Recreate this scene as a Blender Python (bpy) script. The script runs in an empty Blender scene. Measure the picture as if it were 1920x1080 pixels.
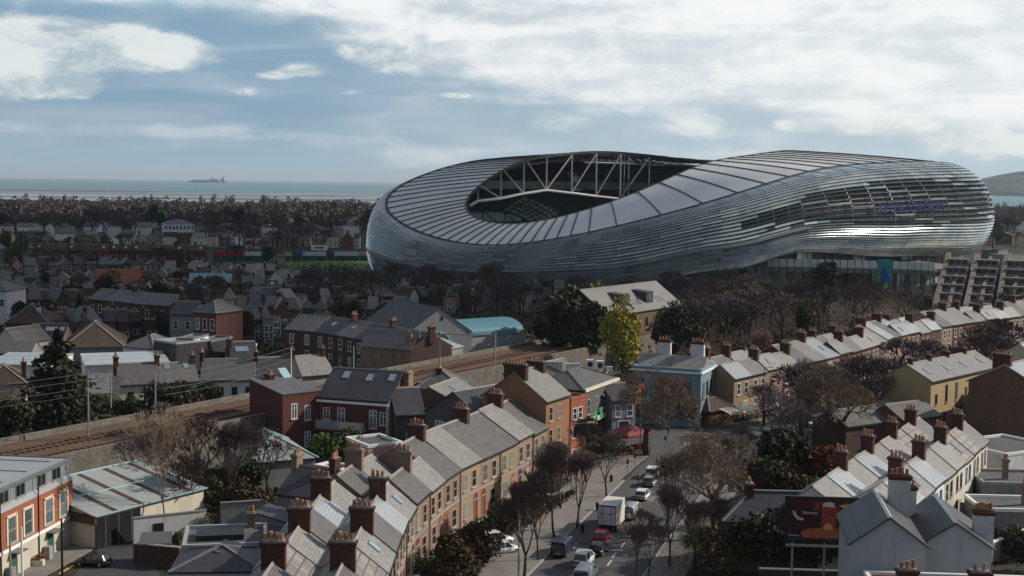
import bpy, math, random
from mathutils import Vector, Matrix
R = math.radians
SC = bpy.context.scene
COL = SC.collection
# ------------------------------------------------------------------ camera
CAMH = 35.0; FOC = 2500.0
_p = math.atan(197.3/FOC); _r = R(0.70)
_f = Vector((0, math.cos(_p), -math.sin(_p))); _r0 = Vector((1, 0, 0)); _u0 = Vector((0, math.sin(_p), math.cos(_p)))
_rt = _r0*math.cos(_r)+_u0*math.sin(_r); _up = _u0*math.cos(_r)-_r0*math.sin(_r)
cam = bpy.data.cameras.new('camera'); cam.lens = FOC/1920*36; cam.sensor_width = 36; cam.clip_start = 1; cam.clip_end = 120000
camo = bpy.data.objects.new('camera', cam); COL.objects.link(camo); SC.camera = camo
camo.matrix_world = Matrix(((_rt.x, _up.x, -_f.x, 0), (_rt.y, _up.y, -_f.y, 0), (_rt.z, _up.z, -_f.z, CAMH), (0, 0, 0, 1)))
SC.render.resolution_x = 1024; SC.render.resolution_y = 576
# ------------------------------------------------------------------ light
SUN_AZ = R(75); SUN_EL = R(32)            # azimuth measured clockwise from the view direction (+Y)
sd = Vector((math.sin(SUN_AZ)*math.cos(SUN_EL), math.cos(SUN_AZ)*math.cos(SUN_EL), math.sin(SUN_EL)))
sl = bpy.data.lights.new('sun', 'SUN'); sl.energy = 4.8; sl.angle = R(0.53); sl.color = (1.0, 0.93, 0.82)
so = bpy.data.objects.new('sun', sl); COL.objects.link(so); so.rotation_euler = sd.to_track_quat('Z', 'Y').to_euler()
SC.view_settings.view_transform = 'Standard'; SC.view_settings.look = 'None'; SC.view_settings.gamma = 1; SC.view_settings.exposure = 0.0
W = bpy.data.worlds.new('World'); SC.world = W; W.use_nodes = True
nt = W.node_tree; nt.nodes.clear()
def nd(t, kind, **kw):
    n = t.nodes.new(kind)
    for k, v in kw.items(): setattr(n, k, v)
    return n
def lk(t, a, b): t.links.new(a, b)
def mth(t, op, a, b=None, c=None, clamp=False):
    n = t.nodes.new('ShaderNodeMath'); n.operation = op; n.use_clamp = clamp
    for i, v in enumerate((a, b, c)):
        if v is None: continue
        if isinstance(v, (int, float)): n.inputs[i].default_value = v
        else: t.links.new(v, n.inputs[i])
    return n.outputs[0]
def mixc(t, f, a, b, mode='MIX'):
    n = t.nodes.new('ShaderNodeMix'); n.data_type = 'RGBA'; n.blend_type = mode
    for s, v in ((n.inputs['Factor'], f), (n.inputs[6], a), (n.inputs[7], b)):
        if isinstance(v, (int, float)): s.default_value = v
        elif isinstance(v, tuple): s.default_value = v if len(v) == 4 else v+(1,)
        else: t.links.new(v, s)
    return n.outputs[2]
def sstep(t, x, lo, hi):
    n = t.nodes.new('ShaderNodeMapRange'); n.interpolation_type = 'SMOOTHSTEP'
    t.links.new(x, n.inputs[0]); n.inputs[1].default_value = lo; n.inputs[2].default_value = hi
    return n.outputs[0]
def noise(t, vec, sc, det=6, rough=.55, dist=0.0):
    n = nd(t, 'ShaderNodeTexNoise'); n.inputs['Scale'].default_value = sc; n.inputs['Detail'].default_value = det
    n.inputs['Roughness'].default_value = rough; n.inputs['Distortion'].default_value = dist; lk(t, vec, n.inputs['Vector']); return n.outputs['Fac']
sky = nd(nt, 'ShaderNodeTexSky'); sky.sky_type = 'NISHITA'; sky.sun_disc = False; sky.sun_elevation = SUN_EL; sky.sun_rotation = SUN_AZ
sky.altitude = 30; sky.air_density = 1.0; sky.dust_density = 1.6; sky.ozone_density = 1.5
tc = nd(nt, 'ShaderNodeTexCoord'); sx = nd(nt, 'ShaderNodeSeparateXYZ'); lk(nt, tc.outputs['Generated'], sx.inputs[0])
ax, ay, az = sx.outputs
azi = mth(nt, 'ARCTAN2', ax, ay)                       # bearing, radians, 0 = view direction
ele = mth(nt, 'ARCSINE', az)
cv = nd(nt, 'ShaderNodeCombineXYZ'); lk(nt, azi, cv.inputs[0]); lk(nt, mth(nt, 'MULTIPLY', ele, 2.1), cv.inputs[1])
n1 = noise(nt, cv.outputs[0], 9.0, 9, .60, .3)
n2 = noise(nt, cv.outputs[0], 24.0, 9, .62, .5)
cv2 = nd(nt, 'ShaderNodeCombineXYZ'); lk(nt, azi, cv2.inputs[0]); lk(nt, mth(nt, 'MULTIPLY', ele, 6.0), cv2.inputs[1]); cv2.inputs[2].default_value = 3.3
n3 = noise(nt, cv2.outputs[0], 7.0, 7, .55, .6)
def blob(px, py, rx, ry, soft=1.0):
    """a sky blob by its bearing and elevation in degrees-like units of the survey photo"""
    a = math.atan((px-960)/FOC); e = math.atan((331+.0122*px-py)/FOC)
    dx = mth(nt, 'MULTIPLY', mth(nt, 'SUBTRACT', azi, a), FOC/rx); dy = mth(nt, 'MULTIPLY', mth(nt, 'SUBTRACT', ele, e), FOC/ry)
    d2 = mth(nt, 'ADD', mth(nt, 'MULTIPLY', dx, dx), mth(nt, 'MULTIPLY', dy, dy))
    return mth(nt, 'DIVIDE', soft, mth(nt, 'ADD', 1.0, mth(nt, 'MULTIPLY', d2, d2)))
def blobsum(lst):
    s = None
    for b in lst:
        v = blob(*b); s = v if s is None else mth(nt, 'ADD', s, v)
    return s
# crisp cumulus, the upper sheet, and the grey-blue far overcast
CUM = [(90, 90, 200, 36), (250, 100, 130, 26), (40, 165, 110, 32), (130, 172, 60, 20), (285, 135, 42, 9, .8), (575, 136, 48, 15, .9), (510, 146, 30, 8, .6), (455, 176, 26, 9, .5),
       (745, 118, 78, 26, 1.0), (655, 100, 26, 15, .8), (655, 176, 28, 6, .7), (850, 181, 38, 6, .8), (830, 243, 30, 5, .45), (1040, 232, 70, 22, .7),
       (1310, 240, 80, 30, .6), (1425, 194, 45, 8, .7), (1480, 238, 45, 13, .8), (1600, 240, 120, 18, .6), (1750, 250, 150, 34, .6), (1860, 285, 130, 26, .6)]
SHEET = [(480, -5, 420, 30, 1.0), (860, 45, 220, 46, 1.1), (1000, 95, 200, 60, .9), (1200, 120, 170, 75, 1.1), (1340, 60, 380, 60, 1.0), (1650, 80, 340, 100, 1.3), (1870, 150, 300, 80, .8), (1650, 190, 240, 40, .35),
         (60, 15, 140, 25, .3), (300, 250, 420, 14, .30), (1150, 300, 500, 25, .55)]
cum = blobsum(CUM); sheet = blobsum(SHEET)
edge = mth(nt, 'ADD', mth(nt, 'MULTIPLY', mth(nt, 'SUBTRACT', n1, .5), 1.3), mth(nt, 'MULTIPLY', mth(nt, 'SUBTRACT', n2, .5), 1.25))
cv3 = nd(nt, 'ShaderNodeVectorMath'); cv3.operation = 'ADD'; lk(nt, cv.outputs[0], cv3.inputs[0]); cv3.inputs[1].default_value = (.006, .016, 0)
m1 = noise(nt, cv3.outputs[0], 9.0, 9, .60, .3); m2 = noise(nt, cv3.outputs[0], 22.0, 7, .55, .4)
relief = mth(nt, 'ADD', mth(nt, 'MULTIPLY', mth(nt, 'SUBTRACT', n1, m1), 1.3), mth(nt, 'MULTIPLY', mth(nt, 'SUBTRACT', n2, m2), .6))
cden = sstep(nt, mth(nt, 'ADD', cum, edge), .32, .98)
sden = sstep(nt, mth(nt, 'ADD', sheet, mth(nt, 'ADD', mth(nt, 'MULTIPLY', mth(nt, 'SUBTRACT', n3, .5), .9), mth(nt, 'MULTIPLY', edge, .55))), .15, 1.05)
# colours (linear) ; background strength is 0.1
rightness = sstep(nt, azi, -.25, .30)
base_lo = mixc(nt, sstep(nt, ele, 0.0, .05), (2.8, 4.3, 5.1), (2.1, 3.35, 4.5))
base = mixc(nt, sstep(nt, n3, .38, .72), base_lo, (3.3, 4.3, 5.2))
base = mixc(nt, mth(nt, 'MULTIPLY', rightness, .62), base, (5.6, 6.5, 6.9))
blue = mixc(nt, sstep(nt, ele, .115, .145), base, (4.4, 6.6, 8.0))
shade = mth(nt, 'ADD', mth(nt, 'MULTIPLY', mth(nt, 'ADD', n2, n1), .62), relief)
shs = mth(nt, 'ADD', mth(nt, 'ADD', mth(nt, 'MULTIPLY', n3, .8), mth(nt, 'MULTIPLY', n1, .5)), mth(nt, 'MULTIPLY', relief, .6))
sheetc = mixc(nt, sstep(nt, shs, .42, .82), (4.5, 5.3, 5.8), (8.4, 8.5, 8.5))
sheetc = mixc(nt, mth(nt, 'MULTIPLY', rightness, .42), sheetc, (9.0, 9.0, 8.8))
cumc = mixc(nt, sstep(nt, shade, .42, .80), (4.0, 4.9, 5.4), (7.6, 7.9, 7.7))
cumc = mixc(nt, mth(nt, 'MULTIPLY', rightness, .45), cumc, (8.6, 8.7, 8.2))
c1 = mixc(nt, mth(nt, 'MULTIPLY', sden, .93), blue, sheetc)
c2 = mixc(nt, mth(nt, 'MULTIPLY', cden, .85), c1, cumc)
# away from the photographed quarter the sky opens into plain Nishita with broken cloud
front = sstep(nt, mth(nt, 'ADD', mth(nt, 'MULTIPLY', ay, 1.0), mth(nt, 'MULTIPLY', az, -1.6)), .35, .75)
nb = noise(nt, tc.outputs['Generated'], 2.2, 7, .6, .3)
open_ = mixc(nt, sstep(nt, nb, .36, .60), sky.outputs[0], (2.5, 2.8, 3.2))
allc = mixc(nt, front, open_, c2)
bg = nd(nt, 'ShaderNodeBackground'); lk(nt, allc, bg.inputs[0]); bg.inputs[1].default_value = 0.115
wo = nd(nt, 'ShaderNodeOutputWorld'); lk(nt, bg.outputs[0], wo.inputs[0])
# ------------------------------------------------------------------ materials
MATS = {}
def mat(name, col, rough=.8, metal=0., var=.25, scale=.6, spec=.35, kind='noise', rnd=.12, col2=None, bump=0., alpha=None, emit=None, ior=None, bx=.22, bz=.075, grime=.0):
    """kind: noise | brick (walls, rows along z) | slate (roofs, courses by height) | plank | ribs"""
    m = bpy.data.materials.new(name); m.use_nodes = True; t = m.node_tree; b = t.nodes['Principled BSDF']
    c = nd(t, 'ShaderNodeTexCoord'); v = c.outputs['Object']
    n = noise(t, v, scale, 6, .6)
    k = mth(t, 'MULTIPLY_ADD', n, 2*var*2, 1-2*var)
    base = tuple(col)+(1,)
    if kind in ('brick', 'slate', 'ribs', 'plank'):
        s = nd(t, 'ShaderNodeSeparateXYZ'); lk(t, v, s.inputs[0]); cb = nd(t, 'ShaderNodeCombineXYZ')
        if kind == 'slate': lk(t, s.outputs[0], cb.inputs[0])
        else: lk(t, mth(t, 'ADD', s.outputs[0], s.outputs[1]), cb.inputs[0])
        lk(t, s.outputs[2], cb.inputs[1])
        br = nd(t, 'ShaderNodeTexBrick'); lk(t, cb.outputs[0], br.inputs['Vector']); br.inputs['Scale'].default_value = 1
        br.inputs['Brick Width'].default_value = bx; br.inputs['Row Height'].default_value = bz
        br.inputs['Mortar Size'].default_value = min(bx, bz)*.10; br.inputs['Mortar Smooth'].default_value = .3; br.inputs['Bias'].default_value = -.1
        c2 = col2 or tuple(x*.68 for x in col)
        br.inputs['Color1'].default_value = base; br.inputs['Color2'].default_value = tuple(c2)+(1,)
        br.inputs['Mortar'].default_value = tuple(x*(.55 if kind != 'brick' else 1.15) for x in col)+(1,)
        src = br.outputs['Color']
    elif col2:
        src = mixc(t, sstep(t, noise(t, v, scale*3.1, 5, .65), .42, .62), base, tuple(col2)+(1,))
    else:
        src = None
    oi = nd(t, 'ShaderNodeObjectInfo')
    kk = mth(t, 'MULTIPLY', k, mth(t, 'MULTIPLY_ADD', oi.outputs['Random'], 2*rnd, 1-rnd))
    mu = nd(t, 'ShaderNodeMix'); mu.data_type = 'RGBA'; mu.blend_type = 'MULTIPLY'; mu.inputs['Factor'].default_value = 1
    if src is None: mu.inputs[6].default_value = base
    else: lk(t, src, mu.inputs[6])
    lk(t, kk, mu.inputs[7]); out = mu.outputs[2]
    if grime:
        sv = nd(t, 'ShaderNodeMapping'); lk(t, v, sv.inputs[0]); sv.inputs['Scale'].default_value = (1.2, 1.2, .25)
        g = sstep(t, noise(t, sv.outputs[0], .9, 6, .7), .50, .72)
        out = mixc(t, mth(t, 'MULTIPLY', g, grime), out, tuple(x*.35 for x in col))
    lk(t, out, b.inputs['Base Color'])
    rr = mth(t, 'MULTIPLY_ADD', n, .3*rough, rough*.85, clamp=True); lk(t, rr, b.inputs['Roughness'])
    b.inputs['Metallic'].default_value = metal; b.inputs['Specular IOR Level'].default_value = spec
    if bump:
        bm_ = nd(t, 'ShaderNodeBump'); bm_.inputs['Strength'].default_value = bump; bm_.inputs['Distance'].default_value = .05
        lk(t, noise(t, v, scale*9, 4, .6), bm_.inputs['Height']); lk(t, bm_.outputs[0], b.inputs['Normal'])
    if alpha is not None: b.inputs['Alpha'].default_value = alpha
    if emit: b.inputs['Emission Color'].default_value = tuple(emit[:3])+(1,); b.inputs['Emission Strength'].default_value = emit[3]
    MATS[name] = m
    return m
# ------------------------------------------------------------------ mesh helpers
class MB:
    def __init__(s): s.v = []; s.f = []; s.m = []; s.cur = 0
    def quad(s, *pts):
        i = len(s.v); s.v += [tuple(p) for p in pts]; s.f.append(tuple(range(i, i+len(pts)))); s.m.append(s.cur)
    def box(s, x0, x1, y0, y1, z0, z1, M=None):
        P = [(x0, y0, z0), (x1, y0, z0), (x1, y1, z0), (x0, y1, z0), (x0, y0, z1), (x1, y0, z1), (x1, y1, z1), (x0, y1, z1)]
        if M is not None: P = [tuple(M @ Vector(p)) for p in P]
        i = len(s.v); s.v += P
        for f in ((3, 2, 1, 0), (4, 5, 6, 7), (0, 1, 5, 4), (1, 2, 6, 5), (2, 3, 7, 6), (3, 0, 4, 7)):
            s.f.append(tuple(i+k for k in f)); s.m.append(s.cur)
        return s
    def prism(s, poly, x0, x1, ax='x'):
        """extrude a closed polygon: for ax='x' it is given as (y, z), for 'y' as (x, z), for 'z' as (x, y)"""
        n = len(poly); i = len(s.v)
        def mk(a, b, t): return (t, a, b) if ax == 'x' else ((a, t, b) if ax == 'y' else (a, b, t))
        s.v += [mk(a, b, x0) for a, b in poly]+[mk(a, b, x1) for a, b in poly]
        fl = ax == 'y'
        c0 = tuple(i+k for k in range(n)); c1 = tuple(i+n+k for k in range(n))
        s.f.append(c0[::-1] if not fl else c0); s.m.append(s.cur); s.f.append(c1 if not fl else c1[::-1]); s.m.append(s.cur)
        for k in range(n):
            l = (k+1) % n; q = (i+k, i+l, i+n+l, i+n+k)
            s.f.append(q if not fl else q[::-1]); s.m.append(s.cur)
        return s
    def tube(s, a, b, r0, r1=None, n=8, cap=True):
        a = Vector(a); b = Vector(b); r1 = r0 if r1 is None else r1; d = (b-a).normalized()
        u = d.orthogonal().normalized(); w = d.cross(u); i = len(s.v)
        for c, r in ((a, r0), (b, r1)):
            for k in range(n):
                t = 2*math.pi*k/n; s.v.append(tuple(c+(u*math.cos(t)+w*math.sin(t))*r))
        for k in range(n):
            l = (k+1) % n; s.f.append((i+k, i+l, i+n+l, i+n+k)); s.m.append(s.cur)
        if cap:
            s.f.append(tuple(i+k for k in range(n))[::-1]); s.m.append(s.cur); s.f.append(tuple(i+n+k for k in range(n))); s.m.append(s.cur)
        return s
    def beam(s, a, b, w, h=None):
        a = Vector(a); b = Vector(b); h = h or w; d = (b-a).normalized()
        u = d.cross(Vector((0, 0, 1)))
        u = u.normalized() if u.length > 1e-4 else Vector((1, 0, 0))
        q = u.cross(d).normalized(); i = len(s.v)
        for c in (a, b):
            for x, y in ((-1, -1), (1, -1), (1, 1), (-1, 1)): s.v.append(tuple(c+u*x*w/2+q*y*h/2))
        for f in ((3, 2, 1, 0), (4, 5, 6, 7), (0, 1, 5, 4), (1, 2, 6, 5), (2, 3, 7, 6), (3, 0, 4, 7)):
            s.f.append(tuple(i+k for k in f)); s.m.append(s.cur)
        return s
    def mesh(s, name, mats, smooth=False):
        me = bpy.data.meshes.new(name); me.from_pydata(s.v, [], s.f)
        for m in (mats if isinstance(mats, (list, tuple)) else [mats]): me.materials.append(MATS[m] if isinstance(m, str) else m)
        if any(s.m): me.polygons.foreach_set('material_index', s.m)
        if smooth: me.polygons.foreach_set('use_smooth', [True]*len(s.f))
        me.update(); return me
    def obj(s, name, mats, parent=None, smooth=False): return link(name, s.mesh(name, mats, smooth), parent)
def link(name, me, parent=None, loc=None, rz=None):
    o = bpy.data.objects.new(name, me); COL.objects.link(o)
    if parent is not None: o.parent = parent
    if loc is not None: o.location = loc
    if rz is not None: o.rotation_euler = (0, 0, rz)
    return o
def tag(o, label=None, cat=None, group=None, kind=None):
    if label: o['label'] = label
    if cat: o['category'] = cat
    if group: o['group'] = group
    if kind: o['kind'] = kind
    return o
def thing(name, label, cat, loc=(0, 0, 0), rz=0., group=None):
    o = bpy.data.objects.new(name, None); COL.objects.link(o); o.location = loc; o.rotation_euler = (0, 0, rz); o.empty_display_size = .2
    return tag(o, label, cat, group)
def kids(o): return [c for c in o.children]
def copy_thing(src, loc, rz=0., label=None, group=None, scale=None):
    r = src.copy(); COL.objects.link(r); r.location = loc; r.rotation_euler = (0, 0, rz)
    if label: r['label'] = label
    if group: r['group'] = group
    if scale is not None: r.scale = scale if isinstance(scale, tuple) else (scale,)*3
    for ch in src.children:
        c = ch.copy(); COL.objects.link(c); c.parent = r
        for g in ch.children:
            d = g.copy(); COL.objects.link(d); d.parent = c
    return r
def G(px, py, z=0.):
    """the point at height z that the survey photo shows at a pixel (1920 x 1080)"""
    d = _f+_rt*((px-960)/FOC)+_up*((540-py)/FOC); k = (z-CAMH)/d.z
    return Vector((d.x*k, d.y*k, z))
def V2(a): return Vector((a[0], a[1]))
ORD = 'first second third fourth fifth sixth seventh eighth ninth tenth eleventh twelfth thirteenth fourteenth fifteenth sixteenth seventeenth eighteenth nineteenth twentieth'.split()
mat('polycarbonate', (.38, .43, .43), rough=.19, metal=.35, var=.22, scale=.03, spec=.6, col2=(.22, .275, .29), rnd=0)
mat('polycarbonate_light', (.44, .48, .47), rough=.2, metal=.25, var=.15, scale=.05, spec=.6, rnd=0)
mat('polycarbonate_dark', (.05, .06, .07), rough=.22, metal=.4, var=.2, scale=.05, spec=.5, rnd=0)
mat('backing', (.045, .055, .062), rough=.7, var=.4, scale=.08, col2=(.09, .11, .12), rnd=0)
mat('roof_panel', (.60, .59, .57), rough=.36, metal=.15, var=.10, scale=.02, col2=(.53, .53, .53), spec=.5, rnd=0)
mat('dark_steel', (.03, .032, .036), rough=.5, metal=.3, var=.2)
mat('white_steel', (.26, .26, .26), rough=.5, var=.12, scale=.1)
mat('pale_steel', (.22, .24, .25), rough=.45, var=.15, scale=.1)
mat('seats', (.016, .034, .030), rough=.95, spec=.04, var=.3, scale=.05, col2=(.018, .022, .035), rnd=0)
mat('fascia', (.42, .48, .48), rough=.4, var=.3, scale=.25, rnd=0)
mat('turf', (.035, .075, .02), rough=.9, var=.25, scale=.05, rnd=0)
mat('curtain_glass', (.20, .29, .28), rough=.15, metal=.35, var=.5, scale=.12, spec=.7, col2=(.42, .52, .48), rnd=0)
mat('clear_panel', (.5, .55, .56), rough=.2, var=.1, scale=.1, alpha=.22, rnd=0)
mat('blue_letters', (.018, .022, .20), rough=.5, var=.2)
mat('concrete_pale', (.30, .29, .27), rough=.85, var=.18, scale=.25, grime=.4)
mat('concrete', (.19, .175, .16), rough=.9, var=.22, scale=.3, grime=.5)
mat('railing_glass', (.50, .58, .56), rough=.25, var=.15, scale=.3, spec=.6)
ST = dict(cx=57.03, cy=510.66, ps=.741, a=100.59, b=80.24, n=3.48, z=(37.68, 12.234, -7.079, 2.675, -.858), s=(-1.368, .698), a3=-.036,
          uo=-14.15, vo=.25, ia=72.455, ib=43.86, ni=2.667, iz=(40.898, 9.651, -6.34, 1.742, -1.604), iss=(-.425, .199), ia3=-.039)
UX = Vector((math.sin(ST['ps']), math.cos(ST['ps']))); VX = Vector((math.cos(ST['ps']), -math.sin(ST['ps'])))
SCN = Vector((ST['cx'], ST['cy']))
def srad(th, a, b, n, a3):
    c, s = math.cos(th), math.sin(th)
    return (abs(c/a)**n+abs(s/b)**n)**(-1/n)*(1+a3*math.cos(3*th))
def seam(th):
    r = srad(th, ST['a'], ST['b'], ST['n'], ST['a3'])
    z = sum(k*math.cos(i*th) for i, k in enumerate(ST['z']))+sum(k*math.sin((i+1)*th) for i, k in enumerate(ST['s']))
    p = SCN+UX*(r*math.cos(th))+VX*(r*math.sin(th)); return Vector((p.x, p.y, z))
def inner(th, k=1., z=None):
    r = srad(th, ST['ia'], ST['ib'], ST['ni'], ST['ia3'])*k
    zz = sum(q*math.cos(i*th) for i, q in enumerate(ST['iz']))+sum(q*math.sin((i+1)*th) for i, q in enumerate(ST['iss']))
    p = SCN+UX*(ST['uo']+r*math.cos(th))+VX*(ST['vo']+r*math.sin(th)); return Vector((p.x, p.y, zz if z is None else z))
def radial(th):
    d = (UX*math.cos(th)+VX*math.sin(th)); return Vector((d.x, d.y, 0))
def bulge(th): return 14.57+4.66*math.cos(th)+7.64*math.sin(th)
def zbot(th):
    a = math.degrees(th) % 360
    K = ((0, 9), (60, 10.5), (90, 12), (118, 14.5), (135, 9.5), (152, 4.2), (180, 3), (235, 3.5), (275, 8), (360, 9))
    for (x0, y0), (x1, y1) in zip(K, K[1:]):
        if a <= x1: t = (a-x0)/(x1-x0); t = t*t*(3-2*t); return y0+(y1-y0)*t
    return 9.
def skin(th, s, off=0.):
    """s = 0 at the lower lip, 1 at the seam with the roof"""
    S = seam(th); zb = zbot(th); zm = zb+.40*(S.z-zb); B = bulge(th)
    if s > .45:
        ph = (1-(s-.45)/.55)*math.pi/2
        r = B*math.sin(ph)**.85; z = zm+(S.z-zm)*math.cos(ph)
    else:
        ph = (1-s/.45)*R(48); r = B*math.cos(ph); z = zm-(zm-zb)*math.sin(ph)/math.sin(R(48))
    d = radial(th); return Vector((S.x, S.y, 0))+d*(r+off)+Vector((0, 0, z))
stad = thing('stadium', 'huge curved glass stadium with a rippling shell and open roof above the houses', 'stadium', (SCN.x, SCN.y, 0))
def sobj(mb, name, mats, smooth=False):
    o = mb.obj(name, mats, stad, smooth); o.location = (-SCN.x, -SCN.y, 0); return o
NS = 240
T = [2*math.pi*i/NS for i in range(NS+1)]
# roof: a lightly crowned surface between seam and inner ring
def roofp(th, t, dz=0.):
    p = seam(th).lerp(inner(th), t); p.z += .35*math.sin(math.pi*t)+dz; return p
lat0, lat1 = R(-58), R(-4)                                  # the open lattice bay between the far and the end stands
def in_lat(th):
    a = (th+math.pi) % (2*math.pi)-math.pi; return lat0 < a < lat1
mb = MB(); cl = MB()
for i in range(NS):
    for k in range(6):
        t0, t1 = k/6, (k+1)/6
        tgt = cl if (in_lat((T[i]+T[i+1])/2) and k >= 4) else mb
        tgt.quad(roofp(T[i], t0), roofp(T[i+1], t0), roofp(T[i+1], t1), roofp(T[i], t1))
        if tgt is mb: tgt.quad(roofp(T[i], t1, -.5), roofp(T[i+1], t1, -.5), roofp(T[i+1], t0, -.5), roofp(T[i], t0, -.5))
sobj(mb, 'roof', 'roof_panel'); sobj(cl, 'clear_roof_panel', 'clear_panel')
rb = MB()
RIBS = []; a_ = 0.
while a_ < 360:
    RIBS.append(a_); d_ = min(abs(a_-182), 360); a_ += 2.5 if d_ < 24 else (2.5+(d_-24)/14*4.5 if d_ < 38 and a_ < 182 else (7.2 if a_ < 182 else 3.4 if a_ < 262 else 6.))
for a_ in RIBS:
    th = R(a_)
    P = [roofp(th, k/6, .12) for k in range(7)]
    for k in range(6): rb.beam(P[k], P[k+1], .32, .36)
for i in range(NS):                                        # gutters along seam and inner edge, purlins in the lattice bay
    rb.beam(roofp(T[i], 0, .1), roofp(T[i+1], 0, .1), .8, .5)
    rb.beam(roofp(T[i], 1, -.3), roofp(T[i+1], 1, -.2), .7, .9)
    if in_lat(T[i]):
        for t in (.68, .74, .80, .86, .92): rb.beam(roofp(T[i], t, -.5), roofp(T[i+1], t, -.5), .6, .9)
sobj(rb, 'roof_rib', 'dark_steel').name = 'roof_frame'
# shell of overlapping louvre blades
NL = 31
sk = MB(); bk = MB(); mu = MB()
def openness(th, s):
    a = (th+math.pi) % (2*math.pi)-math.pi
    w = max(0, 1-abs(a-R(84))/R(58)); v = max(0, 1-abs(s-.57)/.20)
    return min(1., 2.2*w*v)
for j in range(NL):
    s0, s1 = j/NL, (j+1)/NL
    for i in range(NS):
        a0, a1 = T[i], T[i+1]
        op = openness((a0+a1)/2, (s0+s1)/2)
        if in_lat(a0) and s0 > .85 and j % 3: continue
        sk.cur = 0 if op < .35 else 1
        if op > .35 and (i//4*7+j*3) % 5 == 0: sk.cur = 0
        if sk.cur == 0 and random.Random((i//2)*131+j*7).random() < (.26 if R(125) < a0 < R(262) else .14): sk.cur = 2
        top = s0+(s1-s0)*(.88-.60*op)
        o0 = .75
        sk.quad(skin(a0, s0, o0), skin(a1, s0, o0), skin(a1, top, .06), skin(a0, top, .06))
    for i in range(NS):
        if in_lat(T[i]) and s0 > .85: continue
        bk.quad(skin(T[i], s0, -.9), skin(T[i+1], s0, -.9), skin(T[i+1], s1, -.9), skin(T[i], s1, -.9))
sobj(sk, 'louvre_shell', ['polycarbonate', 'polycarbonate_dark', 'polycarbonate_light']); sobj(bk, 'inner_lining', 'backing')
for i in range(0, NS, 2):
    if i % 4 and not R(120) < T[i] < R(250): continue
    P = [skin(T[i], s/24, .22) for s in range(25)]
    for k in range(24): mu.beam(P[k], P[k+1], .2 if i % 8 else .3, .25)
for i in range(NS):
    if R(118) < T[i] < R(258): mu.beam(skin(T[i], .40, .9), skin(T[i+1], .40, .9), .35, .5)
sobj(mu, 'shell_mullion', 'pale_steel')
# curtain wall and columns under the lip
cw = MB(); co = MB(); bs = MB()
for i in range(NS):
    th = (T[i]+T[i+1])/2; z1 = zbot(th)+4.
    d0, d1 = radial(T[i]), radial(T[i+1]); S0, S1 = seam(T[i]), seam(T[i+1]); k0 = bulge(T[i])*.30; k1 = bulge(T[i+1])*.30
    a = Vector((S0.x, S0.y, 0))+d0*k0; b = Vector((S1.x, S1.y, 0))+d1*k1
    cw.quad(a, b, b+Vector((0, 0, z1)), a+Vector((0, 0, z1)))
    if i % 3 == 0:
        p = a+d0*.8; sobj(MB().box(p.x-.35, p.x+.35, p.y-.35, p.y+.35, 0, z1+1), 'column', 'pale_steel')
sobj(cw, 'curtain_wall', 'curtain_glass')
# bowl
bw = MB(); fa = MB()
for i in range(NS):
    a0, a1 = T[i], T[i+1]
    def tier(k0, z0, k1, z1, tgt):
        def P(th, k, z):
            S = seam(th); q = SCN.lerp(V2(S), k); return Vector((q.x, q.y, min(z, S.z-2)))
        tgt.quad(P(a0, k0, z0), P(a1, k0, z0), P(a1, k1, z1), P(a0, k1, z1))
    tier(.0, .6, .56, .6, bw); tier(.56, .6, .56, 2, bw); tier(.56, 2., .80, 16, bw); tier(.80, 19.5, .92, 26 if in_lat(a0) else 32, bw); tier(.80, 16, .80, 18.5, fa); tier(.92, 32.5, .925, 35.8, fa)
sobj(bw, 'seating_bowl', 'seats'); sobj(fa, 'tier_fascia', 'fascia')
pt = MB(); c = SCN
P4 = [c+UX*u+VX*v for u, v in ((-50, -35), (50, -35), (50, 35), (-50, 35))]
pt.quad(*[(p.x, p.y, .72) for p in P4][::-1]); sobj(pt, 'pitch', 'turf')
# the white edge truss that hangs under the far rim
def far_rim(px):
    best = None
    for i in range(720):
        th = R(200+i*.25); p = inner(th); d = p-Vector((0, 0, CAMH)); w = d.dot(_f); x = 960+FOC*d.dot(_rt)/w
        if best is None or abs(x-px) < best[0]: best = (abs(x-px), p, w)
    return best
def at_py(p, py):
    d = G(960, py+.0122*(960-(960+FOC*(p.x/p.y))), 0)      # same bearing plane, height from elevation
    el = (py-(331+.0122*(960+FOC*p.x/p.y)))/FOC
    return Vector((p.x, p.y, CAMH-el*math.hypot(p.x*0, p.y)))
tr = MB(); chord = []; topc = []
for px, py in ((880, 386), (896, 377), (939, 372), (982, 363), (1025, 356.5), (1072, 362), (1118, 368), (1164, 373), (1218, 385)):
    p = far_rim(px)[1]; chord.append(at_py(p, py)); topc.append(p)
for i in range(len(chord)):
    if i: tr.tube(chord[i-1], chord[i], .58, n=8)
    if i: tr.tube(chord[i], topc[i]-Vector((0, 0, .6)), .38 if i < 8 else .3, n=6)
    if 0 < i < 4: tr.tube(chord[i+1], topc[i]+(topc[i+1]-topc[i])*.1, .34, n=6)
    if i >= 4 and i < 8: tr.tube(chord[i], topc[i+1]-Vector((0, 0, .8)), .34, n=6)
for dx in (1.8, 3.6): tr.tube(chord[7]+Vector((dx, 2, 1)), topc[7]+Vector((dx, 2, -1)), .2, n=6)
sobj(tr, 'edge_truss', 'white_steel')
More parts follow.
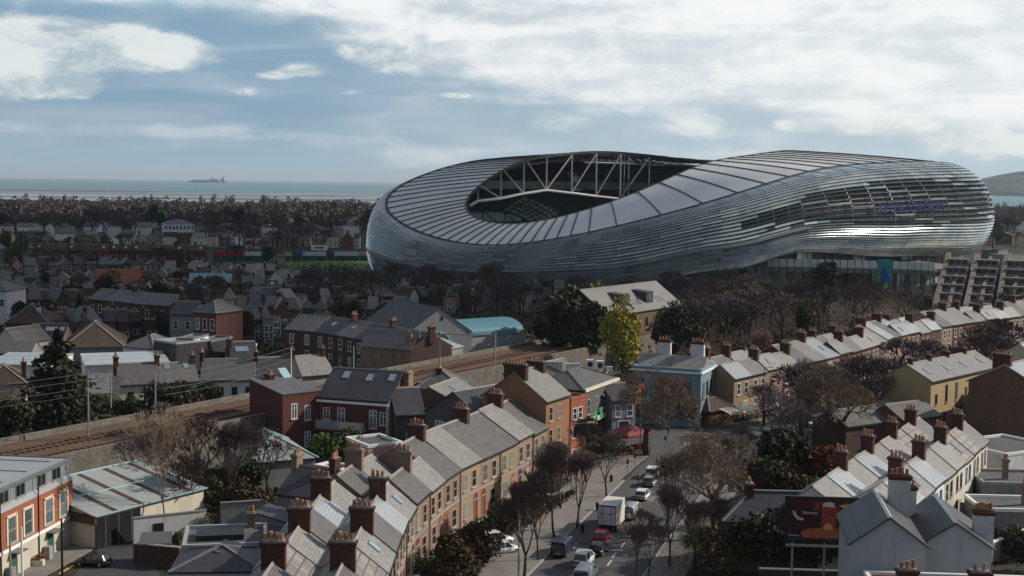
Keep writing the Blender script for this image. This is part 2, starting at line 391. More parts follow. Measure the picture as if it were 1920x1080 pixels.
# rafters seen under the far roof
rf = MB()
for i in range(120):
    th = 2*math.pi*i/120
    if R(240) < th < R(350): rf.beam(roofp(th, .5, -2.6), roofp(th, 1, -2.2), .3, .4)
for t in (.6, .8):
    for i in range(NS):
        if R(240) < T[i] < R(350): rf.beam(roofp(T[i], t, -3.0), roofp(T[i+1], t, -3.0), .4, .5)
sobj(rf, 'roof_truss', 'pale_steel').name = 'under_roof_rafters'
# lettering on the dark louvre band: the words follow the shell
import itertools
def on_shell_text(txt, th_c, s_c, size):
    cu = bpy.data.curves.new('sign_letters', 'FONT'); cu.body = txt; cu.size = size; cu.align_x = 'CENTER'; cu.align_y = 'CENTER'; cu.extrude = .12; cu.space_character = 1.15
    o = bpy.data.objects.new('tmp', cu); COL.objects.link(o); dg = bpy.context.evaluated_depsgraph_get(); me = bpy.data.meshes.new_from_object(o.evaluated_get(dg))
    bpy.data.objects.remove(o); me.name = 'sign_letters'; me.materials.append(MATS['blue_letters'])
    rad = (V2(skin(th_c, s_c))-SCN).length
    for v in me.vertices:
        x, y, z = v.co
        th = th_c-x/rad; q = skin(th, s_c, .9+z); v.co = (q.x-SCN.x, q.y-SCN.y, q.z+y)
    return link('sign_letters', me, stad)

on_shell_text('AVIVA STADIUM', R(91), .535, 4.6)
# ================================================================== wall, roof and joinery materials
mat('tan_brick', (.27, .20, .14), kind='brick', var=.12, scale=.35, col2=(.22, .15, .095), rough=.9, spec=.2, grime=.25)
mat('pink_brick', (.235, .168, .135), kind='brick', var=.12, scale=.35, col2=(.21, .125, .09), rough=.9, spec=.2, grime=.25)
mat('orange_brick', (.27, .145, .085), kind='brick', var=.12, scale=.4, col2=(.23, .105, .055), rough=.9, spec=.2, grime=.2)
mat('red_brick', (.125, .048, .038), kind='brick', var=.14, scale=.4, col2=(.085, .034, .028), rough=.9, spec=.2, grime=.3)
mat('bright_red_brick', (.29, .105, .06), kind='brick', var=.1, scale=.4, col2=(.25, .075, .04), rough=.9, spec=.2, grime=.15)
mat('brown_brick', (.14, .085, .06), kind='brick', var=.15, scale=.4, col2=(.09, .055, .04), rough=.9, spec=.2, grime=.3)
mat('dark_brick', (.085, .05, .04), kind='brick', var=.2, scale=.4, col2=(.05, .032, .028), rough=.9, spec=.2, grime=.4)
mat('yellow_brick', (.36, .27, .15), kind='brick', var=.08, scale=.4, col2=(.30, .22, .12), rough=.9, spec=.2, grime=.12)
mat('white_render', (.58, .58, .56), var=.10, scale=.5, rough=.9, spec=.2, grime=.3)
mat('grey_white', (.36, .37, .38), var=.12, scale=.5, rough=.9, spec=.2, grime=.4)
mat('cream_render', (.50, .46, .37), var=.10, scale=.5, rough=.9, spec=.2, grime=.35)
mat('grey_render', (.23, .225, .22), var=.14, scale=.5, rough=.9, spec=.2, grime=.4)
mat('dark_render', (.085, .08, .08), var=.2, scale=.5, rough=.9, spec=.2, grime=.4)
mat('blue_render', (.165, .25, .275), var=.10, scale=.5, rough=.85, spec=.2, grime=.25)
mat('pink_render', (.40, .26, .22), var=.10, scale=.5, rough=.9, spec=.2, grime=.25)
mat('stone_wall', (.16, .14, .12), kind='brick', bx=.5, bz=.28, var=.2, scale=.6, col2=(.09, .08, .07), rough=.95, spec=.15, grime=.4)
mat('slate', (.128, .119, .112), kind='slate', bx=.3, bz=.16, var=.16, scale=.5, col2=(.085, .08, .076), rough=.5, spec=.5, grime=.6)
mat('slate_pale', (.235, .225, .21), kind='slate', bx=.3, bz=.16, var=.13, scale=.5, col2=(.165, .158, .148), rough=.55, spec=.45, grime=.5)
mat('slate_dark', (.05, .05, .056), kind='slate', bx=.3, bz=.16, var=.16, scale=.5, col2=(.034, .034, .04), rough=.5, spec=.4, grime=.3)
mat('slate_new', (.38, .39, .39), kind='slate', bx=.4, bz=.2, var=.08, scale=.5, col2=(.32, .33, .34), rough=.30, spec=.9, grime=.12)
mat('slate_ribbed', (.17, .155, .14), kind='slate', bx=.55, bz=.5, var=.16, scale=.7, col2=(.30, .28, .25), rough=.6, spec=.35, grime=.3)
mat('tile_brown', (.085, .06, .05), kind='slate', bx=.3, bz=.2, var=.18, scale=.5, col2=(.065, .042, .034), rough=.85, spec=.2, grime=.3)
mat('tile_red', (.30, .105, .055), kind='slate', bx=.3, bz=.2, var=.14, scale=.5, col2=(.23, .08, .045), rough=.85, spec=.2, grime=.25)
mat('felt_roof', (.10, .10, .105), var=.2, scale=.4, rough=.85, spec=.25, grime=.4)
mat('zinc', (.27, .30, .32), kind='ribs', bx=.45, bz=40., var=.07, scale=.3, col2=(.25, .28, .30), rough=.42, metal=.3, grime=.1)
mat('zinc_flat', (.30, .31, .31), var=.08, scale=.2, rough=.42, spec=.45, grime=.15)
mat('corrugated', (.30, .32, .31), kind='ribs', bx=.25, bz=60., var=.10, scale=.3, col2=(.25, .27, .26), rough=.5, spec=.4, grime=.3)
mat('teal_roof', (.10, .24, .28), var=.08, scale=.1, rough=.5, grime=.2)
mat('teal_trim', (.28, .42, .42), var=.08, scale=.4, rough=.6)
mat('white_paint', (.72, .72, .70), var=.06, scale=.6, rough=.55, rnd=.06)
mat('cream_paint', (.60, .54, .42), var=.08, scale=.6, rough=.6)
mat('sand_paint', (.36, .28, .19), var=.1, scale=.6, rough=.7)
mat('pub_stone', (.085, .085, .085), var=.2, scale=.6, rough=.9, grime=.3)
mat('dark_glass', (.022, .026, .030), rough=.10, spec=.8, var=.3, scale=.3, rnd=.4)
mat('grey_glass', (.10, .13, .14), rough=.12, spec=.8, var=.5, scale=.5, rnd=.5)
mat('skylight_glass', (.45, .50, .52), rough=.06, metal=.75, spec=1., var=.1, scale=.5)
mat('curtained_glass', (.26, .25, .23), rough=.3, spec=.6, var=.5, scale=1.2, rnd=.3)
mat('door_red', (.20, .045, .03), var=.1, scale=.8, rough=.5)
mat('door_orange', (.30, .09, .035), var=.1, scale=.8, rough=.5)
mat('door_green', (.03, .09, .06), var=.1, scale=.8, rough=.5)
mat('door_dark', (.03, .03, .035), var=.2, scale=.8, rough=.5)
mat('chimney_brick', (.088, .042, .03), kind='brick', var=.2, scale=.7, col2=(.06, .03, .023), rough=.95, spec=.15, grime=.45)
mat('chimney_tan', (.24, .17, .12), kind='brick', var=.2, scale=.7, col2=(.17, .12, .085), rough=.95, spec=.15, grime=.35)
mat('chimney_white', (.52, .52, .52), var=.12, scale=.7, rough=.9, spec=.2, grime=.45)
mat('terracotta', (.34, .17, .09), var=.25, scale=1.5, rough=.9, rnd=.3)
mat('lead', (.14, .145, .15), var=.15, scale=1, rough=.5)
mat('gutter', (.02, .02, .022), var=.1, rough=.5)
mat('ridge_tile', (.22, .20, .18), var=.25, scale=2, rough=.9)
mat('timber', (.13, .075, .04), kind='plank', bx=.14, bz=6., var=.2, scale=.8, rough=.9)
mat('black_metal', (.012, .012, .014), var=.2, rough=.45)
mat('galvanised', (.28, .29, .29), var=.15, scale=.8, rough=.5, metal=.2)
mat('asphalt', (.082, .080, .082), var=.16, scale=.12, rough=.85, spec=.3, col2=(.07, .068, .07), grime=.15, rnd=0)
mat('asphalt_new', (.055, .056, .06), var=.12, scale=.2, rough=.8, spec=.3, rnd=0)
mat('paving', (.205, .185, .165), kind='brick', bx=.9, bz=.6, var=.12, scale=.2, col2=(.17, .155, .14), rough=.85, spec=.2, grime=.2, rnd=0)
mat('pavement', (.20, .185, .165), var=.14, scale=.15, rough=.9, spec=.2, col2=(.165, .15, .135), grime=.2, rnd=0)
mat('kerb', (.27, .255, .235), var=.12, scale=.8, rough=.9)
mat('paint_line', (.50, .50, .47), var=.2, scale=1.3, rough=.7)
mat('yellow_line', (.55, .40, .08), var=.2, scale=1.3, rough=.7)
mat('ballast', (.13, .085, .062), var=.25, scale=1.2, rough=.95, spec=.1, col2=(.09, .06, .046), rnd=0)
mat('rail', (.16, .095, .07), var=.2, scale=1, rough=.5, metal=.5)
mat('bank_grass', (.10, .085, .045), var=.3, scale=.5, rough=.95, spec=.1, col2=(.055, .06, .028), rnd=0)
# ================================================================== house kit; local frame: x along the frontage, y into the plot, front faces -y
CACHE = {}
def cached(key, fn):
    if key not in CACHE: CACHE[key] = fn()
    return CACHE[key]
def m_walls(w, d, h, rt, rh, wm):
    def fn():
        m = MB(); e = .006
        if rt in ('gable', 'mono', 'm'):
            if rt == 'gable': top = [(d, h), (d/2, h+rh), (0, h)]
            elif rt == 'm': top = [(d, h), (d*.75, h+rh), (d/2, h+.15), (d*.25, h+rh), (0, h)]
            else: top = [(d, h+rh), (0, h)]
            m.prism([(0, 0), (d, 0)]+top, e, w-e)
        elif rt == 'gabley': m.prism([(0, 0), (w, 0), (w, h), (w/2, h+rh), (0, h)], 0, d, 'y')
        elif rt == 'flat':
            m.box(0, w, 0, d, 0, h)
        else: m.box(0, w, 0, d, 0, h)
        return m.mesh('wall', wm)
    return cached(('w', w, d, h, rt, rh, wm), fn)
def m_roof(w, d, h, rt, rh, rm, ov=.3, og=.0, trim='ridge_tile'):
    def fn():
        m = MB(); t = .16
        if rt == 'gable':
            s = rh/(d/2)
            m.prism([(-ov, h-ov*s+.02), (d/2, h+rh+.02), (d+ov, h-ov*s+.02), (d+ov, h-ov*s+t), (d/2, h+rh+t), (-ov, h-ov*s+t)], -og, w+og)
            m.cur = 1; m.prism([(d/2-.16, h+rh+t-.06), (d/2+.16, h+rh+t-.06), (d/2, h+rh+t+.14)], -og, w+og)
            m.cur = 2; m.box(-og, w+og, -ov-.12, -ov+.02, h-ov*s-.05, h-ov*s+.08)
            m.box(-og, w+og, d+ov-.02, d+ov+.12, h-ov*s-.05, h-ov*s+.08)
        elif rt == 'm':
            q = d/4; s = rh/q
            m.prism([(-ov, h-ov*s+.02), (q, h+rh+.02), (2*q, h+.17), (3*q, h+rh+.02), (d+ov, h-ov*s+.02), (d+ov, h-ov*s+t), (3*q, h+rh+t), (2*q, h+.17+t), (q, h+rh+t), (-ov, h-ov*s+t)], -og, w+og)
            m.cur = 1
            for y in (q, 3*q): m.prism([(y-.15, h+rh+t-.08), (y+.15, h+rh+t-.08), (y, h+rh+t+.12)], -og, w+og)
            m.cur = 2; m.box(-og, w+og, -ov-.12, -ov+.02, h-ov*s-.05, h-ov*s+.08); m.cur = 1; m.box(-og, w+og, 2*q-.2, 2*q+.2, h+.2, h+.36)
        elif rt == 'mono':
            s = rh/d
            m.prism([(-ov, h-ov*s+.02), (d+ov, h+rh+ov*s+.02), (d+ov, h+rh+ov*s+t), (-ov, h-ov*s+t)], -og, w+og)
        elif rt == 'gabley':
            s = rh/(w/2)
            m.prism([(-ov, h-ov*s+.02), (w/2, h+rh+.02), (w+ov, h-ov*s+.02), (w+ov, h-ov*s+t), (w/2, h+rh+t), (-ov, h-ov*s+t)], -max(og, .15), d+max(og, .15), 'y')
            m.cur = 1; m.prism([(w/2-.16, h+rh+t-.06), (w/2+.16, h+rh+t-.06), (w/2, h+rh+t+.14)], -max(og, .15), d+max(og, .15), 'y')
        elif rt == 'hip':
            a = -ov; z0 = h+.02; k = min(w, d)/2+ov
            if w >= d: r0 = (a+k, d/2, z0+rh); r1 = (w-a-k, d/2, z0+rh)
            else: r0 = (w/2, a+k, z0+rh); r1 = (w/2, d-a-k, z0+rh)
            c = [(a, a, z0), (w-a, a, z0), (w-a, d-a, z0), (a, d-a, z0)]; cb = [(x, y, z-.14) for x, y, z in c]
            if w >= d: m.quad(c[0], c[1], r1, r0); m.quad(c[1], c[2], r1); m.quad(c[2], c[3], r0, r1); m.quad(c[3], c[0], r0)
            else: m.quad(c[0], c[1], r0); m.quad(c[1], c[2], r1, r0); m.quad(c[2], c[3], r1); m.quad(c[3], c[0], r0, r1)
            m.quad(*cb[::-1])
            m.cur = 2
            for i in range(4): j = (i+1) % 4; m.quad(cb[i], cb[j], c[j], c[i])
            m.cur = 1
            for i, e in ((0, r0), (1, r1 if w >= d else r0), (2, r1), (3, r0 if w >= d else r1)): m.beam(Vector(c[i])+Vector((0, 0, .04)), Vector(e)+Vector((0, 0, .04)), .22, .12)
            m.beam(Vector(r0)+Vector((0, 0, .05)), Vector(r1)+Vector((0, 0, .05)), .26, .14)
        elif rt == 'flat':
            p = .35
            m.box(.25, w-.25, .25, d-.25, h-.2, h+.05); m.cur = 1
            m.box(-.06, w+.06, -.06, .25, h, h+p); m.box(-.06, w+.06, d-.25, d+.06, h, h+p); m.box(-.06, .25, .25, d-.25, h, h+p); m.box(w-.25, w+.06, .25, d-.25, h, h+p)
        return m.mesh('roof', [rm, trim, 'gutter'])
    return cached(('r', w, d, h, rt, rh, rm, ov, og, trim), fn)
def m_stack(sx, sy, sz, cm):
    def fn():
        m = MB(); m.box(-sx/2, sx/2, -sy/2, sy/2, -1.6, sz-.35)
        if cm == 'chimney_white': m.cur = 1
        m.box(-sx/2-.07, sx/2+.07, -sy/2-.07, sy/2+.07, sz-.35, sz-.2); m.box(-sx/2-.13, sx/2+.13, -sy/2-.13, sy/2+.13, sz-.2, sz-.06)
        m.cur = 1; m.box(-sx/2+.05, sx/2-.05, -sy/2+.05, sy/2-.05, sz-.06, sz+.04)
        return m.mesh('chimney', [cm, 'chimney_brick' if cm == 'chimney_white' else 'grey_render'])
    return cached(('c', sx, sy, sz, cm), fn)
def m_pot(hh=.55):
    return cached(('pot', hh), lambda: MB().tube((0, 0, 0), (0, 0, hh), .15, .115, 8).tube((0, 0, hh-.08), (0, 0, hh), .14, .14, 8).mesh('chimney_pot', 'terracotta'))
def m_window(w, h, style, lod):
    """style: sash | sill | casement | arch | dark ; proud frame, recessed-looking dark pane"""
    def fr():
        m = MB(); m.cur = 0; f = .09
        fm = {'sash': 'white_paint', 'casement': 'white_paint', 'sill': 'white_paint', 'tan': 'sand_paint', 'dark': 'black_metal', 'metal': 'lead'}[style]
        m.box(-w/2-f, w/2+f, -.04, .02, -f, 0); m.box(-w/2-f, w/2+f, -.04, .02, h, h+f); m.box(-w/2-f, -w/2, -.04, .02, 0, h); m.box(w/2, w/2+f, -.04, .02, 0, h)
        if style == 'sash' or style == 'tan': m.box(-w/2, w/2, -.035, 0, h*.48, h*.48+.06)
        if style == 'casement': m.box(-.04, .04, -.035, 0, 0, h); m.box(-w/2, w/2, -.035, 0, h*.7, h*.7+.05)
        if style == 'metal': m.box(-.04, .04, -.035, 0, 0, h)
        m.cur = 1; m.box(-w/2-.16, w/2+.16, -.14, .02, -.22, -f)
        if lod: m.cur = 2; m.box(-w/2, w/2, -.012, 0, 0, h)
        return m.mesh('window', [fm, 'kerb', 'dark_glass'])
    return cached(('win', w, h, style, lod), fr)
def m_pane(w, h, gm='dark_glass'): return cached(('pane', w, h, gm), lambda: MB().box(-w/2, w/2, -.012, 0, 0, h).mesh('pane', gm))
def m_door(w, h, dm, arch=False):
    def fn():
        m = MB(); m.cur = 0; m.box(-w/2, w/2, -.03, 0, 0, h); m.cur = 1
        m.box(-w/2-.12, -w/2, -.05, .01, 0, h); m.box(w/2, w/2+.12, -.05, .01, 0, h); m.box(-w/2-.12, w/2+.12, -.05, .01, h, h+.14)
        if arch:
            P = [(-w/2-.12, h+.14)]+[(-(w/2+.12)*math.cos(a), h+.14+(w/2+.12)*math.sin(a)) for a in [math.pi*i/8 for i in range(1, 8)]]+[(w/2+.12, h+.14)]
            m.cur = 0; m.prism(P, -.04, .0, 'y')
        m.cur = 1; m.box(-w/2-.2, w/2+.2, -.6, 0, -.02, .1)
        return m.mesh('door', [dm, 'kerb'])
    return cached(('door', w, h, dm, arch), fn)
def put(me, parent, x, y, z, rz=0., name=None):
    o = link(name or me.name.split('.')[0], me, parent); o.location = (x, y, z)
    if rz: o.rotation_euler = (0, 0, rz)
    return o
def add_window(root, side, w, d, x, z, ww, wh, style='sash', near=False, glass='dark_glass'):
    """side: f front, b back, l left end, r right end; x runs along that side"""
    pos = {'f': (x, 0, 0.), 'b': (w-x, d, math.pi), 'l': (0, d-x, -math.pi/2), 'r': (w, x, math.pi/2)}[side]
    o = put(m_window(ww, wh, style, not near), root, pos[0], pos[1], z, pos[2])
    if near:
        q = random.Random(int((root.location.x*7+root.location.y*13+x*31+z*17)*10)).random()
        put(m_pane(ww, wh, glass if q > .34 or glass != 'dark_glass' else ('grey_glass' if q > .12 else 'curtained_glass')), o, 0, 0, 0)
    return o
def add_door(root, side, w, d, x, ww, wh, dm, arch=False, z=0.):
    pos = {'f': (x, 0, 0.), 'b': (w-x, d, math.pi), 'l': (0, d-x, -math.pi/2), 'r': (w, x, math.pi/2)}[side]
    return put(m_door(ww, wh, dm, arch), root, pos[0], pos[1], z, pos[2])
def add_chimney(root, x, y, z, sx, sy, sz, pots=4, cm='chimney_brick', lod=0):
    sz = round(sz*.88, 2); sx = round(sx*.92, 2); sy = round(sy*.92, 2); c = put(m_stack(sx, sy, sz, cm), root, x, y, z)
    if lod < 2:
        n = pots; along_x = sx >= sy
        for i in range(n):
            t = (i+.5)/n-.5
            put(m_pot(.45+.15*((i*7) % 3)/2), c, t*(sx-.15) if along_x else 0, 0 if along_x else t*(sy-.15), sz+.03)
    else:
        for i in range(min(pots, 3)):
            t = (i+.5)/min(pots, 3)-.5
            put(m_pot(.55), c, t*sx if sx >= sy else 0, 0 if sx >= sy else t*sy, sz)
    return c
def add_skylight(root, w, d, h, rt, rh, x, t, ww=.8, wh=1.1, back=False):
    """roof window lying on the front (or back) slope, t = 0 at the eave, 1 at the ridge"""
    q = d/2 if rt == 'gable' else (d/4 if rt == 'm' else d)
    a = math.atan2(rh, q); y = t*q; z = h+t*rh+.16
    me = cached(('sky', ww, wh), lambda: sky_mesh(ww, wh))
    o = link('skylight', me, root); o.location = (x, y if not back else d-y, z); o.rotation_euler = (a if not back else -a, 0, 0); return o
def sky_mesh(ww, wh):
    m = MB(); m.cur = 0; m.box(-ww/2-.07, ww/2+.07, -wh/2-.07, wh/2+.07, -.05, .07); m.cur = 1; m.box(-ww/2, ww/2, -wh/2, wh/2, .07, .085); return m.mesh('skylight', ['lead', 'skylight_glass'])
def house(name, label, p, rz, w, d, h, rt='gable', rh=2., wm='tan_brick', rm='slate', ov=.25, og=0., trim='ridge_tile', group=None, cat='house', z=0.):
    r = thing(name, label, cat, (p[0], p[1], z), rz, group)
    put(m_walls(w, d, h, rt, rh, wm), r, 0, 0, 0); put(m_roof(w, d, h, rt, rh, rm, ov, og, trim), r, 0, 0, 0)
    r['_w'] = w; return r
def angle(a, b): return math.atan2(b[1]-a[1], b[0]-a[0])
def along(path, step):
    """points every `step` metres along a polyline, with headings"""
    out = []; L = 0; seg = 0; pos = V2(path[0]); out_p = []
    pts = [V2(q) for q in path]; cum = [0]
    for i in range(1, len(pts)): cum.append(cum[-1]+(pts[i]-pts[i-1]).length)
    def at(s):
        for i in range(1, len(pts)):
            if s <= cum[i] or i == len(pts)-1:
                t = (s-cum[i-1])/(cum[i]-cum[i-1]); return pts[i-1].lerp(pts[i], t)
    s = 0
    while s+step <= cum[-1]+1e-3:
        a, b = at(s), at(s+step); out_p.append((a, math.atan2(b.y-a.y, b.x-a.x), (b-a).length)); s += step
    return out_p
# ================================================================== trees
mat('bark', (.060, .048, .040), var=.3, scale=1.5, rough=.95, spec=.1)
mat('bark_pale', (.16, .135, .11), var=.3, scale=1.5, rough=.95, spec=.1)
mat('twig', (.105, .080, .066), var=.25, scale=.3, rough=.95, spec=.1, rnd=.25)
mat('twig_red', (.108, .078, .068), var=.25, scale=.3, rough=.95, spec=.1, rnd=.25)
mat('twig_purple', (.094, .074, .078), var=.25, scale=.3, rough=.95, spec=.1, rnd=.25)
mat('twig_tan', (.22, .165, .12), var=.25, scale=.3, rough=.95, spec=.1, rnd=.25)
mat('leaf_dark', (.020, .028, .012), var=.35, scale=.6, rough=.7, spec=.2, col2=(.035, .042, .015), rnd=.25)
mat('leaf_mid', (.045, .065, .018), var=.35, scale=.6, rough=.7, spec=.2, col2=(.08, .095, .025), rnd=.25)
mat('leaf_lime', (.10, .15, .03), var=.3, scale=.6, rough=.7, spec=.2, col2=(.055, .09, .02), rnd=.2)
mat('leaf_yellow', (.33, .29, .035), var=.3, scale=.6, rough=.7, spec=.2, col2=(.17, .155, .03), rnd=.2)
mat('leaf_brown', (.085, .055, .03), var=.35, scale=.6, rough=.8, spec=.1, col2=(.05, .045, .02), rnd=.25)
mat('leaf_rust', (.20, .075, .03), var=.3, scale=.6, rough=.8, spec=.1, col2=(.12, .05, .02), rnd=.2)
mat('blossom', (.34, .20, .20), var=.2, scale=.6, rough=.8, spec=.1, col2=(.22, .13, .12), rnd=.2)
mat('pale_blossom', (.40, .36, .29), var=.2, scale=.6, rough=.8, spec=.1, col2=(.25, .21, .16), rnd=.2)
def rvec(rng): return Vector((rng.gauss(0, 1), rng.gauss(0, 1), rng.gauss(0, 1)))
def limb(m, a, b, r0, r1, n=5):
    m.tube(a, b, r0, r1, n, cap=False)
def m_bare(seed, H=10., spread=.42, levels=5, twig=.028, up=.25, trunk=.28, r0=.22, fan=3, tw_n=3, cols=('bark', 'twig')):
    rng = random.Random(seed); T_ = MB(); C_ = MB()
    def grow(p, d, L, r, lv):
        d = d.normalized(); q = p; k = 2 if lv > 1 else 1
        for i in range(k):
            d2 = (d+rvec(rng)*.09+Vector((0, 0, up*.25))).normalized(); e = q+d2*L/k; ra = r*(1-.35*i/k); rb = r*(1-.35*(i+1)/k)
            tgt = T_ if lv >= levels-1 else C_
            limb(tgt, q, e, ra, rb, 6 if lv >= levels-1 else (4 if lv > 1 else 3)); q = e; d = d2
        if lv == 0: return
        nb = fan if lv > 1 else fan+tw_n-2
        for i in range(nb):
            ph = 2*math.pi*(i+rng.random()*.7)/nb; u = d.orthogonal().normalized(); w = d.cross(u)
            sp = spread*(.75+.6*rng.random())
            nd_ = d*math.cos(sp)+(u*math.cos(ph)+w*math.sin(ph))*math.sin(sp)+Vector((0, 0, up*.3))
            st = q if i else q
            if lv < levels and i and rng.random() < .45: st = p.lerp(q, .55+.4*rng.random())
            grow(st, nd_, L*(.66+.2*rng.random()), max(r*(.56 if i else .66), twig), lv-1)
    grow(Vector((0, 0, 0)), Vector((rng.gauss(0, .04), rng.gauss(0, .04), 1)), H*trunk, r0, levels)
    zm = max(v[2] for v in C_.v); k = H/zm
    for m in (T_, C_): m.v = [(x*k, y*k, z*k) for x, y, z in m.v]
    return T_.mesh('trunk', cols[0]), C_.mesh('crown', cols[1])
def leafy(m, rng, c, rad, n, size, squash=1., clump=None, hollow=.55):
    """n small leaf faces scattered through a lumpy ellipsoid"""
    lumps = [(rvec(rng).normalized()*(.35+.5*rng.random()), .35+.4*rng.random()) for _ in range(clump or 9)]
    for _ in range(n):
        lc, lr = lumps[rng.randrange(len(lumps))]
        p = lc+rvec(rng).normalized()*lr*(hollow+(1-hollow)*rng.random())
        p = Vector((p.x*rad[0], p.y*rad[1], p.z*rad[2]))+c
        if p.z < .05: continue
        a = rvec(rng).normalized(); b = a.orthogonal().normalized(); q = a.cross(b); s = size*(.6+.8*rng.random())
        m.quad(p-b*s, p+q*s*.7, p+b*s, p-q*s*.7)
def m_leaf(seed, W_, H, n=2600, size=.28, mats=('bark', 'leaf_dark'), trunk=.25, clump=14, th=.22, shape='round'):
    rng = random.Random(seed); T_ = MB(); C_ = MB()
    limb(T_, Vector((0, 0, 0)), Vector((0, 0, H*(trunk+.35))), th, th*.45, 7)
    for i in range(6):
        a = 2*math.pi*i/6+rng.random(); z = H*(trunk+.08*i/2*.5)
        limb(T_, Vector((0, 0, z)), Vector((math.cos(a)*W_*.3, math.sin(a)*W_*.3, z+H*.22)), th*.45, th*.12, 5)
    if shape == 'cone':
        for k in range(10):
            t = k/9; z = H*(trunk*.4+(1-trunk*.4)*t*.93); rr = W_/2*(1-t)**.75+.25
            leafy(C_, rng, Vector((0, 0, z)), (rr, rr, H*.09), n//10, size, clump=clump)
    else: leafy(C_, rng, Vector((0, 0, H*(trunk+(1-trunk)/2))), (W_/2*.82, W_/2*.82, H*(1-trunk)/2*.86), n, size, clump=clump)
    return T_.mesh('trunk', mats[0]), C_.mesh('crown', mats[1])
PROTO = {}
def tree(kind, name, label, p, s=1., rz=None, cat='tree', group=None, sz=None):
    rng = random.Random(hash((round(p[0], 1), round(p[1], 1))) & 0xffff)
    tm, cm_ = PROTO[kind]
    r = thing(name, label, cat, (p[0], p[1], p[2] if len(p) > 2 else 0), rng.random()*6.28 if rz is None else rz, group)
    r.scale = (s, s, sz or s)
    link('trunk', tm, r); link('crown', cm_, r); return r
def bush(kind, name, label, p, s=1., sz=None, cat='bush', group=None):
    rng = random.Random(int(p[0]*13+p[1]*7)); o = link(name, PROTO[kind][1] if isinstance(PROTO[kind], tuple) else PROTO[kind]); o.location = (p[0], p[1], p[2] if len(p) > 2 else 0)
    o.rotation_euler = (0, 0, rng.random()*6.28); o.scale = (s, s, sz or s); return tag(o, label, cat, group)
for i in range(4): PROTO['bare%d' % i] = m_bare(11+i, 10, .50, 6, .030, .22, .22, .24, 3, 3, ('bark', ('twig', 'twig_purple', 'twig_red', 'twig')[i]))
PROTO['street0'] = m_bare(41, 9, .32, 7, .02, .55, .26, .15, 3, 3, ('bark', 'twig_red'))
PROTO['street1'] = m_bare(47, 9, .36, 7, .02, .5, .24, .15, 3, 3, ('bark', 'twig'))
PROTO['big'] = m_bare(59, 13, .56, 7, .026, .20, .20, .45, 3, 5, ('bark', 'twig_tan'))
PROTO['birch'] = m_bare(63, 13, .36, 7, .022, .40, .30, .14, 3, 4, ('bark_pale', 'twig_tan'))
PROTO['far0'] = m_bare(71, 10, .52, 5, .06, .2, .22, .26, 3, 4, ('bark', 'twig_purple'))
PROTO['far1'] = m_bare(73, 10, .52, 5, .06, .2, .22, .26, 3, 4, ('bark', 'twig'))
PROTO['far2'] = m_bare(79, 10, .45, 5, .06, .3, .22, .26, 3, 4, ('bark', 'twig_red'))
PROTO['ever0'] = m_leaf(81, 7, 9, 3000, .30, ('bark', 'leaf_dark'))
PROTO['ever1'] = m_leaf(82, 6, 10, 2600, .30, ('bark', 'leaf_mid'), clump=12)
PROTO['conifer'] = m_leaf(83, 9, 13, 5000, .30, ('bark', 'leaf_dark'), trunk=.1, clump=12, shape='cone')
PROTO['yellow'] = m_leaf(84, 6, 12, 3600, .26, ('bark', 'leaf_yellow'), clump=16)
PROTO['lime'] = m_leaf(85, 5, 5, 2600, .20, ('bark', 'leaf_lime'), trunk=.1)
PROTO['blossom'] = m_leaf(86, 5, 5.5, 2000, .16, ('bark', 'blossom'), trunk=.25)
PROTO['pale'] = m_leaf(87, 6, 5.5, 1700, .2, ('bark_pale', 'pale_blossom'), trunk=.2)
PROTO['rust'] = m_leaf(88, 4, 3, 1700, .16, ('bark', 'leaf_rust'), trunk=.1)
PROTO['brownbush'] = m_leaf(89, 4, 3.4, 1800, .15, ('bark', 'leaf_brown'), trunk=.05)
PROTO['greenbush'] = m_leaf(90, 3.6, 2.8, 1800, .15, ('bark', 'leaf_mid'), trunk=.05)
PROTO['darkbush'] = m_leaf(91, 4, 3.4, 1800, .16, ('bark', 'leaf_dark'), trunk=.05)
def m_palm(seed, H, L, n, cm):
    rng = random.Random(seed); T_ = MB(); C_ = MB(); T_.tube((0, 0, 0), (0, 0, H), .16, .12, 8, cap=False)
    for i in range(n):
        a = rng.random()*6.283; e = -.3+1.5*rng.random(); d = Vector((math.cos(a)*math.cos(e), math.sin(a)*math.cos(e), math.sin(e))); s = Vector((-math.sin(a), math.cos(a), 0))*.07
        p = Vector((0, 0, H)); q = p+d*L*.55; r = q+(d+Vector((0, 0, -.55))).normalized()*L*.45
        C_.quad(p-s*.6, q-s, q+s, p+s*.6); C_.quad(q-s, r, q+s)
    return T_.mesh('trunk', 'bark'), C_.mesh('crown', cm)
PROTO['palm'] = m_palm(92, 2.6, 1.9, 260, 'leaf_lime')
def clampf(x, a, b): return max(a, min(b, x))
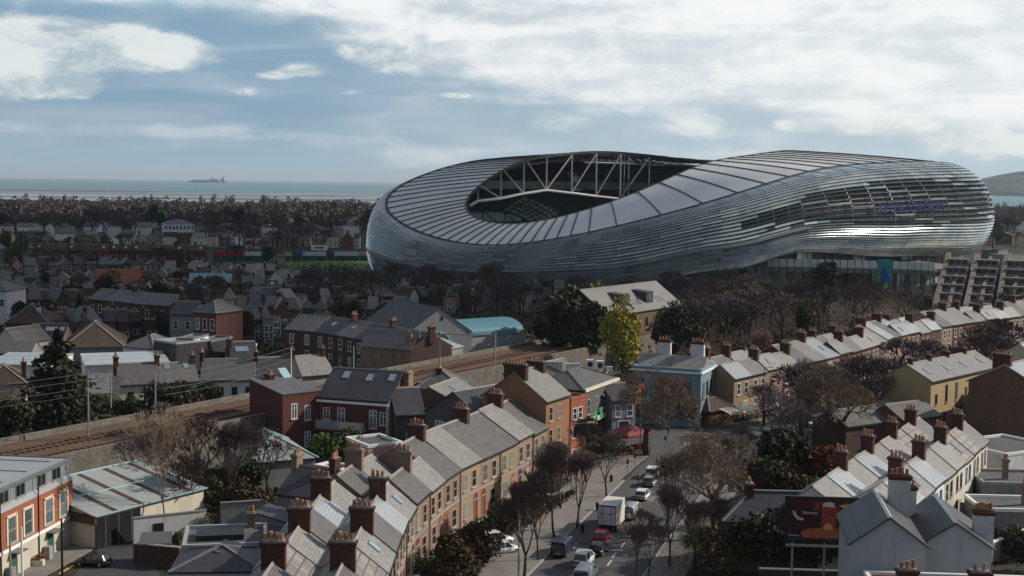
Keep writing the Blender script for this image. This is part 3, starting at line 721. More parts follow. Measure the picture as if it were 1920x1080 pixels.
# ================================================================== land, sea, roads
mat('land', (.050, .044, .036), var=.3, scale=.035, rough=.95, spec=.1, col2=(.036, .042, .022), rnd=0)
mat('turf_far', (.075, .125, .035), var=.2, scale=.03, rough=.9, spec=.1, rnd=0)
m = mat('sea', (.06, .15, .18), rough=.42, var=.12, scale=.0012, spec=.4, rnd=0)
m = bpy.data.materials.new('sand_flats'); m.use_nodes = True; t = m.node_tree; b = t.nodes['Principled BSDF']; MATS['sand_flats'] = m
c = nd(t, 'ShaderNodeTexCoord'); mp = nd(t, 'ShaderNodeMapping'); lk(t, c.outputs['Object'], mp.inputs[0]); mp.inputs['Scale'].default_value = (.0011, .0060, 1)
nn = noise(t, mp.outputs[0], 1.0, 7, .6, .5); wet = sstep(t, nn, .50, .56)
lk(t, mixc(t, wet, (.115, .10, .082), (.17, .205, .225)), b.inputs['Base Color']); lk(t, mth(t, 'MULTIPLY_ADD', wet, -.5, .8), b.inputs['Roughness'])
def sheet(name, pts, z, m, kind='structure'):
    g = MB(); g.quad(*[(p[0], p[1], z) for p in pts]); return tag(g.obj(name, m), kind=kind)
sheet('sea', [(-29500, -800), (29500, -800), (29500, 48000), (-29500, 48000)], -1.5, 'sea')
sheet('sand', [(-3000, 1500), (560, 1500), (900, 2400), (700, 3300), (-200, 3700), (-3000, 3900)], -.6, 'sand_flats')
g = MB(); NG = 60
def land_edge(x): return 2050+60*math.sin(x*.004)+(0 if x < 300 else (x-300)*.9)
xs = [-2600+i*90 for i in range(61)]
for a, b_ in zip(xs, xs[1:]): g.quad((a, -200, 0), (b_, -200, 0), (b_, land_edge(b_), 0), (a, land_edge(a), 0))
tag(g.obj('ground', 'land'), kind='structure')
# bay water on the right and the hill beyond it
hb = MB(); rng = random.Random(5)
NXH, NYH = 60, 14
def hz(u, v):
    x = 2300+u*1900; y = 6300+v*2600
    rise = max(0, (u-.1)/.9); h = 235*rise**.45*math.sin(math.pi*min(1, v*1.0+.02))**.8
    return Vector((x, y, h*(1+.10*math.sin(u*31+v*5)+.05*math.sin(u*77+v*13))-2))
for i in range(NXH):
    for j in range(NYH): hb.quad(hz(i/NXH, j/NYH), hz((i+1)/NXH, j/NYH), hz((i+1)/NXH, (j+1)/NYH), hz(i/NXH, (j+1)/NYH))
mat('hill_side', (.045, .06, .045), var=.3, scale=.004, rough=.95, spec=.1, col2=(.075, .075, .06), rnd=0)
tag(hb.obj('hill', 'hill_side', smooth=True), kind='structure')
# ------------------------------------------------ main street (centre line surveyed from the lane dashes)
RC = [(-2.5, 70), (2.6, 100), (8.7, 122), (11.9, 132.8), (17.3, 150), (22.0, 165), (28.5, 182), (38.5, 200), (52, 218), (72, 241), (96, 266), (130, 296), (170, 330)]
def offset(path, o):
    """o > 0 to the left of travel"""
    out = []; P = [V2(q) for q in path]
    for i, p in enumerate(P):
        d = (P[min(i+1, len(P)-1)]-P[max(i-1, 0)]).normalized(); out.append(p+Vector((-d.y, d.x))*o)
    return out
def smooth(path, n=4):
    P = [V2(q) for q in path]; out = []
    for i in range(len(P)-1):
        a, b, c, d = P[max(i-1, 0)], P[i], P[i+1], P[min(i+2, len(P)-1)]
        for k in range(n):
            t = k/n; out.append(.5*((2*b)+(c-a)*t+(2*a-5*b+4*c-d)*t*t+(3*b-a-3*c+d)*t**3))
    return out+[P[-1]]
RS = smooth(RC)
def strip(name, path, o0, o1, z0, z1, m, kind='structure'):
    A = offset(path, o0); B = offset(path, o1); g = MB()
    for i in range(len(A)-1):
        g.quad((B[i].x, B[i].y, z1), (B[i+1].x, B[i+1].y, z1), (A[i+1].x, A[i+1].y, z1), (A[i].x, A[i].y, z1)) if o1 < o0 else g.quad((A[i].x, A[i].y, z1), (A[i+1].x, A[i+1].y, z1), (B[i+1].x, B[i+1].y, z1), (B[i].x, B[i].y, z1))
        if z1-z0 > .02:
            for Q in (A, B): g.quad((Q[i].x, Q[i].y, z0), (Q[i+1].x, Q[i+1].y, z0), (Q[i+1].x, Q[i+1].y, z1), (Q[i].x, Q[i].y, z1))
    return tag(g.obj(name, m), kind=kind)
strip('road', RS, -4.6, 5.1, 0, .012, 'asphalt')
strip('pavement', RS[:18], 5.25, 11.0, 0, .13, 'pavement'); strip('kerb', RS[:18], 5.1, 5.25, 0, .15, 'kerb')
strip('pavement', RS[:20], -8.2, -4.75, 0, .13, 'pavement'); strip('kerb', RS[:20], -4.75, -4.6, 0, .15, 'kerb')
# junction apron in front of the corner pub
J = [G(1168, 858), G(1235, 868), G(1330, 905), G(1520, 870), G(1600, 800), G(1500, 775), G(1395, 790), G(1240, 792), G(1150, 815)]
sheet('road', J, .008, 'asphalt')
pv = MB()
def block(name, pts, z0, z1, m, kind='structure'):
    g = MB(); P = [(p[0], p[1]) for p in pts]
    area = sum(P[i][0]*P[(i+1) % len(P)][1]-P[(i+1) % len(P)][0]*P[i][1] for i in range(len(P)))
    if area < 0: P = P[::-1]
    g.prism(P, z0, z1, 'z'); return tag(g.obj(name, m), kind=kind)
block('pavement', [G(1225, 790), G(1240, 801), G(1330, 799), G(1440, 792), G(1520, 772), G(1500, 752), G(1395, 772), G(1330, 778)], 0, .13, 'paving')
block('pavement', [G(1090, 850), G(1110, 868), G(1150, 861), G(1215, 852), G(1222, 845), G(1190, 835), G(1120, 832)], 0, .14, 'paving')
block('pavement', [G(1052, 898), G(1150, 912), G(1176, 889), G(1215, 856), G(1150, 862), G(1108, 868), G(1085, 850)], 0, .125, 'pavement')
# lane dashes, stop line
for i, (a, b_) in enumerate((((1131, 1072), (1137, 1063)), ((1139, 1061), (1148, 1048)), ((1148, 1046), (1159, 1031)), ((1164, 1027), (1174, 1014)), ((1179, 1008), (1189, 996)), ((1195, 988), (1204, 977)), ((1124, 1078), (1128, 1074)))):
    if i in (0, 6): continue
    p, q = G(*a), G(*b_); d = (q-p).normalized(); n = Vector((-d.y, d.x, 0))*.07; c_ = p+d*2.0 if True else q
    g = MB(); g.quad(p-n+Vector((0, 0, .018)), c_-n+Vector((0, 0, .018)), c_+n+Vector((0, 0, .018)), p+n+Vector((0, 0, .018)))
    tag(g.obj('lane_marking', 'paint_line'), kind='structure')
g = MB(); p, q = G(1142, 1033), G(1168, 1033); g.quad((p.x, p.y, .02), (q.x, q.y, .02), (q.x, q.y+.35, .02), (p.x, p.y+.35, .02)); tag(g.obj('lane_marking', 'paint_line'), kind='structure')
for k, (px, py, w_p, l_p) in enumerate(((1135, 1010, 1.1, 3.0), (1160, 985, .8, 6.0), (1105, 1060, 1.0, 4.0), (1215, 935, 1.4, 2.4), (1262, 862, 1.2, 5.0), (1340, 850, 2.0, 3.0), (1290, 828, .7, 9.0), (1420, 838, 1.6, 2.2))):
    q = G(px, py); dv = Vector((.29, .957)); nv = Vector((dv.y, -dv.x)); Q4 = [V2(q)+nv*a*w_p/2+dv*b*l_p/2 for a, b in ((-1, -1), (1, -1), (1, 1), (-1, 1))]
    sheet('road_patch', Q4, .0155+.0004*k, 'asphalt_new' if k % 3 else 'concrete')
# ------------------------------------------------ railway embankment
RA = Vector((-73.4, 112.1)); RB = Vector((20.6, 264.1)); RD = (RB-RA).normalized(); RN = Vector((-RD.y, RD.x))
RA = RA-RD*20; RB = RB+RD*14
def rl(t, o, z): p = RA.lerp(RB, t)+RN*o; return (p.x, p.y, z)
NRL = 24
eb = MB(); prof = [(-6.01, 0), (-6.0, 4.6), (6.5, 4.6), (12, 0)]
for i in range(NRL):
    for (o0, z0), (o1, z1) in zip(prof, prof[1:]):
        eb.cur = 1 if z0 == z1 else 0
        eb.quad(rl(i/NRL, o0, z0), rl((i+1)/NRL, o0, z0), rl((i+1)/NRL, o1, z1), rl(i/NRL, o1, z1))
tag(eb.obj('railway_embankment', ['bank_grass', 'ballast']), kind='structure')
w_ = MB(); w_.prism([(-.2, 0), (.2, 0), (.2, 1.2), (-.2, 1.2)], 0, 1)
def wall_thing(name, label, a, b_, z0, h, th, m, cat='wall', cap=None, group=None):
    a = V2(a); b_ = V2(b_); L = (b_-a).length; g = MB(); g.box(0, L, -th/2, th/2, 0, h)
    if cap: g.cur = 1; g.box(-.04, L+.04, -th/2-.06, th/2+.06, h, h+.1)
    o = g.obj(name, [m, cap or m]); o.location = (a.x, a.y, z0); o.rotation_euler = (0, 0, math.atan2(b_.y-a.y, b_.x-a.x)); return tag(o, label, cat, group)
ra = rl(0, -6.1, 0); rb_ = rl(1, -6.1, 0)
wall_thing('stone_wall', 'long rubble stone retaining wall along the near side of the railway', ra, rb_, 0, 5.3, .5, 'stone_wall')
ra = rl(0, 6.6, 0); rb_ = rl(1, 6.6, 0)
wall_thing('stone_wall', 'low stone parapet along the far side of the railway tracks', ra, rb_, 4.2, 1.1, .4, 'stone_wall')
for k, c0 in enumerate((-3.2, 1.6)):
    t_ = thing('railway_track', 'rusty railway track nearer to the camera on the embankment' if k == 0 else 'rusty railway track farther from the camera on the embankment', 'track', (RA.x, RA.y, 4.61), math.atan2(RD.y, RD.x))
    L = (RB-RA).length
    for s in (-.72, .72): MB().box(0, L, c0+s-.04, c0+s+.04, .1, .27).obj('rail', 'rail', t_)
    sl_ = MB()
    for i in range(int(L/.9)): sl_.box(i*.9, i*.9+.26, c0-1.3, c0+1.3, .0, .12)
    tag(sl_.obj('sleepers', 'ballast', t_), kind='stuff')
# ================================================================== A. curved brick terrace along the main street
TA = smooth([(-9.2, 80), (-8.95, 96.3), (-8.8, 107.6), (-8.5, 115), (-7.1, 122.5), (-5, 131), (-.3, 142.6), (5.6, 158.6)], 6)
L_ = along(TA, 5.15)
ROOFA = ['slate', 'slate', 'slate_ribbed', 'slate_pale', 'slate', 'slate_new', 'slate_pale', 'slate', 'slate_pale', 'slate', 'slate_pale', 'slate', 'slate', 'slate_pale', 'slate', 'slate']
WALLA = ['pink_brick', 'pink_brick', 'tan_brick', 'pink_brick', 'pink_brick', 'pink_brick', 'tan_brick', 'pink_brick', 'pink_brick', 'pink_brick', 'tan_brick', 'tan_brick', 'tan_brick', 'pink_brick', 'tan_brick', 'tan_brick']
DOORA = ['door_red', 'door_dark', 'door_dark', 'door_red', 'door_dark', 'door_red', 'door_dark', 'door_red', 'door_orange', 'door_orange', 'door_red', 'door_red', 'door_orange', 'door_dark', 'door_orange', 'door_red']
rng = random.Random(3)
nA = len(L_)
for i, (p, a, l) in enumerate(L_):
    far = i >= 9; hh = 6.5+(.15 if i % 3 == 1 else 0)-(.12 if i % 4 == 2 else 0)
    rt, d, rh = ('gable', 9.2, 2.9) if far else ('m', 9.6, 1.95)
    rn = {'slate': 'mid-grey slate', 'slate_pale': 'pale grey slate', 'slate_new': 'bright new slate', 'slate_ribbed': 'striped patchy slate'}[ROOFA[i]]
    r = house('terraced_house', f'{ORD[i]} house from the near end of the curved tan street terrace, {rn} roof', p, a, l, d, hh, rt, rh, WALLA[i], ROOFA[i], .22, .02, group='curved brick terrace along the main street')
    w = l
    for x in (w*.26, w*.70): add_window(r, 'f', w, d, x, 4.05, .95, 1.6, 'tan', True)
    flip = i % 2
    xd = w*.80 if not flip else w*.20
    add_door(r, 'f', w, d, xd, 1.0, 2.2, DOORA[i], True, .3)
    add_window(r, 'f', w, d, w*.34 if not flip else w*.66, 1.15, 1.15, 1.6, 'tan', True)
    if i % 2 == 0: MB().tube((.02, -.1, 0), (.02, -.1, hh-.1), .055, .055, 6).obj('drainpipe', 'gutter', r)
    add_window(r, 'b', w, d, w*.4, 3.9, .9, 1.3, 'sash', False)
    put(cached(('band', round(l, 2)), lambda: MB().box(0, l, -.05, 0, 3.35, 3.5).mesh('string_course', 'kerb')), r, 0, 0, 0)
    if not far and i % 2 == 1:
        cm = 'chimney_brick' if i < 6 else ('chimney_tan' if i == 7 else 'chimney_brick')
        add_chimney(r, w, d*.25, hh+rh, .75, 1.9 if i < 5 else 1.5, 1.9, 4 if i < 5 else 3, cm); add_chimney(r, w-.0, d*.75, hh+rh, .75, 1.8, 1.8, 4, cm)
        if i == 7: pass
    if far and i % 2 == 1: add_chimney(r, w, d*.5, hh+rh, .8, 1.9, 1.5, 4, 'chimney_brick')
    if far and i % 2 == 0 and i < 12: add_chimney(r, 0, d*.5, hh+rh, .8, 1.5, 1.3, 3, 'chimney_tan')
    if i in (3, 6): add_skylight(r, w, d, hh, rt, rh, w*.55, .5, .7, 1.0)
# rear returns of the terrace
for i in (1, 3, 5, 7, 9):
    p, a, l = L_[i]; n = Vector((-math.sin(a), math.cos(a)))
    q = p+n*9.7
    r = house('rear_annexe', f'low slate-roofed brick annexe behind the {ORD[i]} house of the curved terrace', q, a, 3.4, 5.2, 3.6, 'mono', 1.2, 'brown_brick' if i % 4 == 1 else 'grey_render', 'slate_dark' if i % 4 == 3 else 'slate', .15, .1, group='rear annexes behind the curved terrace', cat='annexe')
    add_window(r, 'l', 3.4, 5.2, 2.4, 1.2, 1., 1.1, 'sash')
# ================================================================== B. tall orange brick corner house
pB = L_[-1][0]+Vector((math.cos(L_[-1][1]), math.sin(L_[-1][1])))*5.3; aB = R(62)
r = house('corner_house', 'tall bright orange brick house with a bare gable closing the curved terrace', (pB.x-.2, pB.y), aB, 6.4, 8.6, 9.4, 'gable', 3.0, 'orange_brick', 'slate_pale', .2, .12)
for z in (1.3, 4.3, 7.0):
    for x in (1.3, 3.5): add_window(r, 'f', 6.4, 8.6, x, z, .8, 1.5, 'tan', True)
add_chimney(r, .5, 4.3, 12.0, .8, 3.2, 1.7, 7); add_chimney(r, 5.9, 4.3, 12.0, .8, 2.4, 1.4, 4)
q = pB+Vector((math.cos(aB), math.sin(aB)))*6.5
r = house('bay_house', 'narrow orange-red brick house front with white sash windows beside the grey pub', (q.x-.05, q.y+.1), aB-R(6), 3.6, 7.5, 8.6, 'flat', 0, 'bright_red_brick', 'felt_roof', trim='bright_red_brick')
for z in (1.1, 3.9, 6.2):
    for x in (.9, 2.2): add_window(r, 'f', 3.6, 8.6, x, z, .8, 1.3, 'sash', True)
# ================================================================== C. grey pub with flags
c0 = G(1093, 838); c1 = G(1150, 812); aC = angle(c0, c1); wC = (c1-c0).length+1.2
r = house('grey_pub', 'grey stone pub hung with green flags next to the orange brick house', c0, aC, wC, 8, 7.6, 'hip', 1.8, 'pub_stone', 'slate', .25, trim='lead', cat='pub')
MB().box(-.1, wC+.1, -.35, .05, 7.35, 7.75).obj('cornice', 'cream_paint', r)
for x in (.14, .38, .63, .88):
    add_window(r, 'f', wC, 8, wC*x, 4.2, .85, 1.9, 'tan', True)
MB().box(.1, wC*.47, -.45, 0, 3.0, 3.55).obj('shop_sign', 'cream_paint', r); MB().box(wC*.53, wC-.1, -.45, 0, 3.0, 3.55).obj('shop_sign', 'cream_paint', r)
MB().box(.2, wC-.2, -.08, 0, .3, 2.8).obj('shopfront', 'dark_glass', r)
mat('flag_green', (.02, .20, .10), rough=.8); mat('flag_orange', (.6, .16, .03), rough=.8); mat('flag_red', (.35, .02, .04), rough=.8); mat('flag_white', (.7, .7, .7), rough=.8)
def flag(name, label, p, rz, cols, w=1.0, h=1.3, tilt=.35):
    o = thing(name, label, 'flag', p, rz); MB().tube((0, 0, 0), (0, -1.5, .9), .025, .02, 6).obj('pole', 'white_paint', o)
    m = MB(); n = len(cols)
    for i in range(n):
        for k in range(6):
            m.cur = i; z0 = -h*k/6; z1 = -h*(k+1)/6
            x0 = w*(i/n)-w/2; x1 = w*((i+1)/n)-w/2
            f = lambda x, z: (x, -1.4+.08*math.sin(x*7+z*4), .85+z)
            m.quad(f(x0, z0), f(x0, z1), f(x1, z1), f(x1, z0))
    m.obj('cloth', cols, o); return o
ux = Vector((math.cos(aC), math.sin(aC), 0)); uy = Vector((-math.sin(aC), math.cos(aC), 0))
flag('flag', 'green flag nearest the orange brick house on the grey pub front', Vector((c0.x, c0.y, 4.2))+ux*1.0, aC, ['flag_green'], 1.1, 1.5)
flag('flag', 'second green flag along the grey pub front, over the cream signboard', Vector((c0.x, c0.y, 4.2))+ux*2.9, aC, ['flag_green', 'flag_green'], 1.2, 1.5)
flag('flag', 'small red flag low on the grey pub front', Vector((c0.x, c0.y, 3.0))+ux*1.2, aC, ['flag_red'], 1.0, .8)
flag('flag', 'green white and orange tricolour flag hanging past the grey pub corner', Vector((c0.x, c0.y, 5.4))+ux*(wC+.3)-uy*1.6, aC, ['flag_green', 'flag_white', 'flag_orange'], 2.2, 1.6)
flag('flag', 'crimson flag hanging beside the tricolour at the grey pub corner', Vector((c0.x, c0.y, 5.8))+ux*(wC+2.2)-uy*1.4, aC, ['flag_red', 'flag_red'], 1.9, 1.2)
# red canopy in front of the pub
mat('canopy_red', (.24, .055, .06), var=.15, scale=.8, rough=.8)
cp = G(1180, 845)
o = thing('canopy', 'faded red square canopy over tables beside the big street tree', 'canopy', (cp.x, cp.y, .13), R(35))
m = MB(); s = 2.1; z0, z1 = 2.3, 3.5
C4 = [(-s, -s, z0), (s, -s, z0), (s, s, z0), (-s, s, z0)]
for i in range(4): m.quad(C4[i], C4[(i+1) % 4], (0, 0, z1)); m.quad(C4[i], (C4[i][0], C4[i][1], z0-.35), (C4[(i+1) % 4][0], C4[(i+1) % 4][1], z0-.35), C4[(i+1) % 4])
m.obj('cover', 'canopy_red', o)
for x, y, _ in C4: MB().tube((x*.95, y*.95, 0), (x*.95, y*.95, z0), .04, .04, 6).obj('leg', 'galvanised', o)
for k, (dx, dy) in enumerate(((-1.0, -.9), (.9, .3))):
    t = thing('pub_table', 'round dark pub table under the red canopy, '+('front left' if k == 0 else 'back right')+' one', 'table', (cp.x+dx, cp.y+dy, .13)); MB().tube((0, 0, .70), (0, 0, .75), .45, .45, 12).obj('table_top', 'timber', t); MB().tube((0, 0, 0), (0, 0, .7), .05, .05, 8).obj('leg', 'black_metal', t)
for k, (px, py, sx) in enumerate(((1168, 856, 1.3), (1200, 850, 1.6))):
    q = G(px, py); o = thing('planter', ('left' if k == 0 else 'right')+' timber planter of rust-brown shrubs in front of the red canopy', 'planter', (q.x, q.y, .13), R(30)); MB().box(-sx, sx, -.3, .3, 0, .5).obj('box', 'timber', o)
    pm = MB(); rg = random.Random(k+5); leafy(pm, rg, Vector((0, 0, .75)), (sx, .35, .45), 500, .12); pm.obj('foliage', 'leaf_rust', o)
# ================================================================== D. blue corner pub
wD = 10.2; aD = R(-22); d0 = G(1312, 803)-Vector((math.cos(aD), math.sin(aD), 0))*wD; hD = 8.2
r = house('blue_pub', 'pale blue two-storey corner pub with white chimneys facing the junction', d0, aD, wD, 8.5, hD, 'flat', 0, 'blue_render', 'felt_roof', trim='blue_render', cat='pub')
MB().box(-.25, wD+.25, -.3, 0, hD-.35, hD-.1).box(wD, wD+.3, 0, 8.6, hD-.35, hD-.1).obj('cornice', 'white_paint', r)
for i, x in enumerate((.10, .40, .60, .80)): add_window(r, 'f', wD, 8.5, wD*x, 4.6, 1.05, 2.0, 'dark', True)
for i, x in enumerate((1.6, 3.9, 6.2)): add_window(r, 'r', wD, 8.5, x, 4.3, .95, 2.0, 'dark', True)
MB().box(.2, wD*.3, -.1, 0, 1.0, 2.9).box(wD*.42, wD-.6, -.1, 0, 1.2, 2.9).obj('shopfront', 'dark_glass', r)
g = MB(); g.prism([(0, 4.15), (-1.5, 3.15), (-1.5, 3.05), (0, 3.9)], wD*.38, wD+.1); g.obj('awning', 'tile_brown', r)
for i, x in enumerate((wD*.45, wD*.62, wD*.78)): MB().box(x, x+.09, -.14, 0, 1.1, 2.95).obj('shopfront_post', 'teal_trim', r)
for i, x in enumerate((.3, .72)):
    q = MB(); x0 = wD*x-2.2 if i else wD*x-3.0; x1 = x0+5
    q.prism([(1.0, hD), (4.2, hD+1.7), (7.4, hD)], x0, x1); q.obj('roof_slope', 'slate_pale', r)
    add_chimney(r, x0+3.2, 5.2, hD+1.7, 2.2, .8, 2.3, 4, 'chimney_white')
add_chimney(r, wD-.8, 6.8, hD+1.2, .8, 1.6, 1.8, 3, 'chimney_brick')
# beer-garden huts and awnings right of the pub
e0 = G(1322, 806); aE = angle(G(1322, 806), G(1430, 787))
r = house('garden_bar', 'low dark timber bar hut with a tiled roof right of the blue pub', (e0.x+.8, e0.y+1.5), aE, 5.5, 4, 2.4, 'hip', 1.5, 'timber', 'tile_brown', .4, cat='bar hut')
for k in range(4):
    q = (e0.x+2.0+k*2.7, e0.y+.4+k*1.9)
    o = thing('awning', f'{ORD[k]} cream striped patio awning along the pub garden from the left', 'awning', (q[0], q[1], .13), aE, 'cream awnings over the pub garden')
    m = MB(); m.prism([(0, 2.9), (-2.0, 2.45), (-2.0, 2.25), (-1.95, 2.25), (-1.95, 2.4), (0, 2.8)], 0, 2.9); m.obj('cover', 'cream_paint', o)
    for x in (.1, 2.8): MB().tube((x, -1.95, 0), (x, -1.95, 2.35), .04, .04, 6).obj('post', 'black_metal', o)
for k in range(7):
    q = G(1362+k*13, 793-k*2.2)
    t = thing('picnic_table', f'{ORD[k]} dark picnic table from the left in the pub garden', 'table', (q.x, q.y-.4, .13), aE+k*.5, 'picnic tables in the pub garden')
    MB().box(-.8, .8, -.35, .35, .70, .76).obj('table_top', 'timber', t); MB().box(-.8, .8, -.8, -.55, .42, .47).obj('bench', 'timber', t); MB().box(-.8, .8, .55, .8, .42, .47).obj('bench', 'timber', t); MB().beam((-.6, -.7, .2), (-.6, .7, .2), .08, .4).beam((.6, -.7, .2), (.6, .7, .2), .08, .4).obj('trestle', 'timber', t)
# ================================================================== E. long terrace beyond the pub
PE = smooth([(33, 195.5), (43.5, 209), (54.5, 223), (66, 240), (76.5, 258), (94, 279), (114.6, 299), (136, 319), (160, 340)], 4)
E_ = along(PE, 5.3)
RE = ['slate_new', 'slate', 'slate_pale', 'slate_pale', 'slate', 'slate_pale', 'slate_new', 'slate_pale', 'slate', 'slate_pale', 'slate_pale', 'slate_pale', 'slate_new', 'slate', 'slate_new', 'slate_new', 'slate_pale']
WE = ['tan_brick', 'tan_brick', 'pink_brick', 'red_brick', 'red_brick', 'red_brick', 'tan_brick', 'red_brick', 'red_brick', 'brown_brick', 'red_brick', 'red_brick']
for i, (p, a, l) in enumerate(E_):
    if i in (17, 18, 19) and False: continue
    wm = WE[i % 12]; rm = RE[i % 17]; hh = 6.5+(.2 if i % 5 == 2 else 0)-(.5 if i in (16, 17) else 0); d = 9.6; rt, rh = ('m', 1.8) if i % 7 < 4 else ('gable', 2.5)
    r = house('terraced_house', f'{ORD[i] if i < 20 else str(i+1)+"th"} house from the blue pub in the long terrace, {wm.replace("_", " ")}', p, a, l, d, hh, rt, rh, wm, rm, .2, .02, group='long terrace running away from the blue pub')
    near = i < 7
    for x in (l*.28, l*.72): add_window(r, 'f', l, d, x, 4.0, .9, 1.6, 'tan' if i % 3 == 2 else 'sash', near)
    add_door(r, 'f', l, d, l*.76 if i % 2 else l*.24, 1.0, 2.2, ('door_green', 'door_dark', 'door_red')[i % 3]); add_window(r, 'f', l, d, l*.3 if i % 2 else l*.7, 1.2, 1.1, 1.6, 'sash', near)
    if i % 2 == 1: add_chimney(r, l, d*.25 if rt == 'm' else d*.5, hh+rh, .75, 1.7, 1.7, 4, 'chimney_brick', 0 if i < 9 else 2)
    if rt == 'm' and i % 2 == 0: add_chimney(r, 0, d*.75, hh+rh, .75, 1.5, 1.7, 3, 'chimney_brick', 0 if i < 9 else 2)
    if i % 4 == 2: add_skylight(r, l, d, hh, rt, rh, l*.5, .45, .8, 1.2)
# ================================================================== F. yellow brick block and brown neighbours
f0 = Vector((58.8, 185, 0)); aF = R(47.6)
r = house('apartment_block', 'yellow brick flats with slit windows and a pale roof with skylights', f0, aF, 23, 7.4, 8.0, 'gable', 1.9, 'yellow_brick', 'slate_pale', .25, .1, cat='apartment building')
for i in range(7):
    for z, hh_ in ((1.0, 2.0), (4.6, 2.3)): add_window(r, 'f', 23, 7.4, 1.4+i*3.3+(.4 if z > 2 else 0), z, .55, hh_ if i % 3 else 1.3, 'dark', True)
for i in range(4): add_skylight(r, 23, 7.4, 8.0, 'gable', 1.9, 2.4+i*5.9, .45, .8, 1.3); add_chimney(r, 1.+i*6, 3.7, 9.7, .5, .8, 1.3, 1, 'chimney_brick')
r = house('brown_brick_block', 'big brown brick block with a blank gable and one wide chimney beside the yellow flats', (70.5, 175.6), aF, 16, 10, 8.6, 'gable', 2.6, 'brown_brick', 'slate_new', .25, .1, cat='apartment building')
add_chimney(r, .5, 5.6, 10.4, .9, 2.6, 2.6, 5, 'chimney_brick')
q = Vector((82, 202))
r = house('white_gabled_house', 'pale-roofed cream gabled house at the right edge behind the brown block', q, aF, 12, 9, 8, 'gable', 3, 'cream_render', 'slate_new', .25, .1)
for x in (2, 5, 8): add_window(r, 'l', 12, 9, x, 5, .9, 1.4, 'dark')
# low roofs before the yellow block
for k, (px, py, w, d, h, rm, rzz, rt, wm) in enumerate(((1640, 832, 10, 7, 3.4, 'slate_pale', 34, 'hip', 'brown_brick'), (1690, 838, 8, 6, 3.6, 'slate', 34, 'gable', 'brown_brick'), (1585, 845, 9, 6, 3.2, 'slate', 34, 'gable', 'dark_brick'), (1785, 808, 7, 6, 3.4, 'slate_dark', 44, 'hip', 'grey_render'),
    (1850, 812, 8, 6, 3.6, 'slate_new', 40, 'gable', 'grey_render'), (1895, 790, 8, 7, 4.0, 'slate_new', 40, 'gable', 'cream_render'), (1885, 905, 10, 9, 3.2, 'felt_roof', 30, 'flat', 'white_render'))):
    p = G(px, py)
    r = house('outbuilding', ['low pale hipped roof outbuilding below the yellow flats, leftmost', 'low grey roof outbuilding with a skylight below the yellow flats', 'low shed-like house behind the junction trees, left of the hipped one', 'small dark hipped outbuilding right under the yellow flats', 'outbuilding with a shiny glass-panelled roof near the right edge', 'cream outbuilding with bright roof at the right edge', 'flat-roofed white extension right of the pale-roofed terrace'][k], p, R(rzz), w, d, h, rt, 1.6, wm, rm, .2, trim='white_paint' if rt == 'flat' else 'ridge_tile', cat='outbuilding')
    if rt == 'gable': add_skylight(r, w, d, h, rt, 1.6, w*.5, .5, .7, 1.2)
    if k in (0, 4, 5): add_chimney(r, w*.3, d*.5, h+1.2, .6, .9, 1.5, 2)
# ================================================================== G. pale-roofed terrace lower right
PG = [(34.2, 115.2), (41.2, 127.7), (47.7, 138.8), (57.5, 156.5)]
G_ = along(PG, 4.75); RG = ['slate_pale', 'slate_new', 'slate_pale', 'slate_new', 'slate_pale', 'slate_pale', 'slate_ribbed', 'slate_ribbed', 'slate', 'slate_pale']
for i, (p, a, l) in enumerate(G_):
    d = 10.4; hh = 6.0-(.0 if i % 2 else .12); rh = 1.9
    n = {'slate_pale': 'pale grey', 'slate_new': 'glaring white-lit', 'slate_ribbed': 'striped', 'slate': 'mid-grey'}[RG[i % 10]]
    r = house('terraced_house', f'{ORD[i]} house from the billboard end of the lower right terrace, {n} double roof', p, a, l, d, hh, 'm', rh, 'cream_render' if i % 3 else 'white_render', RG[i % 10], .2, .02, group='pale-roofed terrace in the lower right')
    add_window(r, 'f', l, d, l*.3, 3.6, .8, 1.4, 'dark', True); add_window(r, 'f', l, d, l*.7, 3.6, .8, 1.4, 'dark', True); add_window(r, 'f', l, d, l*.35, .9, 1.0, 1.5, 'dark', True); add_door(r, 'f', l, d, l*.75, .95, 2.1, 'door_dark')
    if i % 2 == 1:
        for yy in (.25, .75): add_chimney(r, l, d*yy, hh+rh, .8, 1.35, 1.9, 3, 'chimney_brick')
    if i in (2, 6): add_skylight(r, l, d, hh, 'm', rh, l*.5, .5, .8, 1.5)
# end gable wall of that terrace and the billboard on it
# ================================================================== H. billboard
b0 = G(1484, 1019); bz = 1.6
mat('board_dark', (.028, .008, .010), var=.4, scale=.8, rough=.35, col2=(.07, .012, .012), rnd=0)
mat('board_red', (.30, .040, .025), var=.4, scale=1.2, rough=.35, col2=(.16, .02, .02), rnd=0)
mat('board_orange', (.42, .13, .035), var=.35, scale=1.2, rough=.35, col2=(.24, .06, .03), rnd=0)
mat('board_amber', (.50, .30, .09), var=.35, scale=1.2, rough=.35, rnd=0)
mat('board_cream', (.55, .45, .42), var=.1, rough=.35, rnd=0); mat('board_blue', (.02, .03, .10), var=.3, rough=.35, rnd=0)
BW, BH = 6.6, 3.7; YB = 112.0
bp = Vector(((1483-960)/FOC*YB*1.01, YB, 0)); bz = 35-(1020-350)*YB/FOC*1.005
bb = thing('billboard', 'large dark red advertising billboard showing a glass of red ale below the terrace', 'billboard', (bp.x, bp.y, bz), R(-4))
MB().box(-.12, BW+.12, 0, .25, -.12, BH+.12).obj('board_frame', 'black_metal', bb)
m = MB(); m.quad((0, -.012, 0), (BW, -.012, 0), (BW, -.012, BH), (0, -.012, BH)); m.obj('poster', 'board_dark', bb)
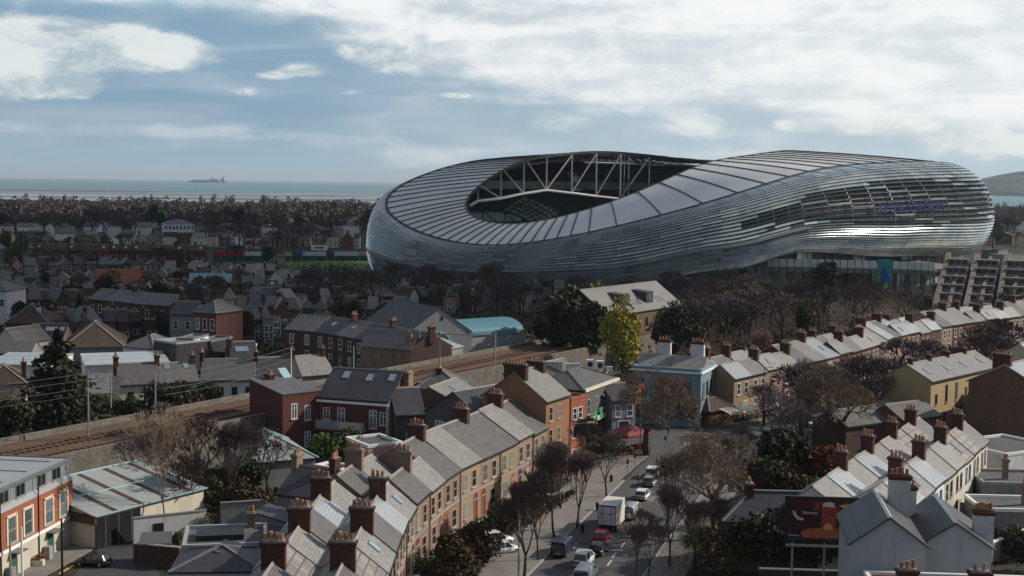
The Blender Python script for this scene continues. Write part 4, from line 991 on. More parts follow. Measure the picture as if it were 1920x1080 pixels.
def fpoly(parent, name, pts, y, mt): m = MB(); m.quad(*[(x, y, z) for x, z in pts]); return m.obj(name, mt, parent)
fpoly(bb, 'poster_print', [(1.5, .25), (5.9, .2), (6.2, .75), (5.7, 1.0), (3.6, 1.15), (1.7, 1.05), (1.2, .7)], -.018, 'board_orange')
fpoly(bb, 'poster_print', [(2.9, 1.05), (4.15, 1.05), (4.3, 3.0), (3.0, 3.15)], -.024, 'board_red')
fpoly(bb, 'poster_print', [(3.1, 1.0), (4.0, 1.0), (3.8, 1.45), (3.5, 1.6), (3.2, 1.4)], -.030, 'board_amber')
fpoly(bb, 'poster_print', [(3.0, 3.0), (4.05, 2.95), (4.0, 3.3), (3.6, 3.42), (3.05, 3.3)], -.030, 'board_cream')
fpoly(bb, 'poster_print', [(2.2, 2.7), (2.7, 2.6), (2.85, 3.4), (2.5, 3.3)], -.024, 'board_red')
fpoly(bb, 'poster_print', [(4.4, 3.1), (5.2, 3.3), (5.7, 3.2), (5.5, 2.7), (4.9, 2.9)], -.024, 'board_amber')
fpoly(bb, 'poster_print', [(.5, 2.6), (.7, 2.55), (1.0, 2.05), (1.45, 1.95), (1.5, 1.75), (.95, 1.8), (.6, 2.2)], -.024, 'board_cream')
fpoly(bb, 'poster_print', [(.15, .15), (1.2, .12), (1.2, .5), (.15, .55)], -.018, 'board_blue')
fpoly(bb, 'poster_print', [(.2, .45), (1.1, .40), (1.1, .47), (.2, .53)], -.024, 'board_cream')
def text(body, size, mt, parent, loc, rot=(math.pi/2, 0, 0), name='lettering', ext=.004, align='LEFT', bold=0.):
    cu = bpy.data.curves.new(name, 'FONT'); cu.body = body; cu.size = size; cu.align_x = align; cu.extrude = ext; cu.offset = bold
    o = bpy.data.objects.new('tmp', cu); COL.objects.link(o); me = bpy.data.meshes.new_from_object(o.evaluated_get(bpy.context.evaluated_depsgraph_get())); bpy.data.objects.remove(o)
    me.materials.append(MATS[mt]); o = link(name, me, parent); o.location = loc; o.rotation_euler = rot; return o
text('Guinness', .34, 'board_cream', bb, (1.35, -.03, 2.33), bold=.01)
fpoly(bb, 'poster_print', [(4.3, 2.28), (6.1, 2.12), (6.1, 2.26), (4.3, 2.42)], -.024, 'board_cream')
for x in (.6, 3.3, 6.0): MB().box(x-.08, x+.08, .05, .25, -bz, -.12).obj('post', 'galvanised', bb)
MB().box(0, BW, -.35, 0, -.45, -.3).obj('catwalk', 'galvanised', bb)
a = G_[0][0]; aa = G_[0][1]; ng = Vector((-math.sin(aa), math.cos(aa)))
e = a+ng*10.4
r = house('end_house', 'dark slate hipped end house directly above the billboard', (e.x-5.6, e.y-1.2), R(-3), 10.5, 5.5, 4.6, 'hip', 2.2, 'dark_render', 'slate_dark', .2, trim='ridge_tile')
add_chimney(r, 2.5, 2.6, 6.2, .8, 1.2, 1.6, 2)
wall_thing('garden_wall', 'dark brick wall running under the billboard in the lower right', (bp.x-2, YB+.9), (bp.x+9.5, YB+.2), 0, 2.0, .4, 'dark_brick', cap='lead')
# ================================================================== I. white rendered gabled buildings bottom right
def wgable(name, label, px, Y, w, d, h, rh, rz, wm, rm, chim):
    x = (px-960)/FOC*Y*1.008; r = house(name, label, (x, Y), R(rz), w, d, h, 'gabley', rh, wm, rm, .3, .2, trim='white_paint')
    for c in chim: add_chimney(r, *c)
    return r
r = wgable('gabled_house', 'white rendered house with a steep dark slate gable right beside the billboard', 1610, 98.5, 5.4, 9, 8.3, 2.0, -8, 'grey_white', 'slate_dark', [(4.4, 7.4, 9.8, 1.8, .9, 2.6, 4, 'chimney_white')])
r = wgable('gabled_house', 'white rendered house with dark slate gable under a tall white chimney, second from the billboard', 1735, 99.5, 5.4, 9, 7.9, 1.8, -8, 'grey_white', 'slate_dark', [(.2, 7.6, 8.2, 1.6, .9, 3.0, 4, 'chimney_white'), (5.2, 2.5, 8.0, 1.6, .9, 2.6, 5, 'chimney_white')])
x = (1668-960)/FOC*92
r = house('flat_roofed_extension', 'flat-roofed white extension with red-edged dark roof at the bottom right', (x, 92), R(-4), 12, 5, 6.3, 'flat', 0, 'grey_white', 'felt_roof', trim='white_paint', cat='extension')
MB().box(.3, 11.7, 4.3, 4.5, 6.36, 6.5).obj('roof_edge', 'door_red', r)
add_chimney(r, 2.0, .2, 6.6, 1.5, .8, 1.9, 3); add_chimney(r, 7.0, .2, 6.6, 1.5, .8, 1.9, 2)
for k, px in enumerate((1700, 1822)):
    x = (px-960)/FOC*86; r = house('gabled_house', ('left' if k == 0 else 'right')+' of two grey slate gables cut by the bottom edge in the lower right', (x-2.6, 83.5), 0, 5.2, 6, 5.6, 'gabley', 1.4, 'grey_white', 'slate' if k == 0 else 'slate_dark', .25, .1, group='gables at the bottom edge'); add_chimney(r, 2.6, 4.6, 7.0, 1.2, .8, 1.2, 2)
# dark yards right of the pale-roofed terrace
for k, (px, py, px2, py2, h) in enumerate(((1835, 905, 1925, 912, 2.2), (1800, 960, 1925, 985, 2.2), (1850, 1040, 1925, 1010, 2.0), (1790, 1000, 1845, 1015, 2.2))):
    a_, b_ = G(px, py+20), G(px2, py2+20)
    wall_thing('yard_wall', ['white-capped yard wall behind the lower right terrace, topmost', 'pale-capped yard wall across the dark yard at the right edge', 'lowest yard wall at the right edge', 'short yard wall by the white chimneys'][k], a_, b_, 0, h, .3, 'grey_render', cap='white_paint')
for k, (px, py, w, d, h) in enumerate(((1842, 960, 11, 7, 3.0), (1838, 1010, 12, 6, 2.8))):
    p = G(px, py); r = house('outbuilding', ['dark flat-roofed yard building right of the pale-roofed terrace', 'lower dark flat-roofed yard building by the right edge'][k], p, R(-3), w, d, h, 'flat', 0, 'grey_render', 'felt_roof', trim='white_paint' if k else 'kerb', cat='outbuilding')
    add_chimney(r, 3.2+k*2, 3, h, .6, .6, 2.6, 2, 'chimney_tan')
# ================================================================== middle distance, surveyed by eave lines
def HB(name, label, e0, e1, h, d, rt='gable', rh=2., wm='grey_render', rm='slate', ch=(), win=None, sky=(), near=False, cat='house', trim='ridge_tile', og=.1, ov=.25, group=None, style='sash', sides=''):
    a = G(e0[0], e0[1], h); b = G(e1[0], e1[1], h); w = (V2(b)-V2(a)).length
    r = house(name, label, (a.x, a.y), angle(a, b), round(w, 2), d, h, rt, rh, wm, rm, ov, og, trim, group, cat)
    w = round(w, 2)
    for c in ch:                                             # (fraction along, fraction deep, width, kind)
        top = h+(rh*(1-abs(c[1]-.5)*2) if rt == 'gable' else (rh*(1-abs(c[0]-.5)*2) if rt == 'gabley' else rh*.6))
        add_chimney(r, w*c[0], d*c[1], top, .7, c[2] if len(c) > 2 else 1.3, 1.5, 3, c[3] if len(c) > 3 else 'chimney_brick', 0 if near else 2)
    if win:
        for n, z, ww, wh in win:
            for i in range(n): add_window(r, 'f', w, d, w*(i+.5)/n, z, ww, wh, style, near)
    for sd, n, z, ww, wh in sides or ():
        L = d if sd in 'lr' else w
        for i in range(n): add_window(r, sd, w, d, L*(i+.5)/n, z, ww, wh, style, near)
    for x, t in sky: add_skylight(r, w, d, h, rt, rh, w*x, t, .8, 1.2)
    return r
# J. red brick flats and neighbours behind the curved terrace
r = HB('brick_flats', 'dark red brick flats with white fascia, balcony and black slate roof', (601, 741), (728, 750), 7.6, 8.5, 'gable', 2.9, 'red_brick', 'slate_dark', sky=((.22, .75), (.58, .7), (.9, .75)), near=True, cat='apartment building', og=.3, ov=.45)
w = r['_w']
MB().box(-.3, w+.3, -.62, -.5, 6.85, 7.15).obj('fascia', 'white_paint', r)
for x, z, ww, wh in ((.09, 4.6, .8, 1.4), (.31, 3.9, .9, 2.2), (.78, 3.9, .9, 2.2), (.93, 4.4, .9, 1.5), (.09, 1.2, .8, 1.5), (.3, 1.0, 1.6, 1.9), (.78, .9, .9, 2.1), (.93, 1.2, .9, 1.5)): add_window(r, 'f', w, 8.5, w*x, z, ww, wh, 'casement', True, 'grey_glass')
MB().box(w*.0, w*.72, -1.4, 0, 3.5, 3.65).obj('balcony_slab', 'concrete', r); MB().box(w*.0, w*.72, -1.4, -1.34, 3.65, 4.7).obj('balcony_rail', 'pale_steel', r)
MB().box(w*.36, w*.68, -1.46, -1.40, 3.75, 4.6).obj('balcony_screen', 'cream_render', r)
MB().box(w-.25, w+.06, -.06, 8.3, 0, 7.6).obj('quoin', 'cream_render', r)
add_chimney(r, w+.5, 5.0, 8.6, .9, 1.6, 2.3, 3, 'chimney_tan')
r = HB('brick_flats', 'dark red stair wing with sloping parapet at the left end of the red flats', (530, 741), (601, 733), 8.1, 8, 'mono', 1.0, 'red_brick', 'felt_roof', near=True, cat='apartment building', ov=.1, style='metal')
for x, z in ((.3, 5.0), (.65, 4.6), (.65, 1.2)): add_window(r, 'f', r['_w'], 8, r['_w']*x, z, .7, 1.8, 'casement', True, 'grey_glass')
add_chimney(r, 2.4, 7.0, 8.4, .8, 1.4, 1.6, 3, 'chimney_brick')
MB().prism([(5.4, 8.1), (8.3, 10.2), (8.3, 8.1)], r['_w']-1.2, r['_w']).obj('parapet_flashing', 'teal_trim', r)
r = HB('dark_house', 'dark grey rendered gable house with one white double window beside the red flats', (797, 772), (905, 790), 6.6, 9, 'gabley', 2.9, 'dark_render', 'slate_dark', near=True, og=.1, ch=((.0, .9, 1.3),))
w = r['_w']; add_window(r, 'f', w, 9, w*.26, 4.2, 1.3, 1.5, 'casement', True, 'grey_glass'); add_window(r, 'f', w, 9, w*.66, 4.6, .5, .9, 'sash', True)
r = HB('dark_house', 'black-roofed dark house between the red flats and the grey gable', (742, 778), (797, 776), 6.0, 8, 'gable', 2.6, 'dark_render', 'slate_dark', near=True)
add_window(r, 'f', r['_w'], 8, 1.9, 1.6, 1.0, 2.0, 'casement', True, 'grey_glass')
dd = MB(); c_ = Vector((r['_w']-.6, -.5, 5.0)); P = [(c_.x+.38*math.cos(t)*.98, c_.y-.1*math.sin(t), c_.z+.38*math.sin(t)) for t in [2*math.pi*i/14 for i in range(14)]]
dd.quad(*P); dd.tube(c_, c_+Vector((0, .5, -.1)), .03, .03, 5); dd.obj('satellite_dish', 'grey_render', r)
HB('pitched_house', 'brown tiled house with a glaring white roof panel behind the grey gable house', (858, 757), (905, 738), 6.2, 8, 'gable', 1.8, 'brown_brick', 'slate_pale', sky=((.5, .6),), near=True)
HB('pitched_house', 'dark hipped house with a big brick stack in front of the railway', (780, 728), (866, 730), 5.6, 8, 'hip', 2.2, 'dark_brick', 'slate', ch=((.45, .4, 1.8),), near=True)
HB('pitched_house', 'small black-roofed gable house with a blue-tinted roof light by the railway', (945, 700), (985, 712), 5.4, 8, 'gable', 1.8, 'grey_render', 'slate_dark', sky=((.5, .7),), near=True)
HB('pitched_house', 'pale gable house right beside the small black-roofed one by the railway', (985, 700), (1040, 706), 4.6, 7, 'gabley', 1.8, 'cream_render', 'slate', near=True)
# white flat buildings behind the curved terrace
HB('flat_roofed_house', 'white parapeted flat-roofed house behind the curved terrace', (690, 840), (755, 833), 4.0, 6, 'flat', 0, 'pink_render', 'felt_roof', near=True, trim='white_paint', win=((2, 1.4, .7, 1.1),))
HB('hall', 'low grey-green corrugated hipped hall left of the bright green tree', (466, 868), (592, 858), 3.2, 12, 'hip', 2.2, 'grey_render', 'corrugated', near=True, cat='hall', trim='teal_trim')
HB('shed', 'small white-topped shed beside the palm behind the curved terrace', (640, 885), (668, 878), 3.0, 4, 'flat', 0, 'white_render', 'felt_roof', trim='white_paint', cat='shed')
HB('shed', 'long low pale shed among the gardens left of the curved terrace', (562, 917), (602, 915), 2.8, 3.2, 'mono', .5, 'cream_render', 'slate_new', cat='shed')
HB('pitched_house', 'dark grey slate house with a tan chimney left of the rear chimneys', (520, 925), (600, 935), 4.4, 7, 'gable', 2.0, 'grey_render', 'slate_dark', ch=((.0, .5, 1.2, 'chimney_tan'), (.9, .5, 1.2)), near=True)
HB('lean_to', 'low grey lean-to in the shadow left of the near terrace chimneys', (490, 990), (560, 998), 3.4, 6, 'mono', .8, 'grey_render', 'felt_roof', cat='lean-to', near=True)
# low buildings behind the grey pub
HB('outbuilding', 'long low pale blue-grey building behind the grey pub', (1010, 716), (1150, 722), 5.2, 9, 'flat', 0, 'grey_render', 'felt_roof', trim='zinc_flat', cat='outbuilding', near=True)
HB('outbuilding', 'dark-roofed hipped building with black stacks directly behind the grey pub', (1030, 738), (1130, 742), 6.0, 7, 'hip', 1.5, 'dark_render', 'slate', ch=((.2, .5, 1.0), (.75, .5, 1.6)), cat='outbuilding', near=True)
HB('outbuilding', 'brown-roofed low building between the grey and the blue pub', (1120, 726), (1215, 720), 5.4, 8, 'hip', 1.6, 'dark_render', 'tile_brown', cat='outbuilding', near=True)
mat('lilac_render', (.20, .21, .27), var=.12, scale=.5, rough=.9, grime=.3)
HB('lilac_house', 'lilac-grey house with a dark slate roof left of the blue pub', (1148, 752), (1192, 749), 5.4, 6, 'gable', 1.8, 'lilac_render', 'slate_dark', near=True, win=((2, 3.2, .8, 1.5), (1, .6, 1.6, 1.9)))
for k, px in enumerate((1040, 1075, 1108, 1127, 1145)):
    q = G(px, 699-(2 if k == 2 else 0), 5.6); o = thing('rooftop_unit', ['cream rooftop plant box, leftmost behind the grey pub', 'long white rooftop duct box behind the grey pub', 'white fan unit with a round grille, left of two behind the pub', 'white fan unit with a round grille, right of two behind the pub', 'small pale rooftop box at the right end behind the pub'][k], 'plant unit', (q.x, q.y+3, 5.6))
    ww = (2.6, 2.2, 1.2, 1.2, 1.0)[k]; hh = (1.3, 1.0, 1.5, 1.5, .5)[k]; MB().box(-ww/2, ww/2, -.5, .5, 0, hh).obj('casing', 'cream_render' if k == 0 else 'white_render', o)
    if k in (2, 3): MB().tube((0, -.52, hh*.55), (0, -.5, hh*.55), .42, .42, 14).obj('grille', 'black_metal', o)
    else: MB().box(-ww/2-.05, ww/2+.05, -.55, .55, hh, hh+.06).obj('lid', 'zinc_flat', o)
# 8. the pale-roofed institute with two dormers
r = HB('institute', 'brown brick building with a wide pale slate roof and two black dormers', (1141, 592), (1278, 571), 9.0, 13, 'gable', 4.6, 'brown_brick', 'slate_pale', near=True, cat='building', og=.4, win=((9, 5.6, 1.0, 1.8), (9, 1.8, 1.0, 2.0)), style='dark')
w = r['_w']
for x in (.30, .62):
    M_ = MB(); M_.prism([(1.4, 10.0), (1.4, 12.5), (6.0, 12.9), (4.2, 11.6)], w*x-1.5, w*x+1.5); M_.obj('dormer', 'slate_dark', r); MB().box(w*x-.5, w*x+.5, 1.34, 1.4, 10.5, 12.0).obj('dormer_window', 'skylight_glass', r)
for x in (.43, .47, .51, .76, .80, .84): add_skylight(r, w, 13, 9, 'gable', 4.6, w*x, .32, .5, 1.6)
# warehouses by the railway
r = HB('warehouse', 'pale grey gable-fronted warehouse beside the railway', (762, 627), (884, 622), 6.0, 24, 'gabley', 4.6, 'pale_cladding' if 'pale_cladding' in MATS else 'zinc_flat', 'felt_roof', cat='warehouse', trim='felt_roof', og=.1)
w = r['_w']; P = [(w*.48+2.6*math.cos(t), 2.6*math.sin(t)+3.6) for t in [math.pi*i/12 for i in range(13)]]
g_ = MB()
for (x0, z0), (x1, z1) in zip(P, P[1:]): g_.beam((x0, -.1, z0), (x1, -.1, z1), .25)
g_.obj('arch_trim', 'teal_trim', r); MB().box(w*.48-2.5, w*.48+2.5, -.06, 0, 0, 3.6).obj('shutter', 'lead', r); MB().box(w*.52, w*.52+.5, -.06, 0, 8.4, 9.2).obj('vent', 'black_metal', r)
a_ = G(836, 628, 5.5); b_ = G(980, 618, 5.5); w = (V2(b_)-V2(a_)).length
r = thing('barrel_roofed_shed', 'long shed with a rounded teal roof beside the railway', 'warehouse', (a_.x, a_.y, 0), angle(a_, b_))
MB().box(0, w, 0, 11, 0, 5.0).obj('wall', 'zinc_flat', r)
m = MB(); Q = [(-.2, 4.9)]+[(5.5-5.8*math.cos(t), 5.0+2.6*math.sin(t)) for t in [math.pi*i/12 for i in range(1, 12)]]+[(11.2, 4.9)]; m.prism(Q, -.2, w+.2); m.obj('roof', 'teal_roof', r)
HB('canteen', 'long low brown-roofed shed in front of the teal barrel roof', (828, 640), (912, 628), 3.6, 7, 'hip', 1.6, 'grey_render', 'tile_brown', cat='shed', win=((5, .9, 1.6, 1.6),), style='casement')
HB('shed', 'pale monopitch roof with a bright roof light right of the tan gable', (806, 662), (868, 650), 4.6, 8, 'mono', 2.0, 'grey_render', 'slate_new', cat='shed', sky=((.5, .4),))
HB('shed', 'blue-grey flat shed roof below the tan gable end', (796, 686), (857, 678), 3.4, 8, 'mono', 1.6, 'grey_render', 'zinc', cat='shed')
HB('shed', 'teal-sided lean-to right behind the near railway wall', (880, 706), (925, 700), 3.4, 5, 'flat', 0, 'blue_render', 'zinc_flat', cat='shed', trim='teal_trim')
# dark brick terrace mid-left of the warehouse
r0 = [((533, 617), (590, 622)), ((590, 622), (630, 628)), ((630, 628), (664, 634)), ((664, 634), (700, 641)), ((700, 641), (735, 648)), ((735, 648), (770, 655))]
for i, (a_, b_) in enumerate(r0):
    HB('terraced_house', f'{ORD[i]} dark brick house from the left in the terrace leading to the tan gable', a_, b_, 6.4, 8.5, 'gable', 2.4, 'dark_brick', 'slate' if i % 2 == 0 else 'slate_dark', ch=((1., .5, 1.3),) if i % 2 else (), win=((2, 3.9, .9, 1.7), (2, .9, .9, 1.7)), near=True, og=.0, ov=.2, group='dark terrace leading to the tan gable', sky=((.4, .6),) if i in (1, 2) else ())
r = HB('gable_end_house', 'tan brick gable end with twin stacks closing the dark terrace', (770, 655), (803, 648), 6.4, 10, 'gabley', 2.6, 'chimney_tan', 'slate', ch=((.2, .1, 1.1, 'chimney_tan'), (.85, .1, 1.1, 'chimney_tan')), near=True)
# three-storey dark red house and neighbours
r = HB('tall_house', 'dark red three-window townhouse with a slate roof, taller than its row', (363, 585), (405, 588), 9.4, 8, 'hip', 2.2, 'red_brick', 'slate', near=True, win=((3, 6.2, .9, 2.0), (3, 2.4, .9, 2.0)))
HB('pale_house', 'pale blue-grey house attached right of the dark red townhouse', (405, 606), (438, 606), 6.2, 8, 'gable', 2.0, 'blue_render', 'slate', near=True, win=((2, 3.8, .8, 1.3),))
HB('pale_house', 'pale grey rendered house attached left of the dark red townhouse', (318, 589), (363, 590), 7.2, 8, 'gable', 2.2, 'grey_render', 'slate_dark', near=True, win=((2, 4.2, .9, 1.5),))
for i, (x0, y0, x1, y1) in enumerate(((165, 561, 195, 563), (195, 563, 226, 566), (226, 566, 262, 570), (262, 570, 318, 574))):
    HB('terraced_house', f'{ORD[i]} dark red brick house from the left in the row left of the tall townhouse', (x0, y0), (x1, y1), 7.2, 8, 'gable', 2.0, 'red_brick' if i != 3 else 'dark_brick', 'slate', ch=((1, .5, 1.2),) if i % 2 else (), win=((2, 4.4, .9, 1.6), (2, 1.2, .9, 1.6)), near=False, ov=.2, og=0, group='dark red row left of the tall townhouse')
# cottages along the far side of the tracks
CT = [((-40, 722), (48, 719), 4.6, 'hip', 2.4, 'pink_render', 'tile_brown', 'pink cottage with a rusty brown hipped roof at the left edge'),
      ((225, 722), (303, 718), 3.3, 'gable', 2.6, 'cream_render', 'slate', 'first grey-roofed cottage right of the dark conifer'),
      ((303, 718), (375, 714), 3.3, 'gable', 2.4, 'grey_render', 'slate', 'second cottage right of the conifer, with two bright roof lights'),
      ((375, 713), (478, 712), 3.3, 'gable', 2.7, 'white_render', 'slate', 'long white cottage with small dark windows, third from the conifer'),
      ((478, 711), (566, 706), 3.3, 'gable', 2.7, 'cream_render', 'slate_dark', 'cream cottage with a mossy roof, fourth from the conifer'),
      ((566, 705), (628, 700), 3.3, 'gable', 2.6, 'grey_render', 'slate_pale', 'pale grey-roofed cottage beside the red flats, fifth from the conifer')]
for i, (a_, b_, h, rt, rh, wm, rm, lab) in enumerate(CT):
    HB('cottage', lab, a_, b_, h, 8, rt, rh, wm, rm, ch=((.0, .5, 1.3), (1., .5, 1.3)) if i in (1, 3) else ((.95, .5, 1.3),), sky=((.25, .8), (.75, .8)) if i == 2 else (), win=((4 if i == 3 else 2, 1.0, .7, 1.1),), near=True, og=0, cat='cottage', style='dark')
HB('pale_hall', 'long white-walled hall behind the conifer, left part', (-30, 684), (96, 686), 4.6, 10, 'mono', .6, 'white_render', 'slate_new', cat='hall')
HB('pale_hall', 'long white-walled hall behind the cottages, right part', (160, 686), (318, 680), 4.6, 10, 'mono', .6, 'white_render', 'slate_new', cat='hall')
HB('hipped_house', 'white house with a plain grey hipped roof behind the pale hall', (233, 650), (290, 654), 4.8, 8, 'hip', 2.0, 'white_render', 'slate', near=True, win=((3, 2.6, .8, 1.3),))
HB('modern_house', 'black-clad modern house left of the white box house', (288, 640), (331, 646), 6.8, 7, 'flat', 0, 'door_dark', 'zinc_flat', near=True, trim='zinc_flat', win=((5, 3.8, .9, 1.6), (5, 1., .9, 1.6)), style='metal')
HB('modern_house', 'white box-like modern house right of the black-clad one', (331, 637), (362, 638), 7.2, 7, 'flat', 0, 'white_render', 'felt_roof', near=True, trim='lead', win=((2, 4.6, .8, 1.6), (2, 1.2, .8, 1.6)), style='dark')
HB('modern_house', 'dark cube with a bright flat roof edge, rightmost of the modern houses', (362, 640), (395, 642), 6.6, 7, 'flat', 0, 'door_dark', 'felt_roof', near=True, trim='lead')
HB('low_house', 'low cream house with a bright white roof edge near the modern houses', (395, 650), (442, 654), 4.6, 6, 'flat', 0, 'cream_render', 'felt_roof', near=True, trim='white_paint', win=((2, 1.6, 1.2, 1.8),), style='dark')
HB('low_house', 'black-roofed house with three slanted roof lights', (436, 678), (486, 676), 3.6, 8, 'gable', 2.8, 'cream_render', 'slate_dark', sky=((.3, .6), (.45, .6), (.6, .6)), ch=((0, .4, 1.3),), near=True)
HB('gabled_house', 'cream gabled house at the left edge above the pale hall', (-12, 640), (32, 644), 4.6, 8, 'gabley', 2.4, 'cream_render', 'slate', near=True, win=((2, 1.4, .8, 1.2),), style='dark')
HB('low_house', 'grey-brown low house with two framed windows at the left edge', (-8, 662), (58, 662), 3.8, 7, 'gable', 1.6, 'grey_render', 'slate', near=True, win=((3, 1.2, .9, 1.3),))
HB('roofed_house', 'brown-tiled house with four tiny roof lights, left of the big brown roof', (52, 634), (118, 634), 4.6, 8, 'gable', 2.2, 'pink_render', 'tile_brown', sky=((.5, .6), (.6, .6), (.7, .6), (.9, .6)), win=((3, 1.8, .9, 1.3),), near=True)
HB('roofed_house', 'wide dark brown hipped roof house in the middle left', (118, 652), (232, 650), 4.4, 14, 'hip', 4.0, 'grey_render', 'tile_brown')
HB('roofed_house', 'dark brown roof house with a bright white gable edge near the left', (10, 606), (90, 606), 6.0, 10, 'hip', 3.4, 'red_brick', 'tile_brown', ch=((.7, .3, 1.0, 'chimney_white'),))
HB('roofed_house', 'tall pale-walled corner house cut by the left edge', (-40, 545), (12, 546), 9, 10, 'hip', 2, 'white_render', 'slate', near=False, win=((3, 5.6, .9, 1.5),))
# ================================================================== K. bottom left: brick and zinc building, shed, yard
kx, ky = -46.1, 93.0; aK = R(82.6); wK, dK = 33.0, 15.0
r = thing('zinc_brick_building', 'modern orange brick building with a grey zinc top storey at the lower left', 'building', (kx, ky, 0), aK)
MB().box(0, wK, 0, dK, 0, 2.75).obj('ground_storey', 'cream_render', r); MB().box(0, wK, -.02, dK, 2.75, 6.2).obj('brick_storey', 'bright_red_brick', r)
MB().box(-.02, wK+.02, -.10, dK, 2.55, 2.85).obj('string_course', 'white_paint', r); MB().box(0, wK, .35, dK-.3, 6.2, 8.05).obj('zinc_storey', 'zinc', r)
m = MB(); m.box(-.1, wK+.1, .2, dK, 8.05, 8.2); m.cur = 1
for i in range(8): m.box(i*4.4+.4, i*4.4+.55, 1.4, dK-.6, 8.2, 8.26)
m.box(-.1, wK+.1, .12, .24, 8.0, 8.3).box(wK-.02, wK+.12, .24, dK, 8.0, 8.3); m.obj('roof', ['zinc_flat', 'lead'], r)
m = MB(); m.prism([(-.05, 6.2), (.37, 6.2), (.37, 6.75)], -.02, wK+.02); m.obj('sloped_sill', 'zinc_flat', r)
x = wK-2.0; i = 0
while x > 2:
    o = put(m_window(1.25, 2.15, 'tan', False), r, x, -.02, 3.25); put(m_pane(1.25, 2.15, 'grey_glass'), o, 0, 0, 0)
    c = put(cached('surround', lambda: MB().box(-.95, -.72, -.09, 0, -.2, 2.4).box(.72, .95, -.09, 0, -.2, 2.4).box(-.95, .95, -.09, 0, 2.25, 2.45).mesh('surround', 'cream_paint')), r, x, -.02, 3.25)
    o = put(m_window(1.5, .95, 'metal', False), r, x-.6, .35, 6.85); put(m_pane(1.5, .95), o, 0, 0, 0); put(cached('mull', lambda: MB().box(-.35, -.30, -.05, 0, 0, .95).box(.3, .35, -.05, 0, 0, .95).mesh('glazing_bar', 'black_metal')), o, 0, 0, 0)
    if i % 2 == 1:
        MB().tube((x-2.0, -.08, 0), (x-2.0, -.08, 8.1), .06, .06, 6).obj('drainpipe', 'gutter', r)
        add_door(r, 'f', wK, dK, x+.3, 1.1, 2.2, 'door_green'); MB().box(x-.5, x+1.1, -1.0, 0, 2.35, 2.45).obj('door_canopy', 'lead', r); MB().box(x-1.3, x-.6, -.7, -.1, 0, 1.3).obj('bin_store', 'grey_render', r)
    x -= 3.9 if i % 2 else 2.9; i += 1
MB().box(wK-.03, wK+.02, .1, 1.0, 0, 2.75).obj('corner_panel', 'white_paint', r)
# corrugated shed
sp = G(180, 968, 3.2)
r = thing('corrugated_shed', 'long corrugated shed with brown roof strips and a black gate', 'shed', (sp.x, sp.y, 0), math.atan2(RD.y, RD.x))
wS = 14.; dS = 9.2
MB().prism([(0, 0), (dS, 0), (dS, 4.95), (0, 3.15)], 0, wS).obj('wall', 'cream_render', r)
m = MB(); m.prism([(-.3, 3.12), (dS, 5.0), (dS, 5.12), (-.3, 3.24)], -.3, wS+.2); m.obj('roof', 'corrugated', r)
for i in range(4):
    x0 = 2.0+i*3.3; m = MB(); m.prism([(-.25, 3.25), (dS-.3, 5.07), (dS-.3, 5.10), (-.25, 3.285)], x0, x0+.55); m.obj('roof_strip', 'tile_brown', r)
for y0 in (-.3, 4.4, dS): z0 = 3.26+(y0+.3)*.1979; MB().beam((-.3, y0, z0), (wS+.2, y0, z0), .16, .12).obj('roof_trim', 'teal_trim', r)
MB().box(.2, 5.4, -.10, -.02, 0, 2.9).obj('gate', 'black_metal', r); MB().box(-.35, -.05, -.2, dS, 2.4, 3.2).obj('fascia', 'dark_brick', r); MB().box(-.1, .2, -.14, .05, 0, 3.1).obj('corner_post', 'black_metal', r)
for k in range(3): MB().box(1.0+k*1.6, 1.06+k*1.6, -.14, -.10, 0, 2.9).obj('gate_rail', 'lead', r)
# street and yard
block('pavement', [G(50, 1100), G(178, 1029), G(130, 1024), G(-60, 1100)], 0, .12, 'pavement')
sheet('side_street', [G(120, 1100), G(182, 1029), G(252, 1026), G(262, 1045), G(330, 1100)], .012, 'asphalt_new')
g = MB(); p, q = G(112, 1076), G(138, 1060); n = Vector((.12, -.02, 0)); g.quad(*[tuple(v+Vector((0, 0, .02))) for v in (p-n, p+n, q+n, q-n)]); tag(g.obj('yellow_line', 'yellow_line'), kind='structure')
wall_thing('yard_wall', 'pale rendered yard wall with a small dark square window', G(250, 1020), G(386, 1004), 0, 2.5, .3, 'white_render', cap='grey_render')
a_, b_ = V2(G(250, 1020)), V2(G(386, 1004)); c_ = a_.lerp(b_, .35); o = MB().box(-.5, .5, -.03, .03, 0, .8).obj('hatch', 'dark_glass'); o.location = (c_.x, c_.y-.19, 1.0); o.rotation_euler = (0, 0, angle(a_, b_)); tag(o, 'small dark square hatch in the pale yard wall', 'hatch')
wall_thing('yard_wall', 'tall lilac-grey rendered wall behind the flat white house', G(414, 1012), G(495, 1006), 0, 3.6, .35, 'grey_render', cap='lead')
wall_thing('yard_wall', 'brown timber fence panel between the pale wall and the grey wall', G(386, 1008), G(416, 1012), 0, 2.4, .15, 'timber')
wall_thing('yard_wall', 'low brown yard wall beside the parked silver car at the lower left', G(252, 1058), G(338, 1066), 0, 1.9, .3, 'dark_brick', cap='kerb')
HB('shed', 'little brown timber shed in the corner yard at the lower left', (262, 1022), (318, 1020), 1.9, 2.4, 'mono', .3, 'timber', 'felt_roof', cat='shed', near=True)
r = HB('flat_white_house', 'white flat-roofed house with a sunken black roof light at the bottom left', (342, 1030), (500, 1024), 4.2, 6.5, 'flat', 0, 'white_render', 'felt_roof', near=True, trim='zinc_flat')
MB().box(1.0, 5.0, 2.0, 4.4, 4.26, 4.75).obj('roof_light', 'black_metal', r); add_chimney(r, 5.6, 6.3, 4.3, .7, .7, 1.5, 2, 'chimney_tan')
